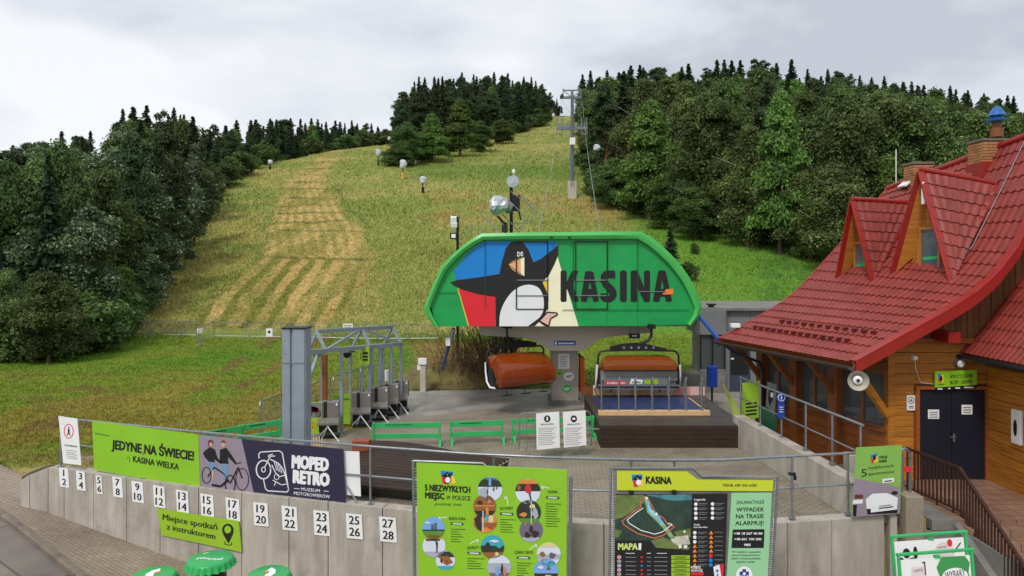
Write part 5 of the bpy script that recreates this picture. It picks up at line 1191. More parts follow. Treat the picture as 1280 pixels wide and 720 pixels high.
scene_disc(616,68,92,'snow',[('forest',-.95,-.2),('sky',-.97,-.72)],[('night',wob(-.2,.2,.08,.25,1)),('pale',[(-1,.0),(-.1,-.2),(-.3,.7),(-.8,.5)]),('violet',wob(.3,.0,.1,.2,3)),('sky',B(-.1,-.9,.1,-.3)),('night',wob(.55,-.1,.05,.14,5))])
scene_disc(576,195,86,'wood',[('night',.4,.97)],[('amber',B(-.9,-.1,.9,.02)),('night',wob(-.4,-.3,.3,.2,1)),('amber',B(.1,.1,.35,.8)),('flesh',wob(.4,-.4,.2,.2,7))])
scene_disc(580,308,88,'amber',[('wood',.1,.5)],[('night',[(-.95,-.2),(-.35,-.85),(-.3,.85),(-.7,.65)]),('snow',B(-.22,-.9,-.14,.9)),('teal',B(.0,-.6,.25,0)),('red',wob(.5,.55,.3,.12,1)),('sand',B(.3,-.5,.7,.1))])
scene_disc(900,84,94,'snow',[('night',-.6,-.02),('amber',-.97,-.6)],[('red',[(-.1,-.6),(.2,-.5),(.3,-.05),(.2,.15),(-.15,.1),(-.25,-.2)]),('night',[(.05,.1),(.2,.1),(.3,.7),(.2,.7)]),('flesh',wob(.1,-.65,.1,.1,2)),('wood',wob(-.7,-.3,.2,.25,4))])
scene_disc(906,240,92,'forest',[('meadow',.5,.95)],[('snow',B(.18,-.95,.24,.9)),('pale',wob(.55,.1,.3,.5,1)),('amber',wob(-.4,.2,.35,.2,3)),('sand',wob(.3,-.5,.25,.2,5)),('night',wob(-.5,-.3,.3,.3,8))])
scene_disc(924,376,88,'violet',[('pale',.6,.97)],[('night',wob(-.3,.4,.3,.3,2)),('night',wob(.35,.3,.35,.35,6)),('night',wob(0,-.1,.2,.4,8)),('flesh',wob(-.45,-.5,.1,.12,1)),('flesh',wob(.1,-.55,.1,.12,1))])
scene_disc(634,500,88,'teal',[('forest',-.1,.45),('wood',.45,.97)],[('snow',wob(.2,-.5,.5,.12,1)),('night',wob(-.4,.0,.3,.4,3)),('sand',wob(.4,.6,.2,.2,2)),('teal',wob(.6,-.1,.3,.2,4))])
scene_disc(684,650,90,'pale',[('snow',-.95,-.3),('violet',.5,.97)],[('sky',B(-.3,.0,0,.7)),('night',wob(.25,.2,.12,.5,3)),('flesh',wob(.5,.4,.15,.4,4)),('red',wob(-.1,.8,.2,.1,2))])
scene_disc(1056,556,90,'snow',[('sand',-.97,-.6),('pale',0,.4)],[('wood',wob(-.5,0,.3,.25,1)),('city',wob(.3,.1,.3,.3,2)),('sky',wob(0,.6,.6,.2,3)),('red',wob(.5,.0,.12,.1,4))])
scene_disc(1036,680,92,'sky',[('night',.2,.95)],[('snow',wob(-.4,-.3,.3,.15,1)),('city',[(0,-.1),(.2,-.5),(.4,-.1)]),('teal',wob(.4,-.6,.3,.2,3)),('sand',wob(.2,.5,.5,.2,4))])
# ------------------------------------------------------------------ map board
t = thing('map_board', 'map board headed KASINA with trail map, legend and emergency panel on a steel frame', 'information board', P(867, 720, 12.8)); pl = Plane((764, 12.95), (971, 12.4))
def q6(x, y): return (740+x/4.5, 560+y/4.5)
def T6(s, x0, y0, x1, y1, h, m, lay=1, bold=.01, **k): a, b = q6(x0, y0), q6(x1, y1); return text(pl, s, a[0], a[1], b[0], b[1], h/4.5, m, t, lay, bold, **k)
def R6(pts, m, lay=1, name='print'): return polys(pl, [[q6(*p) for p in s] for s in pts], m, t, lay, name)
part('backing', MB().prism([pl.hit(*q6(*p), -.03) for p in ((118,118),(575,122),(618,165),(1030,172),(990,1000),(120,1000))], -pl.n*.01), M_concd, t)
board(pl, [q6(*p) for p in ((140,130),(535,134),(598,180),(1020,184),(1017,243),(140,238))], M_limey, t, 'header_board', .03)
board(pl, [q6(*p) for p in ((131,262),(762,258),(742,900),(124,900))], M_black, t, 'map_panel', .03)
board(pl, [q6(*p) for p in ((785,254),(1012,252),(980,900),(748,900))], flat('pale_green_board', (150,206,158)), t, 'emergency_panel', .03)
mb = MB(); mb.path([pl.hit(*q6(*p), -.02) for p in ((95,1000),(106,112),(570,112),(618,160),(1045,158),(1000,1000))], .022, 8); part('frame', mb, M_galv, t, smooth=True)
mb = MB(); mb2 = MB()
for k in range(62):
    y = 130+k*13; mb.tube(pl.hit(*q6(103,y),-.025), pl.hit(*q6(133,y),-.025), .005, 4, caps=False); mb2.tube(pl.hit(*q6(1008-.03*k*13,y+50),-.025), pl.hit(*q6(1042-.045*k*13,y+50),-.025), .005, 4, caps=False)
part('mesh_wires', mb, M_galv, t, kind='stuff'); part('mesh_wires', mb2, M_galv, t, kind='stuff')
part('clamp', MB().box(pl.hit(*q6(220,248), .01), (.08,.05,.06)).box(pl.hit(*q6(462,246), .01), (.08,.05,.06)), M_dark, t)
T6('KASINA', 304, 200, 446, 203, 40, M_black, bold=.05); T6('Nuda się nie uda!', 735, 216, 930, 216, 18, M_black, bold=.01, shear=.3)
R6([[(222,150),(282,148),(284,178),(226,185)]], M_blue, 1, 'emblem'); R6([[(228,182),(255,185),(258,220),(236,218)]], M_red, 1, 'emblem'); R6([[(262,178),(288,176),(288,212),(258,216)]], M_yel, 1, 'emblem')
R6([[(226,176),(244,160),(256,150),(264,160),(282,158),(272,182),(270,205),(256,208),(246,200),(246,182)]], M_black, 2, 'emblem'); R6([ell(262,192,15,16,16)], M_pwhite, 3, 'emblem'); R6([[(250,166),(262,168),(255,176)]], M_orange, 3, 'emblem')
mg = {k: mat(k+'_map_print', v, .6, 0, .45, 5) for k, v in dict(mforest=(42,66,54), mlight=(104,120,66), msky=(70,130,140), mrun=(128,170,110), mblue=(130,190,220), mtown=(190,190,176)).items()}
R6([[(131,264),(562,260),(552,560),(540,572),(360,560),(330,520),(128,520)]], mg['mforest'], 1, 'map_print'); R6([[(300,262),(562,260),(562,292),(440,296),(360,275)]], mg['msky'], 2, 'map_print')
R6([[(131,264),(290,262),(300,300),(240,350),(170,390),(131,400)], [(131,455),(170,465),(150,500),(130,505)], [(330,520),(400,500),(552,560),(540,572),(360,560)], [(460,470),(555,450),(555,500),(480,500)]], mg['mlight'], 2, 'map_print')
R6([[(290,270),(305,270),(330,340),(430,450),(470,510),(440,505),(400,450),(310,360)]], mg['mrun'], 3, 'map_print'); R6([[(305,290),(315,285),(335,345),(365,360),(410,430),(395,432),(350,385),(315,350)]], mg['mblue'], 4, 'map_print'); R6([[(440,500),(540,490),(552,540),(480,545),(450,525)]], mg['mtown'], 3, 'map_print')
rt = [(300,275),(270,285),(275,330),(230,360),(170,410),(180,430),(210,450),(260,480),(350,505),(400,490),(465,440),(430,430),(400,390),(360,370),(330,310),(310,275)]
R6([q for q in stroke(rt, 7)], flat('rust_print', (196,110,90)), 5, 'trail_print'); R6([q for q in stroke([(x*.86+52, y*.84+58) for x, y in rt[2:12]], 5)], M_pwhite, 5, 'trail_print'); R6([ell(308,280,8,8,12), ell(362,370,8,8,12), ell(520,468,7,7,12), [(485,545),(500,540),(505,558),(490,562)], [(515,545),(535,543),(535,560),(518,562)]], M_pwhite, 6, 'marker_print')
T6('MAPA', 148, 572, 256, 572, 36, flat('mapa_print', (204,220,130)), bold=.05); R6([[(262,536),(278,534),(276,574),(262,572)]], M_pwhite, 1, 'label_print')
for k in range(12):
    y = 614+k*24; R6([ell(153,y,11,10,16)], M_pwhite, 1, 'row_icon'); R6([ell(153,y,8.5,7.5,16)], [M_red,M_dark,M_blue,M_red,M_dark][k%5], 2, 'row_icon'); R6([ell(153,y,3,4,8)], M_pwhite, 3, 'row_icon')
    R6([q for a, b in ((188,248),(308,332),(350,425)) for q in stroke([(a, y), (b, y+1)], 5)], M_greybar, 1, 'lettering'); R6([B(274,y-5,286,y+5)], [M_red, M_red, M_blue][k%3], 1, 'row_mark')
    R6([[(446,y-11),(551,y-11),(550,y+9),(446,y+9)]], M_lime, 1, 'open_tag'); T6('OTWARTA', 464, y+5, 532, y+5, 10, M_black, 2, .02)
R6(stroke([(188,592),(240,592)], 3)+stroke([(308,592),(332,592)], 3)+stroke([(365,592),(420,592)], 3), M_pwhite, 1, 'lettering')
T6('Legenda', 576, 295, 638, 295, 13, M_pwhite, bold=.02); T6('Znaki', 572, 435, 606, 435, 10, M_pwhite, bold=.02); T6('narciarskie', 572, 449, 650, 449, 10, M_pwhite, bold=.02)
for y in (315,341,367,394): R6([ell(584,y,10,10,14), ell(678,y-1,10,10,14)], M_pwhite, 1, 'legend_icon'); R6(stroke([(600,y-4),(650,y-3)], 3.5)+stroke([(600,y+5),(640,y+6)], 3)+stroke([(694,y-4),(744,y-3)], 3.5)+stroke([(694,y+5),(728,y+5)], 3), M_greybar, 1, 'lettering')
for k, y in enumerate((476,501,527,552,578,605,631,657)):
    R6([ell(578,y,10,10,14)] if k < 3 else [[(578,y-11),(590,y+9),(566,y+9)]], M_pwhite if k < 3 else M_orange, 1, 'sign_icon'); R6([[(670,y-11),(682,y+9),(658,y+9)]] if k < 5 else [ell(668,y,11,11,14)], M_orange if k < 5 else (M_red if k == 5 else M_blue), 1, 'sign_icon')
    R6(stroke([(596,y-3),(648,y-2)], 3.5)+stroke([(596,y+6),(632,y+6)], 3)+stroke([(688,y-3),(736,y-2)], 3.5), M_greybar, 1, 'lettering')
T6('POBIERZ', 556, 678, 612, 678, 14, M_pwhite, bold=.03); T6('APLIKACJĘ', 556, 694, 622, 694, 12, M_pwhite, bold=.03); R6([[(556,698),(628,698),(626,716),(556,716)]], M_red, 1, 'label_print'); R6([[(682,668),(716,655),(728,730),(692,740)]], M_pwhite, 1, 'phone_print'); R6([[(716,655),(742,650),(738,730),(728,730)]], M_red, 1, 'phone_print'); R6([ell(704,690,8,9,12), ell(706,712,6,7,12)], M_blue, 2, 'phone_print')
for s_, y, a, b, h in (('ZAUWAŻYŁEŚ',315,812,968,18),('WYPADEK',358,812,968,24),('NA TRASIE',396,810,966,24),('ALARMUJ!',434,806,964,24)): T6(s_, a, y, b, y-2, h, M_dkgreen if h < 20 else M_dark, bold=.02)
R6([[(792,458),(970,456),(966,562),(784,562)]], M_dark, 1, 'phone_number_box')
for s_, y, a, b in (('+48 18 267 40 80',486,798,958),('+48 601 100 300',518,800,952),('985',550,855,892)): T6(s_, a, y, b, y, 13, M_pwhite, 2, .03)
for s_, y, a, b in (('W każdym wypadku',588,788,950),('dzwoń bezpośrednio',606,786,942),('GOPR / PODHALAŃSKA',626,780,948),('GRUPA GOPR',645,812,916)): T6(s_, a, y, b, y, 9, M_dark, 1, .01)
R6([ell(856,716,46,50,26)], M_pwhite, 1, 'emblem'); R6([B(846,680,866,740), B(830,694,882,716)], M_bluepaint, 2, 'emblem'); R6([ell(856,706,9,9,14)], M_pwhite, 3, 'emblem')
# ------------------------------------------------------------------ green bottle-cap tables in front
def cap_table(px, py, D, r, h, ztop_px, label, faces):
    zt = H-(py-HY)*D/F; X = (px-640)*D/F; t = thing('bottle_cap_table', label, 'table', (X, D, zt-h), 'green bottle-cap tables before the wall')
    n = 126
    part('cap_top', MB().lathe((X, D, 0), [(.02,zt),(r*.86,zt-.002),(r*.92,zt-.012),(r*.955,zt-.035),(r*.98,zt-.08),(r*1.03,zt-.125),(r*1.05,zt-.14),(r*1.0,zt-.14),(r*.9,zt-.1)], n, ripple=lambda k, rr, z: (.055*math.cos(k/n*2*math.pi*21)*min(1, max(0, (zt-z-.03)/.08)) if zt-z > .03 else 0)), M_capgreen, t, smooth=True)
    part('barrel', MB().lathe((X, D, 0), [(r*.62,zt-h),(r*.66,zt-h*.6),(r*.66,zt-.1),(r*.3,zt-.1)], 30), M_black, t, smooth=True)
    def q(a, b, lay=1): return Vector((X+a*r, D+b*r, zt+.004*lay))
    if faces == 'band':
        mb = MB(); top = [q(-.55+1.15*k/16, -.05+.10*math.sin(k/16*6.28)*.6) for k in range(17)]; bot = [p+Vector((0,-.17*r,0)) for p in reversed(top)]; mb.add(top+bot, [tuple(range(34))]); part('white_band', mb, M_pwhite, t, fixn=False)
        vs, fs, a, b = text_geo('KASZTELAN', .03); mb = MB(); mb.add([q(-.48+1.0*(x-a)/(b-a), -.195+.13*y/.71+.06*math.sin((x-a)/(b-a)*6.28), 2) for x, y in vs], fs); part('lettering', mb, M_dkgreen, t, fixn=False)
        mb = MB(); mb.add([q(-.5,.42), q(-.3,.55), q(-.3,.50), q(-.48,.36)], [(0,1,2,3)]); part('white_mark', mb, M_pwhite, t)
    else:
        s = faces; mb = MB(); mb.add([q(s*x, y) for x, y in ((.05,.55),(-.22,.3),(-.32,-.05),(-.2,-.4),(.02,-.5),(.1,-.2),(-.02,.05),(.16,.25))], [tuple(range(8))]); part('white_head_print', mb, M_pwhite, t)
        mb = MB(); mb.add([q(s*x, y, 2) for x, y in ((.02,.22),(.3,.1),(.06,-.05))], [(0,1,2)]); part('orange_beak_print', mb, M_orange, t)
    return t
cap_table(263, 697, 12.6, .41, .95, 0, 'green bottle-cap table with a white lettered band, in front of the map-pin sign', 'band')
cap_table(192, 717, 12.2, .38, .95, 0, 'green bottle-cap table with a white print, left of the one with the white band', 1)
cap_table(336, 716, 11.6, .36, .95, 0, 'green bottle-cap table with a white print, right of the one with the white band', -1)
# ------------------------------------------------------------------ green framed stands at the lower right corner
def stand(c, u, w, h, label, prints):
    c = Vector(c); u = Vector(u).normalized(); n = Vector((u.y, -u.x, 0)); n = n if n.y < 0 else -n; up = (Vector((0,0,1))-n*.12).normalized()
    t = thing('green_framed_stand', label, 'sign stand', c)
    def q(a, b, o=0): return c+u*a*w+up*b*h+n*o
    mb = MB()
    for a, b in (((0,0),(0,1)),((1,0),(1,1))): mb.tube(q(*a), q(*b), .025, 8)
    mb.tube(q(-.02,1), q(1.02,1), .028, 8).tube(q(0,.02), q(1,.02), .022, 8)
    part('frame', mb, M_plgreen, t, smooth=True); part('board', MB().prism([q(.03,.04), q(.97,.04), q(.97,.955), q(.03,.955)], -n*.015), M_white, t)
    part('clip', MB().box(q(.52,.965), (.1,.04,.04)), M_plgreen, t)
    for m, lay, shapes, nm in prints:
        for s_ in shapes:
            mb = MB(); mb.add([q(a, b, .004*lay) for a, b in s_], [tuple(range(len(s_)))]); me = mesh_of(nm, mb, m, c, fixn=False); bm = bmesh.new(); bm.from_mesh(me); bmesh.ops.triangulate(bm, faces=bm.faces); bm.to_mesh(me); bm.free()
            o = bpy.data.objects.new(nm, me); COL.objects.link(o); o.parent = t
    return t, q
def el01(cx, cy, rx, ry, n=18): return [(cx+rx*math.cos(2*math.pi*k/n), cy+ry*math.sin(2*math.pi*k/n)) for k in range(n)]
def on_stand(t, q, s, a0, b0, a1, b1, h, m, lay=3, bold=.02):
    vs, fs, x0, x1 = text_geo(s, bold); mb = MB(); mb.add([q(a0+(a1-a0)*(x-x0)/(x1-x0), b0+(b1-b0)*(x-x0)/(x1-x0)+y/.71*h, .004*lay) for x, y in vs], fs); part('lettering', mb, m, t, fixn=False)
M_burst = flat('burst_green_print', (60,150,80))
Dq = 11.6; zb_ = -1.9
t1, q1 = stand(P(1127,830,Dq), (1, .16, 0), 1.40, 2.02, 'green framed stand with food pictures, behind the other green stand at the lower right', [(M_black,1,[el01(.10,.78,.05,.05), el01(.18,.86,.05,.04), el01(.30,.86,.03,.05)],'food_print'),(M_burst,1,[el01(.26,.79,.07,.035), el01(.11,.74,.045,.04)],'leaf_print'),(flat('pale_pink_print',(226,214,214)),1,[[(.55,.78),(.58,.90),(.66,.935),(.80,.93),(.82,.80),(.70,.74)]],'cup_print'),(M_red,2,[el01(.77,.92,.035,.03)],'red_print'),(M_black,1,[[(.80,.84),(.92,.92),(.925,.91),(.81,.83)]],'straw_print')])
on_stand(t1, q1, 'NAPOJE', .60, .88, .72, .885, .018, M_greybar); on_stand(t1, q1, 'Z LODEM', .60, .84, .73, .845, .018, M_greybar)
t2, q2 = stand(P(1136,860,11.0), (1, .16, 0), 1.32, 2.0, 'green framed stand with a white and green lettered burst, frontmost at the lower right corner', [(M_burst,1,[[(.58,.96),(.50,.88),(.54,.80),(.50,.7),(.60,.6),(.90,.62),(.97,.75),(.93,.82),(.96,.9),(.90,.955)]],'burst_print'),(M_pwhite,2,[el01(.74,.80,.18,.07)],'oval_print'),(flat('pale_pink_print',(226,214,214)),1,[[(.14,.72),(.16,.90),(.34,.90),(.34,.72)]],'cup_print'),(M_black,2,[[(.30,.93),(.35,.935),(.35,.83),(.335,.83),(.335,.92)]],'straw_print')])
on_stand(t2, q2, 'WYBARY', .60, .785, .88, .80, .06, M_black, 3, .03); on_stand(t2, q2, 'NAPÓJ', .19, .86, .31, .865, .02, M_greybar)
#@@
# ------------------------------------------------------------------ lift station
SD = 24.0
stn = thing('lift_station', 'green chairlift station with KASINA lettering on its curved-shoulder front, standing on one grey column', 'lift station', (1.95, 26.5, 0))
def q7(x, y): return (510+x/3.368, 270+y/3.368)
OUT = [q7(*p) for p in ((112,468),(84,425),(66,392),(74,368),(105,290),(140,215),(180,170),(225,130),(268,98),(310,74),(480,70),(700,68),(860,66),(980,66),(1025,92),(1070,128),(1115,172),(1150,212),(1185,262),(1212,318),(1235,378),(1224,420),(1206,444),(1188,464))]
INN = [q7(*p) for p in ((130,466),(108,430),(92,392),(100,366),(128,296),(160,230),(198,186),(240,148),(280,120),(320,100),(485,98),(700,97),(860,96),(965,97),(1006,120),(1048,154),(1092,196),(1124,234),(1156,280),(1182,330),(1206,385),(1198,416),(1188,436),(1176,456))]
pl = Plane((532, SD), (875, SD))
def sp_(p, back=0, off=0): v = pl.hit(*p, 0); return Vector((v.x, v.y+back, v.z+off))
mb = MB(); mb.grid([[sp_(p, .16) for p in INN], [sp_(p, -.10) for p in INN], [sp_(p, -.15) for p in [( (a[0]+b[0])/2, (a[1]+b[1])/2) for a, b in zip(INN, OUT)]], [sp_(p, -.09) for p in OUT], [sp_(p, .12, .0) for p in OUT]], flip=True)
part('rim', mb, M_greenrim, stn, smooth=True)
mb = MB(); mb.grid([[sp_(p, .10) for p in OUT], [sp_(p, 3.0, .02) for p in OUT], [sp_(p, 6.4, -.1) for p in OUT]]); part('shell', mb, M_green, stn, smooth=True)
part('shell_end', MB().prism([sp_(p, 6.3, -.08) for p in OUT], (0,.08,0)), M_green, stn)
a_, b_ = sp_(OUT[0]), sp_(OUT[-1]); part('underside', MB().box(((a_.x+b_.x)/2, SD+3.1, a_.z+.06), (b_.x-a_.x-.2, 6.0, .08)), M_concd, stn)
seams = [q7(x, 0)[0] for x in (325,455,588,697,838,967)]
def top_y(x): return float(np.interp(x, [p[0] for p in INN if p[1] < 385], [p[1] for p in INN if p[1] < 385]))
xs = [INN[2][0]]+seams+[INN[20][0]]
plf = Plane((532, SD+.05), (875, SD+.05))
for a, b in zip(xs[:-1], xs[1:]):
    a2, b2 = a+.15, b-.15; top = [(a2, top_y(a2))]+[p for p in INN if a2 < p[0] < b2 and p[1] < 380]+[(b2, top_y(b2))]
    bot = [(x, y) for x, y in ((b2, 407.5),(a2, 407.5))]
    if a == xs[0]: bot = [(b2, 407.8), (INN[0][0]+.6, 407.8), (INN[1][0]+.5, INN[1][1])]
    if b == xs[-1]: bot = [(INN[22][0]-.5, INN[22][1]), (INN[23][0]-.8, 405.8), (a2, 407.8)]
    part('front_panel', MB().prism([plf.hit(*p) for p in top+bot], (0,.05,0)), M_green, stn)
def S7(shapes, m, lay, name): return polys(plf, [[q7(*p) for p in s] for s in shapes], m, stn, lay, name)
S7([[(322,107),(420,107),(622,107),(628,130),(560,300),(385,262),(205,275),(192,232),(215,205),(250,160),(288,128)]], M_blue, 1, 'blue_paint')
S7([[(212,305),(370,330),(368,464),(258,464)]], M_red, 1, 'red_paint'); S7([[(208,305),(213,305),(259,464),(253,464)]], M_yel, 1, 'yellow_edge')
S7([[(628,165),(642,215),(718,464),(520,464),(560,300)]], M_cream, 2, 'cream_paint')
body = [(436,107),(480,107),(506,140),(528,195),(560,180),(600,148),(633,122),(632,165),(616,205),(592,252),(566,274),(582,310),(591,350),(588,385),(572,425),(548,445),(523,464),(370,464),(368,340),(300,330),(235,312),(192,292),(178,280),(205,270),(300,258),(385,244),(396,190),(412,135)]
S7([body], M_black, 3, 'penguin_emblem')
S7([cr_smooth([(480,294),(520,290),(553,306),(570,345),(570,395),(555,425),(530,445),(505,464),(385,464),(388,410),(408,360),(440,318)], 4, sharp=(7,8))], M_pwhite, 4, 'penguin_belly')
S7([[(566,278),(590,274),(588,328),(576,300)]], M_yel, 4, 'yellow_sliver')
S7([ell(464,161,7.5,11,16), ell(479,160,6,10,16)], M_pwhite, 4, 'eye_white'); S7([ell(466,161,3.4,5,12), ell(480,160,3,4.5,12)], M_black, 5, 'eye_pupil')
S7([[(420,203),(440,190),(468,178),(491,171),(491,256),(470,245),(440,226)]], M_peach, 4, 'beak'); S7([[(491,171),(491,256),(476,248),(474,178)]], M_cream, 5, 'beak_light')
S7(stroke([(420,203),(491,171),(491,256),(420,203)], 2.2), M_black, 6, 'beak_outline')
foot = [(552,441),(568,425),(586,405),(627,408),(629,416),(610,426),(600,432),(592,464),(572,458)]
S7([foot], M_pink, 4, 'foot'); S7(stroke(foot+foot[:1], 6)+stroke([(528,464),(552,441),(590,462)], 5), M_black, 5, 'foot_outline')
KA = [[(642,234),(648,229),(662,229),(668,234),(668,278),(690,232),(697,229),(717,231),(693,290),(719,356),(712,361),(694,361),(668,306),(668,357),(662,362),(648,362),(642,357)],
 [(745,236),(752,232),(774,232),(781,238),(803,355),(798,361),(780,361),(775,340),(757,340),(752,361),(733,361),(727,355)],
 [(872,268),(868,263),(846,262),(838,258),(834,262),(836,270),(868,300),(878,318),(878,336),(868,354),(850,363),(822,361),(810,348),(810,326),(834,325),(840,338),(848,334),(846,324),(820,296),(810,276),(812,248),(826,232),(846,229),(868,229),(873,236)],
 [(892,236),(899,229),(914,229),(921,236),(921,356),(914,362),(899,362),(892,356)],
 [(937,234),(944,229),(965,229),(994,300),(993,236),(1000,229),(1013,229),(1019,236),(1019,357),(1012,362),(994,362),(964,298),(964,357),(957,362),(944,362),(937,357)],
 [(1052,236),(1058,229),(1080,229),(1086,236),(1111,355),(1106,361),(1086,361),(1081,340),(1062,340),(1057,361),(1036,361),(1031,355)]]
for k, g in enumerate(KA): S7([g], M_black, 3, 'letter_'+'kasina'[k])
S7([[(759,306),(772,306),(766,280)]], M_green, 4, 'letter_counter'); S7([[(1064,306),(1076,306),(1069,272)]], M_green, 4, 'letter_counter')
S7([[(1070,330),(1086,308),(1116,306),(1116,330)]], M_orange, 5, 'letter_beak')
# seams and hinged hatch frames on the face
def fbar(x0, y0, x1, y1, w, m, name):
    a, b = plf.hit(*q7(x0,y0), .035), plf.hit(*q7(x1,y1), .035); part(name, MB().beam(a, b, w, .02, up=(0,1,0)), m, stn)
for x in (325,455,588,697,838,967): fbar(x, 106, x, 392, .018, M_dkgreen, 'seam_strip')
for x0, x1 in ((457,588),(706,840)):
    for y in (108,392): fbar(x0, y, x1, y, .03, M_dark, 'hatch_frame')
    for x in (x0,x1): fbar(x, 108, x, 392, .028, M_dark, 'hatch_frame')
    for y in (270,335): fbar(x0-4, y, x1+4, y, .03, M_galv, 'hatch_bar')
fbar(975,318,1085,318,.025,M_galv,'hatch_bar'); fbar(120,322,205,322,.012,M_dkgreen,'seam_strip'); fbar(650,395,1185,395,.012,M_dkgreen,'seam_strip')
for x in (604,680): c = plf.hit(*q7(x, 90), .2); part('cap_bolt', MB().box(c, (.09,.06,.05)), M_dark, stn)
# crossbeam and column
plb = Plane((595, 25.2), (830, 25.2))
part('crossbeam', MB().prism([plb.hit(*p) for p in ((598,404),(818,404),(814,416),(762,421),(747,425),(738,432),(728,438.5),(690,438.5),(681,435),(672,427),(658,422.5),(600,419))], (0,1.9,0)), M_beige, stn)
c0, c1 = P(690,440,26), P(723,440,26)
part('column', MB().box(((c0.x+c1.x)/2, 26.6, 1.05), (c1.x-c0.x, 1.2, 2.4)), M_colm, stn, bevel=.01)
plc = Plane((690,25.99),(723,25.99)); 
part('column_base', MB().box(((c0.x+c1.x)/2, 26.6, .08), (c1.x-c0.x+.2, 1.4, .16)), M_concd, stn)
plb2 = Plane((690,25.18),(723,25.18)); o = board(plb2, rect(692.5,426,719.5,431.6), M_bluepaint, stn, 'name_plate', .015)
polys(plb2, [rect(698+k*2.5,428.2,699.9+k*2.5,430.2) for k in range(8)], M_pwhite, stn, 1, 'lettering'); polys(plb2, [rect(693.5,427,696,430.8)], M_pwhite, stn, 1, 'emblem')
for lab, cn, m in (('white regulations sheet high on the grey station column',(697.8,442,712,461),M_white),):
    t = thing('regulations_sheet', lab, 'notice', plc.hit(705,450)); board(plc, rect(*cn), m, t, 'sheet', .01); polys(plc, [q for k in range(7) for q in stroke([(700,445.5+k*2.1),(710-(k%3),445.5+k*2.1)], .6)], M_greybar, t, 1, 'lettering')
for lab, x, y, r, m in (('faded green round sticker on the left of the station column',699,466.5,4.8,M_lime),('white round sticker with small writing on the station column',711,470.5,6.5,M_pwhite),('green oval sticker low on the station column',708.4,486,5.8,M_plgreen)):
    t = thing('sticker', lab, 'sticker', plc.hit(x, y)); board(plc, ell(x, y, r, r*.85, 20), m, t, 'sheet', .005); polys(plc, stroke([(x-r*.6,y),(x+r*.6,y-1)], 1.1)+stroke([(x-r*.4,y+2),(x+r*.4,y+1)], .7), M_dark if m is not M_plgreen else M_pwhite, t, 1, 'lettering')
t = thing('orange_pad', 'upright orange cushion pad on the right side of the station column', 'safety pad', P(727,490,26.3)); part('pad', MB().box(P(727,468,26.4), (.17,.5,1.35)), M_orangep, t, bevel=.03); part('strap', MB().tube(P(724,442,26.2), P(725,447,26.2), .04, 8), M_dark, t)
t = thing('hanging_sign', 'small black hanging sign under the right half of the station', 'sign', P(793,420,25)); part('panel', MB().box(P(793,420,25), (.40,.03,.17)), M_navy, t); part('hanger', MB().tube(P(788,417,25), P(788,408,25), .008, 5).tube(P(798,417,25), P(798,408,25), .008, 5), M_dark, t); polys(Plane((780,24.97),(800,24.97)), [rect(790,419,796,420.6)], M_pwhite, t, 1, 'lettering')
t = thing('support_strut', 'dark blue slanting strut below the left end of the station', 'strut', P(553,463,24.6)); part('tube', MB().tube(P(567,410,24.6), P(552.5,463,24.6), .06, 10), flat('strut_blue', (40,54,92)), t, smooth=True); part('jack', MB().tube(P(567,411,24.6), P(562,430,24.6), .075, 10), M_galv, t, smooth=True); part('light_box', MB().box(P(560,427,24.5), (.16,.12,.28)), M_white, t)
t = thing('blue_pipe', 'blue pipe slanting from the station shoulder to the red eave', 'pipe', P(875,396,24.2)); part('tube', MB().tube(P(873,394,24.4), P(899,424.5,21.5), .07, 10), M_bluepaint, t, smooth=True)
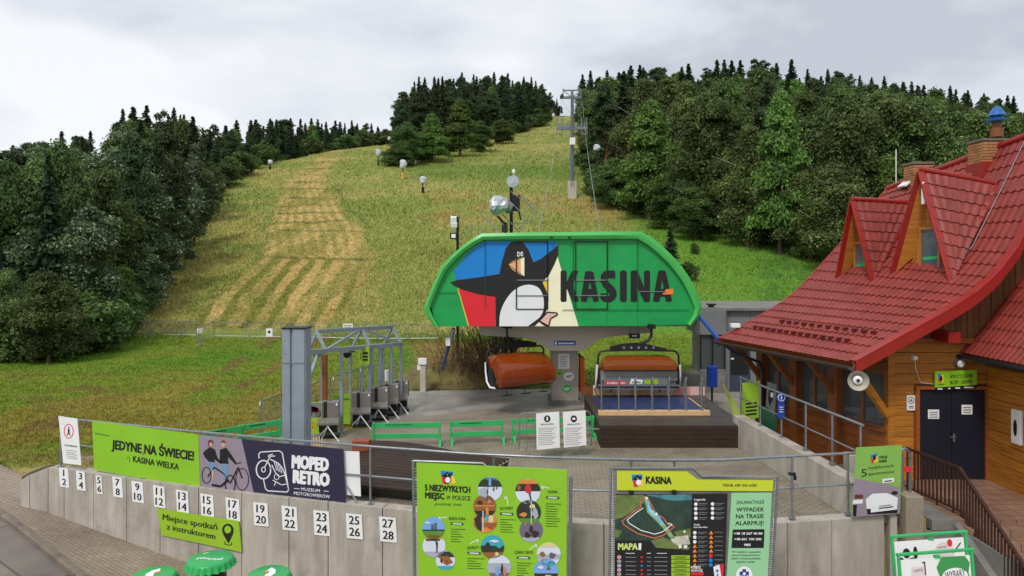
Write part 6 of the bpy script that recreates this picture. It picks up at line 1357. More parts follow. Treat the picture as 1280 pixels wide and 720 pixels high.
# ---- chairs
def make_chair(label):
    t = thing('lift_chair', label, 'chairlift chair', (0,0,0), 'chairs of the lift in the station'); t.location = (0,0,0)
    W2 = 1.28
    part('hanger', MB().path([(.44,0,0),(.44,0,-.14),(.43,0,-.28),(.36,.0,-.40),(.22,.0,-.48),(.05,0,-.53)], .05, 8).box((.44,0,.06), (.2,.5,.14)), M_dark, t, smooth=True)
    mb = MB(); prof = [(-.95,-.62),(-.5,-.53),(-.1,-.50),(.35,-.56),(.95,-.70),(.95,-.78),(-.95,-.78),(-.98,-.70)]
    mb.prism([(x, -.05, z) for x, z in prof], (0,.1,0)); part('yoke', mb, M_dark, t)
    for x in (-.5,-.25,0,.25,.5): part('yoke_hole', MB().tube((x,-.056,-.66), (x,-.05,-.66), .045, 10), M_greybar, t)
    mb = MB(); mb.path([(-.6,0,-.76),(-1.15,0,-.77),(-1.28,0,-.80),(-1.36,0,-.92),(-1.38,.0,-1.3),(-1.38,.05,-1.95)], .035, 8); part('frame_hoop', mb, M_dark, t, smooth=True)
    mb = MB(); mb.path([(.6,0,-.76),(1.15,0,-.77),(1.28,0,-.80),(1.36,0,-.92),(1.38,.0,-1.3),(1.38,.05,-1.95)], .035, 8); part('frame_hoop', mb, M_dark, t, smooth=True)
    for k in range(6):
        x = -1.07+k*.43; part('seat', MB().box((x,.25,-1.98), (.41,.5,.09)), M_seat, t, bevel=.03); part('backrest', MB().box((x,-.03,-1.68), (.41,.08,.46)), M_seat, t, bevel=.03)
    part('back_panel', MB().box((0,-.10,-1.60), (2.60,.03,.34)), mat('chair_back_grey', (128,126,124), .5, .1, .1, 3), t)
    part('seat_frame', MB().box((0,-.08,-1.93), (2.74,.08,.06)).box((0,.1,-2.05), (2.6,.3,.05)).tube((-1.0,.55,-2.12),(1.0,.55,-2.12), .02, 6), M_galv, t)
    for sx in (-1, 1):
        part('side_plate', MB().prism([(sx*1.33,-.1,-1.35),(sx*1.33,.1,-1.3),(sx*1.33,.55,-1.75),(sx*1.33,.6,-2.0),(sx*1.33,.3,-2.1),(sx*1.33,-.1,-2.0)], (sx*.03,0,0)), M_black, t)
        part('arm_bar', MB().path([(sx*1.40,-.05,-1.25),(sx*1.42,.0,-1.6),(sx*1.42,.1,-1.95),(sx*1.42,.35,-2.13),(sx*1.42,.7,-2.1)], .04, 8), M_white, t, smooth=True)
    for k in range(3): x = -.85+k*.85; part('footrest', MB().tube((x,.55,-2.05),(x,.72,-2.38), .018, 6).box((x,.74,-2.4), (.42,.08,.03)), M_dark, t)
    sec = [(-.30,-1.40),(-.33,-1.22),(-.28,-1.06),(-.08,-.97),(.3,-.95),(.62,-1.06),(.88,-1.32),(1.0,-1.62),(.98,-1.90),(.86,-2.08)]
    wd = [1.20,1.24,1.20,1.12,1.10,1.14,1.22,1.28,1.30,1.28]
    rows_ = []
    for (y, z), w in zip(sec, wd): rows_.append([Vector((w*math.sin(a), y-.06*(1-math.cos(a))*0, z-.04*(abs(math.sin(a))**6))) for a in [math.pi/2*(k/9-1) for k in range(19)]])
    part('bubble', MB().grid(rows_), M_bubble, t, smooth=True)
    for sx in (-1, 1):
        pts = [Vector((sx*w, y, z-.04)) for (y, z), w in zip(sec, wd)]; cen = Vector((sx*1.30, .35, -1.45)); mb = MB(); mb.add([cen]+pts, [(0,i+1,i+2) for i in range(len(pts)-1)]); part('bubble_side', mb, M_bubble, t, smooth=True)
    part('bubble_edge', MB().path([Vector((x,.86,-2.09)) for x in (-1.28,-.6,0,.6,1.28)], .02, 6).path([Vector((x,-.30,-1.40)) for x in (-1.2,-.6,0,.6,1.2)], .025, 6), M_black, t)
    return t
ch1 = make_chair('lift chair seen from behind, its orange bubble above the row of loading gates')
ch1.location = (P(798,410,23.9))
ch2_ = dup(ch1, loc=P(645,409,24.9), scale=(.86,.88,.93), rz=math.radians(211), label='lift chair turned sideways left of the column, orange bubble closed to the camera')
def shift_children(o):
    pass
# advert strip on the back of the right chair
plr = Plane((750, 23.77), (845, 23.77)); t = thing('chair_advert', 'advert strip with red panel on the back of the right lift chair', 'advert', plr.hit(797,476))
board(plr, [(755,471),(838,471),(838,481.5),(755,481.5)], M_greybar, t, 'strip', .01)
polys(plr, [[(757,476),(783,476),(783,481),(757,481)]], M_red, t, 1, 'panel'); polys(plr, [[(789,473),(804,475),(802,480),(787,480)]], M_pwhite, t, 1, 'panel'); polys(plr, [[(805,475),(822,473),(823,480),(806,480)]], M_lime, t, 1, 'panel')
text(plr, 'KASINA SKI', 759, 480, 781, 480, 2.6, M_pwhite, t, 2, .03); text(plr, 'KASINA', 790, 479, 801, 479, 2.4, M_dark, t, 2, .03)
# ---- loading platform
pf = thing('loading_platform', 'low dark plank platform with rubber top below the right lift chair', 'platform', (4.5, 19.9, 0))
PX0, PX1, PZ = 2.5, 6.62, .63
for k in range(5): part('face_board', MB().box(((PX0+PX1)/2, 19.93, .07+k*.118), (PX1-PX0, .05, .112)), M_deck, pf)
for k in range(14):
    part('side_board', MB().box((PX0+.03, 19.95+.12+k*.32, .31), (.05,.31,.60)), M_deck, pf)
for k in range(16): part('top_board', MB().box(((PX0+PX1)/2+.02*(k>0), 19.95+.14+k*.285, PZ-.02), (PX1-PX0+.02, .278, .045)), M_decktop, pf)
part('blue_mat', MB().box((4.35, 22.75, PZ+.015), (3.2, 2.5, .02)), M_bluemat, pf); part('white_line', MB().box((6.0, 22.7, PZ+.03), (.05,2.4,.004)), M_pine, pf)
for i in range(4):
    for j in range(2): part('rubber_tile', MB().box((5.95-.0+(.0), 22.0+i*.6+j*.0, PZ+.012), (.02,.02,.004)), M_bluemat, pf) if False else None
part('edge_beam', MB().box((P(817,518,21.3).x, 21.25, PZ+.08), (3.36,.16,.15)), M_pine, pf, bevel=.01)
part('pole', MB().tube(P(727,537,20.2), P(935,532,20.4), .03, 8), M_concd, pf)
lg = thing('low_advert_fence', 'low pale pink and tan advert boards behind the blue mat', 'advert fence', P(800,493,24.6))
for k, (a, b, m) in enumerate(((727,741,M_woodpost),(741,752,'tan'),(752,770,'tan'),(770,787,'pinkk'),(787,802,'amber2'),(802,818,'tan'),(818,842,'pinkk'),(842,862,'pinkr'),(862,881,'pinkk'))):
    mm = m if not isinstance(m, str) else flat(m+'_board', dict(tan=(206,170,130),pinkk=(228,190,178),amber2=(206,160,90),pinkr=(222,150,150))[m]); v0, v1 = P(a+.2,0,24.6), P(b-.2,0,24.6); part('board', MB().box(((v0.x+v1.x)/2, 24.6, .76), (v1.x-v0.x, .05, .30)), mm, lg)
for k, x in enumerate((752,773.5,794.5,815.5,836.5,857.5,877.5)):
    b = P(x, 517, 21.25); g = thing('loading_gate', f'steel loading gate post, {["first","second","third","fourth","fifth","sixth","seventh"][k]} from the left of the row before the blue mat', 'gate post', Vector((b.x,21.25,PZ+.15)), 'loading gate posts on the pale beam')
    z0 = PZ+.12; part('post', MB().tube((b.x,21.25,z0),(b.x,21.25,z0+.95), .028, 8).box((b.x,21.25,z0+.05), (.1,.1,.03)), M_galv, g, smooth=True)
    part('gate_arm', MB().path([(b.x,21.25,z0+.9),(b.x+.04,21.4,z0+1.0),(b.x+.05,21.6,z0+.95),(b.x+.05,21.7,z0+.7),(b.x+.05,21.68,z0+.4)], .024, 6), M_galv, g, smooth=True)
# ---- dark plank ramp behind the front railing
rp = thing('dark_ramp', 'dark brown sagging plank ramp covered with wet rubber behind the front railing', 'ramp', G(520,600,.4))
def rpt(s, t):
    A, B_, C, D_ = P(440,553,18.6), P(478,547,19.0), P(634,573,16.9), P(436,596,16.4); E = P(520,640,14.75)
    top = A.lerp(P(632,572,17.0), s) if False else None
    near0, near1 = Vector((P(432,605,15.7))), Vector((P(560,617,15.0))); far0, far1 = P(444,552,18.7), P(636,573,16.7)
    a = near0.lerp(near1, s); b = far0.lerp(far1, s); v = a.lerp(b, t); v.z += .13*math.sin(math.pi*min(1, s*1.2+.08))*t; return v
for k in range(16):
    t0, t1 = k/16+.004, (k+1)/16-.002; mb = MB(); pts = [[rpt(s/8, t0)+Vector((0,0,.0)), ] for s in range(9)]
    r0 = [rpt(s/8, t0) for s in range(9)]; r1 = [rpt(s/8, t1) for s in range(9)]; dn = Vector((0,0,-.05))
    mb.grid([[p+dn for p in r0], r0, r1, [p+dn for p in r1]]); part('plank', mb, M_deck, rp)
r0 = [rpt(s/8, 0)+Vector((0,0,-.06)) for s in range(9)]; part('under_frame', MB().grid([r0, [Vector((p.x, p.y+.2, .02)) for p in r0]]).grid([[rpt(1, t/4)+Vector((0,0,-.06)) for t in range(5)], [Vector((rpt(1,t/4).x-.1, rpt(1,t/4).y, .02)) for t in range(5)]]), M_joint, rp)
rb = thing('rust_crate', 'small rust-orange box at the upper left corner of the dark ramp', 'box', P(452,560,18.0)); part('case', MB().box(P(452,556,17.9), (.42,.3,.26)), mat('rust_box', (150,76,48), .7, 0, .2, 5), rb, bevel=.01)
# ------------------------------------------------------------------ turnstiles and gantry
def make_turnstile(c, rz, label, first=None):
    if first: 
        return dup(first, loc=c, rz=rz, label=label)
    t = thing('turnstile', label, 'turnstile', (0,0,0), 'turnstiles in a row under the steel gantry')
    part('cabinet', MB().box((.13,.06,.80), (.34,.3,.56)).box((-.22,.06,.80), (.16,.3,.56)).box((-.03,.16,.80), (.26,.1,.56)), M_tstile, t, bevel=.012)
    part('slot', MB().box((-.06,.02,.84), (.15,.18,.44)), M_black, t); part('reader', MB().box((.24,-.10,1.0), (.05,.02,.07)), M_white, t)
    part('housing_top', MB().prism([(-.30,-.34,.44),(.30,-.34,.44),(.30,-.09,.55),(-.30,-.09,.55)], (0,0,.06)), M_tstile, t)
    part('rotor_housing', MB().prism([(-.26,-.32,.42),(-.26,-.08,.50),(-.26,-.08,.22),(-.26,-.2,.2)], (.52,0,0)), M_black, t)
    part('cabinet_leg', MB().box((0,.06,.30), (.5,.2,.46)), M_tstile, t); part('base_plate', MB().box((0,.05,.035), (.6,.4,.07)), M_dark, t)
    h = Vector((0,-.34,.40)); part('rotor', MB().tube(h+Vector((0,.08,.03)), h, .05, 12), M_galv, t, smooth=True)
    for d, m_ in (((-.26,-.10,-.30), M_galv),((.42,-.22,-.50), M_white),((-.10,-.30,-.22), M_galv)): part('arm', MB().tube(h, h+Vector(d), .018, 8), m_, t, smooth=True)
    return t
tsp = [(411,21.1,.15),(452,22.6,.12),(474,23.5,.1),(487.5,24.2,.08),(500,24.9,.05)]
ordn = ['nearest turnstile, with a poster panel on its left, beside the thick steel pillar','second turnstile from the steel pillar, with a green board beside it','third turnstile from the steel pillar, in the middle of the row','fourth turnstile from the steel pillar','last turnstile of the row, farthest from the steel pillar']
t0 = None
for (px, D, rz), lab in zip(tsp, ordn):
    c = Vector(((px-640)*D/F, D, 0))
    if t0 is None: t0 = make_turnstile(c, rz, lab); t0.location = c; t0.rotation_euler = (0,0,rz); TS0 = t0
    else: dup(TS0, loc=c, rz=rz, label=lab)
plt = Plane((380,20.95),(404,20.95)); t = thing('motor_poster', 'poster panel with a red motorcycle above orange rings beside the nearest turnstile', 'poster', plt.hit(392,540)); board(plt, rect(382.5,503,402.5,542), M_lime, t, 'panel', .04); polys(plt, [rect(383,503.5,402,522)], M_greybar, t, 1, 'photo_print'); polys(plt, [ell(392,512,6,4,12), [(386,506),(398,510),(400,516),(388,514)]], flat('motor_red', (150,30,44)), t, 2, 'motorcycle_print'); polys(plt, stroke(ring(387,516,3,4,12), .8)+stroke(ring(398,517,3,4,12), .8)+stroke([(384,506),(400,519)], .8), M_black, t, 3, 'wheel_print'); polys(plt, stroke(ring(389,531.5,3,3.6,14), .9)+stroke(ring(393,531.5,3,3.6,14), .9), M_orange, t, 2, 'ring_print')
plt = Plane((415,22.45),(441,22.45)); t = thing('green_turnstile_board', 'lime board with a small emblem between the first two turnstiles', 'board', plt.hit(428,520)); board(plt, rect(416,493,438,530), M_lime, t, 'panel', .03); polys(plt, [rect(423,496,428,501)], M_blue, t, 1, 'emblem'); text(plt, 'KASINA', 429, 500, 437, 500, 2.6, M_black, t, 1, .02)
gt = thing('turnstile_gantry', 'grey steel gantry of posts and triangular frames over the turnstiles', 'gantry', P(440,540,22.5))
F0, F1, F2 = P(407,438,21.0), P(463,433.5,23.2), P(502,430,24.8); B0, B1, B2 = P(385,440,21.3), P(440,435,23.6), P(480,431,25.3); A0, A1, A2 = P(396,414.5,21.2), P(452,411,23.4), P(490,409,25.0)
for a, b in ((F0,F1),(F1,F2),(B0,B1),(B1,B2),(A0,A1),(A1,A2)): part('beam', MB().beam(a, b, .10, .12), M_steelgrey, gt)
for a, b in ((A0,F0),(A0,B0),(A1,F1),(A1,B1),(A2,F2),(A2,B2),(F0,B0),(F1,B1),(F2,B2),(F0,A1),(A1,F2)): part('strut', MB().beam(a, b, .07, .07), M_steelgrey, gt)
for px, a, b in ((427,F0,F1),(462,F0,F1),(475,F1,F2),(489,F1,F2),(501.5,F1,F2),(403,B0,B1),(438,B0,B1),(453,B1,B2),(465,B1,B2),(478.5,B1,B2)):
    k = (px-640)/F; t_ = (k*a.y-a.x)/((b.x-a.x)-k*(b.y-a.y)); p = a.lerp(b, t_); part('post', MB().beam(Vector((p.x,p.y,0)), p, .09, .09, up=(1,0,0)).box((p.x,p.y,.02), (.2,.2,.03)), M_steelgrey, gt)
t = thing('lime_hanging_sign', 'lime sign with black print hanging from the gantry front', 'sign', P(455,445,22.9)); pls = Plane((448,22.8),(463,22.9)); board(pls, [(448.5,433.5),(461.5,433),(462,455.5),(449,457)], M_lime, t, 'panel', .02); polys(pls, [rect(453,440,460,443), rect(453,444.5,460,447), rect(453,448.5,460,451), rect(450.5,441,451.5,449)], M_black, t, 1, 'lettering')
t = thing('gantry_camera', 'small black dome camera under the gantry', 'camera', P(434,441,22.2)); part('dome', MB().lathe(P(434,442.5,22.2), [(.02,-.13),(.1,-.09),(.13,0),(.13,.05)], 14), M_black, t, smooth=True); part('arm', MB().tube(P(434,441,22.2), P(443,439,22.6), .02, 6), M_dark, t)
t = thing('steel_pillar', 'thick grey-blue steel pillar with vertical ribs behind the violet banner', 'pillar', P(367,560,17.5)); a, b = P(352.5,411,17.5), P(382,411,17.5)
mb = MB(); w = b.x-a.x; x0 = a.x; zt = a.z
mb.prism([(x0, 17.5, -.1),(x0+w*.33,17.5,-.1),(x0+w*.36,17.56,-.1),(x0+w*.42,17.56,-.1),(x0+w*.45,17.5,-.1),(x0+w*.93,17.5,-.1),(x0+w,17.56,-.1),(x0+w,18.0,-.1),(x0,18.0,-.1)], (0,0,zt+.1)); part('shaft', mb, M_steelgrey, t, bevel=.008)
part('cap', MB().box((x0+w/2,17.75,zt+.015), (w+.05,.55,.03)), M_dark, t); part('seam', MB().box((x0+w*.2,17.49,zt-.85), (w*.42,.01,.02)).box((x0+w*.7,17.49,zt-.85), (w*.5,.01,.02)), M_galv, t); part('base_plate', MB().box((x0+w/2,17.75,.03), (w+.3,.8,.05)), M_steelgrey, t)
part('bracket', MB().beam(P(383,441,18.0), P(406,439,20.9), .12, .14).beam(P(383,482,18.0), P(398,441,20.2), .08, .08), M_steelgrey, t)
t = thing('brown_post', 'rust brown wooden post behind the nearest turnstile', 'post', P(406,545,21.8)); part('shaft', MB().box(P(406,492,21.9)+Vector((0,0,.0)), (.14,.14,2.4)), M_woodpost, t)
t = thing('white_cylinder', 'small white cylinder fixed to a gantry post', 'cylinder', P(483.5,470,25)); part('body', MB().tube(P(483.5,476,24.9), P(483.5,462.5,24.9), .08, 12), M_white, t, smooth=True)
t = thing('slat_rack', 'low rack of thin slats between the pillar and the first turnstile', 'rack', P(393,556,19.9))
for k in range(7): part('slat', MB().tube(P(383+k*3.2,562,19.7), P(382+k*3.4,546,20.0), .012, 5), M_pine, t)
# ------------------------------------------------------------------ crowd barriers
def crowd_barrier(a, b, label, group=None, h=1.1, bars=14, foot=True, dirz=0):
    a, b = Vector(a), Vector(b); u = (b-a); L_ = u.length; un = u.normalized(); n = Vector((-un.y, un.x, 0)).normalized()
    t = thing('crowd_barrier', label, 'barrier', (a+b)/2, group); up = Vector((0,0,1))
    def q(s, z): return a+un*(s*L_)+up*z
    e = .12/L_
    part('frame', MB().path([q(.01,.12), q(.01,h-.16), q(.01+e*.35,h-.05), q(.01+e,h), q(.99-e,h), q(.99-e*.35,h-.05), q(.99,h-.16), q(.99,.12)], .019, 6), M_galv, t, smooth=True)
    part('lower_rail', MB().tube(q(.01,.2), q(.99,.2), .016, 6), M_galv, t, smooth=True)
    for k in range(1, bars): part('bar', MB().tube(q(k/bars,.2), q(k/bars,h), .0075, 4, caps=False), M_galv, t) if bars < 13 else None
    if bars >= 13:
        mb = MB()
        for k in range(1, bars): mb.tube(q(k/bars,.2), q(k/bars,h), .007, 4, caps=False)
        part('bars', mb, M_galv, t, kind='stuff')
    for s in (.12,.88): part('foot', MB().path([q(s,.2)+n*0, q(s,.14), q(s,.04)+n*.28], .014, 5).path([q(s,.14), q(s,.04)-n*.28], .014, 5), M_galv, t)
    return t
cb = crowd_barrier(G(648,567), G(740,563), 'steel crowd barrier carrying the two white notices in front of the platform', bars=9)
for lab, c4, ic in (('white notice with a round black phone icon on the crowd barrier, the left one',[(670,517),(699,514.5),(700,559.5),(671,562.5)],0),('white notice with a round black vehicle icon on the crowd barrier, the right one',[(703.5,515),(732,513),(733,556.5),(705,559.5)],1)):
    plx = Plane((670,18.85),(735,18.95)); t = thing('notice_board', lab, 'notice', plx.hit(*c4[3])); board(plx, c4, M_white, t, 'board', .01)
    cx = (c4[0][0]+c4[1][0])/2-.5; polys(plx, [ell(cx,523.5,4,4.4,18)], M_black, t, 1, 'icon_disc'); polys(plx, [rect(cx-1,521,cx+1,526)] if ic == 0 else [[(cx-2.4,524.6),(cx-1.4,522),(cx+1,521.6),(cx+2.4,524.6)]], M_pwhite, t, 2, 'icon')
    text(plx, 'REGULAMIN', cx-8, 531.5, cx+8, 530.7, 1.8, M_black, t, 1, .02)
    polys(plx, [q for k in range(10) for q in stroke([(cx-11, 535.5+k*2.3), (cx+11-(k*7%5)*1.3, 534.6+k*2.3)], .55)], M_greybar, t, 1, 'lettering')
def bar_px(p0, p1, z0=0): return None
crowd_barrier(P(324,0,21.0)*1 - Vector((0,0,P(324,0,21.0).z)), Vector((P(353,0,22.3).x, 22.3, 0)), 'crowd barrier on the grass left of the steel pillar', 'crowd barriers behind the turnstiles')
bl = [(385,23.8),(415,25.6),(449,27.8),(497,30.0)]
for k in range(3):
    a, b = bl[k], bl[k+1]; crowd_barrier(((a[0]-640)*a[1]/F+.03, a[1], 0), ((b[0]-640)*b[1]/F-.03, b[1]-.02, 0), ['crowd barrier behind the nearest turnstile','crowd barrier behind the middle of the gantry','crowd barrier behind the far end of the gantry'][k], 'crowd barriers behind the turnstiles')
# far fence of barriers along the foot of the slope
fx = [(134,151),(151,188),(188,227),(227,247),(268,312),(312,352),(352,392),(392,432),(432,472),(472,510),(510,548)]
lb = ['barrier at the left end of the far fence, half in the poplars','second barrier of the far fence from the poplars','third barrier of the far fence from the poplars','barrier just left of the open gate in the far fence','barrier just right of the open gate in the far fence','far fence barrier holding the notice with a black dot, left of the steel pillar','far fence barrier seen right above the steel pillar','far fence barrier behind the left end of the gantry','far fence barrier behind the white board','far fence barrier behind the right end of the gantry','last barrier of the far fence, beside the station strut']
def fp(px, D=46.0): X = (px-640)*D/F; return Vector((X, D, float(terr(np.array(X), np.array(D)))))
for (a, b), l_ in zip(fx, lb): crowd_barrier(fp(a+.4, 46+.01*(200-a)*.3), fp(b-.4, 46+.01*(200-b)*.3), l_, 'barriers of the far fence', bars=18)
crowd_barrier(fp(247.5,43.2), fp(267.5,46.3), 'open gate barrier swung out in the far fence', 'barriers of the far fence', bars=16)
for lab, c4, D, k in (('white notice on the far fence at the open gate',(246.5,410.5,253,416.5),44.5,0),('white notice with a black dot on the far fence left of the steel pillar',(332.5,410.5,340.5,421),44.5,1),('white board above the far fence over the gantry',(428.5,404.5,441,412),43,0)):
    plx = Plane((c4[0],D),(c4[2],D)); t = thing('fence_notice', lab, 'notice', plx.hit(c4[0],c4[3])); board(plx, rect(*c4), M_white, t, 'board', .02)
    if k: polys(plx, [ell(336.5,415,1.8,1.8,12)], M_black, t, 1, 'dot')
    else: polys(plx, [rect(c4[0]+1,c4[1]+2,c4[2]-1,c4[1]+2.8), rect(c4[0]+1,c4[1]+4,c4[2]-2,c4[1]+4.8)], M_greybar, t, 1, 'lettering')
    part('stake', MB().tube(plx.hit((c4[0]+c4[2])/2, c4[3]-1, -.04), plx.hit((c4[0]+c4[2])/2, 430, -.04), .02, 5), M_galv, t)
# green plastic barriers
def green_barrier(a, b, label):
    a, b = Vector(a), Vector(b); u = (b-a); un = u.normalized(); n = Vector((-un.y, un.x, 0)); L_ = u.length
    t = thing('green_barrier', label, 'barrier', (a+b)/2, 'low green plastic barriers'); up = Vector((0,0,1))
    for z, h_ in ((.57,.15),(.27,.13)): 
        part('rail', MB().beam(a+up*z, b+up*z, .04, h_), M_plgreen, t, bevel=.006)
    m_ = n if n.y < 0 else -n
    mb = MB()
    for k in range(9): s = .2+k*.045; mb.box(a+un*(s*L_)+up*(.59+.0)+m_*.022, (.05+.02*(k%2), .004, .035), rz=math.atan2(un.y, un.x))
    part('lettering', mb, M_dkgreen, t, kind='stuff')
    for s in (.01,.98):
        p = a+un*(s*L_); part('post', MB().beam(p+up*.08, p+up*.66, .09, .06, up=un), M_plgreen, t, bevel=.008); part('foot', MB().prism([p+n*.28, p-n*.28, p-n*.05+up*.16, p+n*.05+up*.16], un*.06), M_plgreen, t)
gb = [((466,557),(551,556),'low green plastic barrier in front of the last turnstiles'),((563,555),(629,553),'low green plastic barrier left of the white notices'),((640,551.5),(743,547),'low green plastic barrier behind the white notices'),((256,569),(300,561),'low green plastic barrier just above the violet banner'),((303,560),(351,552),'low green plastic barrier between the violet banner and the steel pillar')]
for a, b, l_ in gb: green_barrier(G(*a), G(*b), l_)
# ------------------------------------------------------------------ service building behind, odds and ends on the right
bd = thing('service_building', 'grey concrete-panelled flat building with a dark glazed door behind the lodge', 'building', P(905,489,28.6))
x0 = P(905,0,28.6).x; xs_ = [P(v,0,28.6).x for v in (905,912,938,952,966,982,1000,1030)]
zt = P(0,388,28.6).z
def panel(x0, x1, z0, z1, y=28.6, m=M_concd): part('wall_panel', MB().box(((x0+x1)/2, y+.15, (z0+z1)/2), (x1-x0-.012, .3, z1-z0-.012)), m, bd)
M_pan = mat('grey_panel', (122,124,126), .7, 0, .12, 2, .1, 20, (1,1,.3), dirt=.4, island=.06)
for k in range(len(xs_)-1):
    a, b = xs_[k], xs_[k+1]; zd = 2.0
    if k == 1: panel(a, b, P(0,431,28.6).z, 2.5, m=M_pan); panel(a, b, 2.5, zt, m=M_pan); continue
    panel(a, b, -.1, 1.1, m=M_pan); panel(a, b, 1.1, 2.5, m=M_pan); panel(a, b, 2.5, zt, m=M_pan)
zd = P(0,431,28.6).z; dr = part('door', MB().box(((xs_[1]+xs_[2])/2, 28.7, zd/2), (xs_[2]-xs_[1]-.04,.08,zd-.02)), flat('door_slate', (58,66,80)), bd)
part('glass', MB().box(((xs_[1]+xs_[2])/2, 28.65, zd*.66), (xs_[2]-xs_[1]-.16,.02,zd*.58)), M_black, dr); part('handle', MB().box((xs_[1]+.12, 28.62, 1.35), (.12,.03,.06)), M_white, dr)
part('roof', MB().box(((xs_[0]+14)/2-.6, 31.2, zt+.05), (14-xs_[0]+1.6, 5.6, .1)), M_concd, bd); part('body', MB().box(((xs_[0]+14)/2, 31.3, zt/2), (14-xs_[0]-.05, 4.9, zt-.02)), M_concd, bd)
xl = P(875,0,28.3).x; 
part('canopy', MB().box(((xl+x0)/2, 29.4, P(0,403,28.3).z), (x0-xl, 2.2, .98)), M_pan, bd)
part('booth_wall', MB().box(((xl+x0)/2, 28.42, .45), (x0-xl, .12, 1.0)), M_concd, bd)
bw = MB()
for s in (0,.5,1): bw.box((xl+.04+(x0-xl-.08)*s, 28.4, 1.75), (.05,.06,1.75))
part('booth_window', bw, M_black, bd); part('booth_glass', MB().box(((xl+x0)/2, 28.45, 1.75), (x0-xl-.1, .01, 1.7)), M_glass, bd)
t = thing('roof_vent', 'small dark vent on the flat roof of the grey building', 'vent', P(889,385,29)); part('pipe', MB().tube(P(889,388,29), P(889,381,29), .12, 12), M_dark, t, smooth=True); part('cap', MB().box(P(889,380.5,29), (.34,.3,.06)), M_dark, t)
t = thing('ground_box', 'low dark concrete block left of the grey building', 'block', P(868,480,29)); part('block', MB().box((P(866,0,28.8).x, 29.2, .3), (.75,1.0,.85)), M_concd, t, bevel=.02)
t = thing('blue_pad_post', 'blue padded post standing beside the platform, before the grey building', 'post', P(890,505,25.8)); c = P(890,0,25.6); part('post', MB().tube((c.x,25.6,0),(c.x,25.6,1.6), .04, 8), M_dark, t); part('pad', MB().box((c.x,25.6,1.12), (.34,.3,.78)), M_bluepaint, t, bevel=.04)
M_sheetg = mat('lime_sheet', (140,158,66), .5, 0, .15, 2)
def leaning(name, lab, cat, pts3, m, extra=None):
    t = thing(name, lab, cat, pts3[0]); n = (pts3[1]-pts3[0]).cross(pts3[2]-pts3[0]).normalized(); part('panel', MB().prism(pts3, n*.025), m, t)
    return t, n
t, n = leaning('lime_sheet', 'lime sheet leaning across the passage by the low wall', 'sheet', [P(903,480,23.0), P(914,497,22.2), P(929,520,21.4), P(917,521,21.6)], M_sheetg)
plx = Plane((928,20.6),(950,20.5)); t = thing('lime_banner_box', 'lime banner with bold black print behind the start of the side railing', 'banner', plx.hit(938,520)); board(plx, [(928,479),(950,476),(950,522),(928,524)], M_lime, t, 'panel', .04)
polys(plx, [q for k in range(4) for q in stroke([(932,505+k*4.5),(946,503.5+k*4.5)], 2.2)], M_black, t, 1, 'lettering')
plx = Plane((948,19.9),(970,18.9)); t = thing('dark_green_panel', 'dark green leaning panel behind the side railing', 'panel', plx.hit(958,540)); board(plx, [(948,508),(958,508),(970,524),(969,538),(949,532)], M_dkgreen, t, 'panel', .03)
plx = Plane((957,20.4),(970,20.1)); t = thing('red_white_poster', 'grey white poster with a dark figure behind the side railing', 'poster', plx.hit(962,520)); board(plx, [(959,477),(971,481),(968,520),(957,516)], M_greybar, t, 'panel', .03); polys(plx, [[(962,484),(967,486),(966,500),(962,508),(960,498)]], M_black, t, 1, 'figure_print'); polys(plx, [[(964,490),(967,492),(966,497),(963,496)]], M_pwhite, t, 2, 'figure_print')
t = thing('traffic_cone', 'orange and white cone by the far post of the lodge', 'cone', P(944,490,21.6)); c = P(944,0,21.9); part('body', MB().lathe((c.x,21.9,0), [(.2,.0),(.19,.03),(.12,.1),(.03,.78)], 14), M_orangep, t, smooth=True); part('sleeve', MB().lathe((c.x,21.9,0), [(.098,.3),(.062,.58)], 14), M_white, t, smooth=True)
t = thing('planter_box', 'small grey concrete block behind the side railing', 'block', (7.5,16.2,0)); part('block', MB().box((7.75,16.0,.45), (.32,.3,.9)), M_conc, t, bevel=.02)
t = thing('service_post', 'pale grey service post with a box on the meadow behind the gantry', 'post', P(529,487,28.6)); c = P(529,0,28.6); part('post', MB().box((c.x,28.6,.55), (.22,.2,1.1)), M_beige, t, bevel=.01); part('head_box', MB().box((c.x-.02,28.58,1.25), (.34,.26,.24)).box((c.x-.16,28.55,1.0), (.14,.1,.2)), M_white, t, bevel=.01)
# dry brush and rubble bank behind the station
def brush(name, c, n, r, h, m, label, seed):
    rr = random.Random(seed); mb = MB()
    for k in range(n):
        a = rr.uniform(0,6.28); d = rr.uniform(0,r); p = Vector((c[0]+math.cos(a)*d, c[1]+math.sin(a)*d*.6, c[2]-.1)); b2 = rr.uniform(0,6.28); L_ = h*rr.uniform(.5,1.1); q = p+Vector((math.cos(b2)*L_*.45, math.sin(b2)*L_*.45, L_)); m1 = p.lerp(q,.5)+Vector((rr.uniform(-.1,.1),rr.uniform(-.1,.1),0)); mb.path([p,m1,q], .011, 3)
        for j in range(2): e = m1.lerp(q, rr.random()); mb.tube(e, e+Vector((rr.uniform(-.3,.3),rr.uniform(-.3,.3),rr.uniform(0,.35))), .006, 3, caps=False)
    o = part(name, mb, m, None, fixn=False); o['kind'] = 'stuff'; o['label'] = label; o['category'] = 'brush'; return o
M_drybrush = mat('dry_brush', (120,96,70), .9, 0, .35, 6)
brush('dry_brush', P(590,478,30.5), 260, 1.9, 2.3, M_drybrush, 'dry leafless brush heaped behind the left half of the station', 3)
brush('dry_brush', P(622,470,31.5), 200, 1.2, 2.6, mat('dark_brush', (84,72,58), .9, 0, .35, 6), 'darker tangled brush right behind the left lift chair', 4)
bkr = np.random.default_rng(9)
bm_ = MB(); rr = random.Random(4)
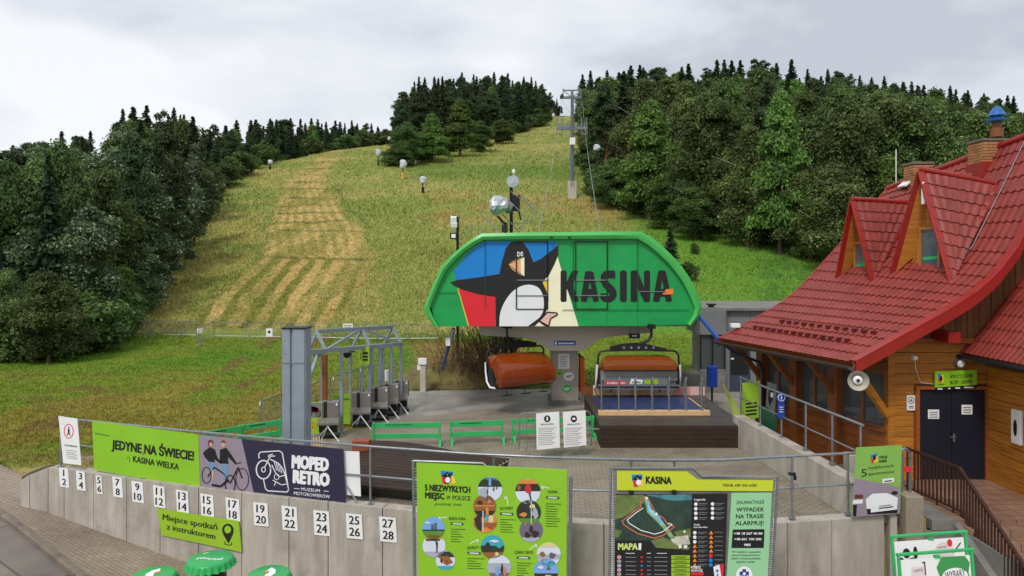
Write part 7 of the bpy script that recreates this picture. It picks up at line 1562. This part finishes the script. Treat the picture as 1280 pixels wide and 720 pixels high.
xs3, ys3 = np.linspace(-5.2, -.3, 40), np.linspace(29.2, 33.5, 22)
pts = []
for y in ys3:
    r_ = []
    for x in xs3:
        e = math.sin(math.pi*(x+5.2)/4.9)**.6*math.sin(math.pi*min(1,(y-29.2)/4.3))**.8 if -5.2 < x < -.3 else 0
        z = (.95*e)*(.7+.5*float(N1(np.array(x*1.3), np.array(y*1.3))))+.35*e*(float(N2(np.array(x*5.1), np.array(y*5.1)))-.5)-.05; r_.append((x, y, z))
    pts.append(r_)
ob = part('earth_bank', bm_.grid(pts), mat('dry_earth_bank', (112,90,60), .95, 0, .45, 2.2, .9, 12, col2=(120,116,60)), None, smooth=True); ob['kind'] = 'structure'
# ------------------------------------------------------------------ pylons, ropes, snow guns
M_pyl = mat('pylon_steel', (120,128,134), .5, .5, .12, 1)
def pyl_base(px, by):
    Dg = np.linspace(40, 326, 3000); yy = HY+(H-terr((px-640)*Dg/F, Dg))*F/Dg; D = float(Dg[(yy <= by).argmax()]); X = (px-640)*D/F; return Vector((X, D, float(terr(np.array(X), np.array(D)))))
def pylon(px, by, ty, wide, label, lower=None):
    b = pyl_base(px, by); D = b.y; sc = D/F; zt = H-(ty-HY)*sc; t = thing('lift_pylon', label, 'pylon', b)
    part('footing', MB().box(b+Vector((0,0,.8)), (1.25,1.25,3.2)), M_beige, t, bevel=.05)
    part('mast', MB().tube(b+Vector((0,0,1.5)), Vector((b.x,D,b.z+(zt-b.z)*.55)), .40*sc*7.5, 14, .28*sc*7.5).tube(Vector((b.x,D,b.z+(zt-b.z)*.55)), Vector((b.x,D,zt)), .28*sc*7.5, 14, .2*sc*7.5), M_pyl, t, smooth=True)
    w = wide*sc/2; za = H-(ty+9-HY)*sc; part('crossarm', MB().beam((b.x-w,D,za),(b.x+w,D,za), .28,.34), M_pyl, t)
    part('top_frame', MB().beam((b.x-w*.85,D,zt),(b.x+w*.85,D,zt), .16,.18).beam((b.x-w*.85,D,za),(b.x-w*.85,D,zt+.3), .12,.12).beam((b.x+w*.85,D,za),(b.x+w*.85,D,zt+.3), .12,.12).beam((b.x-w*.85,D,zt),(b.x,D,za), .1,.1).beam((b.x+w*.85,D,zt),(b.x,D,za), .1,.1), M_pyl, t)
    for s in (-1,1):
        mb = MB(); mb.beam((b.x+s*w,D-2.2,za-.35),(b.x+s*w,D+2.2,za+.4), .14,.2)
        part('sheave_train', mb, M_dark, t)
        for k in range(6): y = D-2.1+k*.84; part('sheave', MB().tube((b.x+s*w-.09,y,za-.15+k*.14),(b.x+s*w+.09,y,za-.15+k*.14), .24, 12), M_dark, t)
    if lower:
        ly, lw = lower; z = H-(ly-HY)*sc; lw = lw*sc/2; part('crossarm', MB().beam((b.x-lw,D,z),(b.x+lw,D,z), .34,.5).beam((b.x-lw,D,z+.5),(b.x+lw,D,z+.5), .1,.1), M_pyl, t)
        for s in (-1,1): part('platform_cage', MB().beam((b.x+s*lw,D,z-.9),(b.x+s*lw*.95,D,z+1.5), .14,.14).beam((b.x+s*lw*.62,D,z-.9),(b.x+s*lw*.62,D,z+1.5), .14,.14).beam((b.x+s*lw,D,z-.9),(b.x+s*lw*.62,D,z-.9), .14,.14).beam((b.x+s*lw,D,z+1.4),(b.x+s*lw*.8,D,z+.2), .1,.1), M_pyl, t)
    mb = MB()
    for k in range(26): mb.tube((b.x-.2,D-.75,b.z+2+k*(zt-b.z-3)/26),(b.x+.2,D-.75,b.z+2+k*(zt-b.z-3)/26), .03, 4)
    mb.tube((b.x-.2,D-.75,b.z+1.5),(b.x-.2,D-.55,zt-.5), .035, 4).tube((b.x+.2,D-.75,b.z+1.5),(b.x+.2,D-.55,zt-.5), .035, 4); part('ladder', mb, M_pyl, t)
    part('sign', MB().box((b.x,D-.8,b.z+(zt-b.z)*.52), (.8,.04,1.0)), M_white, t)
    return b, D, w, za
b1, D1, w1, za1 = pylon(715, 247.5, 113, 26, 'tall grey lift pylon standing on the ski slope behind the station', lower=(160, 38))
b2, D2_, w2, za2 = pylon(728, 172, 135, 13, 'second, smaller lift pylon farther up behind the tall one')
b3, D3_, w3, za3 = pylon(736, 163, 128, 7, 'thin far lift pylon close to the right wood at the top of the slope') 
for s, ex, lab in ((-1, 672, 'left haul rope rising from the station to the pylons'),(1, 751, 'right haul rope rising from the station to the pylons')):
    t = thing('haul_rope', lab, 'rope', P(ex,291,27)); a = P(ex,293,27); b = Vector((b1.x+s*w1, D1, za1-.2)); c = Vector((b2.x+s*w2, D2_, za2-.2)); pts = []
    for k in range(13): q = k/12; v = a.lerp(b, q); v.z -= 1.2*4*q*(1-q); pts.append(v)
    for k in range(1,7): q = k/6; v = b.lerp(c, q); v.z -= 1.0*4*q*(1-q); pts.append(v)
    part('rope', MB().path(pts, .016, 5), M_galv, t)
def snow_gun(px, by, ty, w, label, facing=1, cover=None, D=None, base=None):
    b = pyl_base(px, by) if D is None else Vector(((px-640)*D/F, D, H-(by-HY)*D/F)); sc = b.y/F; h = (by-ty)*sc; t = thing('snow_gun', label, 'snow gun', b, 'wrapped snow guns along the slope'); ww = w*sc
    part('post', MB().tube(b-Vector((0,0,.3)), b+Vector((0,0,h*.62)), .09*max(1, sc*6), 8), M_dark, t)
    part('base_cover', MB().tube(b+Vector((0,0,h*.02)), b+Vector((0,0,h*.36)), .22*max(1, sc*5), 10), cover or M_black, t)
    rr = random.Random(px); c = b+Vector((0,0,h*.8)); mb = MB(); rings_ = []
    for k in range(6):
        z = (-.5+k/5); R_ = [.36,.46,.5,.5,.46,.3][k]*ww; rings_.append([c+Vector((facing*ww*.08*math.cos(z*3)+R_*math.cos(a)*rr.uniform(.85,1.12), R_*math.sin(a)*rr.uniform(.85,1.1), z*h*.42)) for a in [2*math.pi*j/10 for j in range(10)]])
    for r_ in rings_: r_.append(r_[0])
    mb.grid(rings_); mb.add([v for v in rings_[-1][:10]], [tuple(range(10))]); mb.add([v for v in rings_[0][:10]], [tuple(range(10))]); part('wrapped_head', mb, M_wrap2, t)
    return t
M_wrap2 = mat('white_wrap_cloth', (198,202,210), .45, 0, .22, 3, .5, 8)
M_ycov = mat('yellow_cover', (226,176,50), .6, 0, .15, 3)
for px, by, ty, w, lab, cov in ((528.5,241.5,221,9,'wrapped snow gun on a dark post, lowest of the row left of the pylon',None),(503.5,225,200,9,'wrapped snow gun with a yellow cover, second lowest of the row left of the pylon',M_ycov),(472.5,207,187,7,'wrapped snow gun beside the right edge of the mown run',M_dkgreen),
        (486.5,182,171,5,'small wrapped snow gun near the crest at the wood island',None),(337.5,212,200,6,'wrapped snow gun at the left edge of the mown run near the crest',None),(396.5,190,183,4,'tiny wrapped snow gun on the crest above the mown run',None),(519,205,190,4,'thin white-topped hydrant post at the edge of the wood island',M_white)):
    snow_gun(px, by, ty, w, lab, cover=cov)
for px, by, ty, w, D, lab in ((745.5,198,181,9,101,'wrapped snow gun on a tall thin pole beside the right wood'),(276,246,226,9,100,'wrapped snow gun half hidden at the left wood edge')):
    g = snow_gun(px, by, ty, w, lab, D=D); b = g.location; z = float(terr(np.array(b.x), np.array(b.y))); part('tall_post', MB().tube((b.x,b.y,z-.2),(b.x,b.y,b.z+.3), .10, 8), M_dark, g)
t = thing('thin_pole', 'tall thin pole beside the wrapped snow gun at the right wood', 'pole', pyl_base(750,200)); b = pyl_base(750,198); part('pole', MB().tube(b, b+Vector((0,0,34*b.y/F)), .07, 6), M_galv, t)
# the large wrapped snow gun, mast and rails seen above the station roof
t = thing('snow_gun_mast', 'tall mast with round silver lamps and a yellow box above the station roof', 'mast', (P(639,0,31).x, 31, 0)); c = P(639,0,31)
part('mast', MB().tube((c.x,31,0),(c.x,31,P(0,218,31).z), .075, 8), M_dark, t, smooth=True)
for px, py, r in ((641,227,.27),): v = P(px,py,30.8); part('lamp', MB().tube(v+Vector((0,-.12,0)), v+Vector((0,.15,0)), r, 16, r*.7), M_wrap, t, smooth=True)
v = P(642,214,31); part('top_camera', MB().box(v, (.12,.2,.16)).tube(v, v-Vector((0,0,.4)), .03, 6), M_white, t)
part('yellow_box', MB().box(P(648.5,244,31), (.24,.2,.26)), M_ycov, t, bevel=.02); part('control_box', MB().box(P(645,254,31), (.34,.3,.7)), M_dark, t, bevel=.02); part('hook', MB().path([P(648,262,31),P(650,270,31),P(651,275,31)], .04, 6), M_dark, t)
for a, b in (((620,259),(649,290)),((632,247),(662,276)),((638,239),(668,262)),((648,240),(670,265))): part('rail', MB().tube(P(*a,30.8), P(*b,30.8), .025, 6), M_galv, t)
part('hoop', MB().path([P(644,279,30.8),P(660,279,30.8),P(668,272,30.8),P(670,262,30.8),P(664,254,30.8)], .02, 6), M_galv, t, smooth=True); part('hoop', MB().path([P(648,290,30.8),P(654,284,30.8),P(654,279,30.8)], .02, 6), M_galv, t, smooth=True)
t = thing('big_snow_gun', 'big snow gun wrapped in crumpled silver foil above the station roof', 'snow gun', P(626,256,30.5))
rr = random.Random(12); rings_ = []; 
for k in range(9):
    s = k/8; cx = 612.5+s*22; hh = [7,11,13,13,12.5,12,10.5,9.5,8][k]; rings_.append([P(cx+rr.uniform(-.6,.6), 257-1*s+hh*math.sin(a)*rr.uniform(.84,1.06), 30.4+.42*math.cos(a)*rr.uniform(.8,1.1)) for a in [2*math.pi*j/14 for j in range(14)]]); rings_[-1].append(rings_[-1][0])
mb = MB().grid(rings_); mb.add(rings_[0][:14], [tuple(range(14))]); mb.add(rings_[-1][:14], [tuple(range(14))]); part('wrapped_body', mb, M_wrap, t)
part('rear_fan', MB().tube(P(634,259,30.4), P(640,261,30.4), .28, 14, .22), M_concd, t, smooth=True); part('arm', MB().path([P(622,270,30.6),P(629,278,30.6),P(634,280,30.6)], .05, 6), M_dark, t); part('stand', MB().tube(P(632,279,30.8), (P(632,0,30.8).x,30.8,0), .07, 6), M_dark, t)
part('speaker_box', MB().box(P(631,285.5,30.3), (.26,.2,.32)), M_black, t)
t = thing('access_rails', 'slanting steel handrails at the left end of the station roof', 'handrail', P(612,280,30))
for a, b in (((603,270),(627,291)),((588,281),(600,293)),((600,291),(612,272)),((585,293),(590,280))): part('rail', MB().tube(P(*a,29.8), P(*b,29.8), .022, 6), M_galv, t)
t = thing('floodlight_post', 'post with white floodlights left of the station roof', 'floodlight', (P(571,0,31).x, 31, 0)); c = P(572,0,31); part('post', MB().tube((c.x,31,0),(c.x,31,P(0,271,31).z), .06, 8), M_dark, t, smooth=True)
for px, py, w in ((567,274,.26),(567.5,281,.28)): v = P(px,py,30.8); part('lamp', MB().box(v, (w,.22,.22), M=Matrix.Rotation(.3,3,'X')), M_white, t, bevel=.02)
v = P(567,295,30.7); part('square_lamp', MB().box(v, (.3,.1,.28)), M_dark, t, bevel=.01); part('lens', MB().box(v+Vector((0,-.06,0)), (.18,.02,.17)), M_white, t)
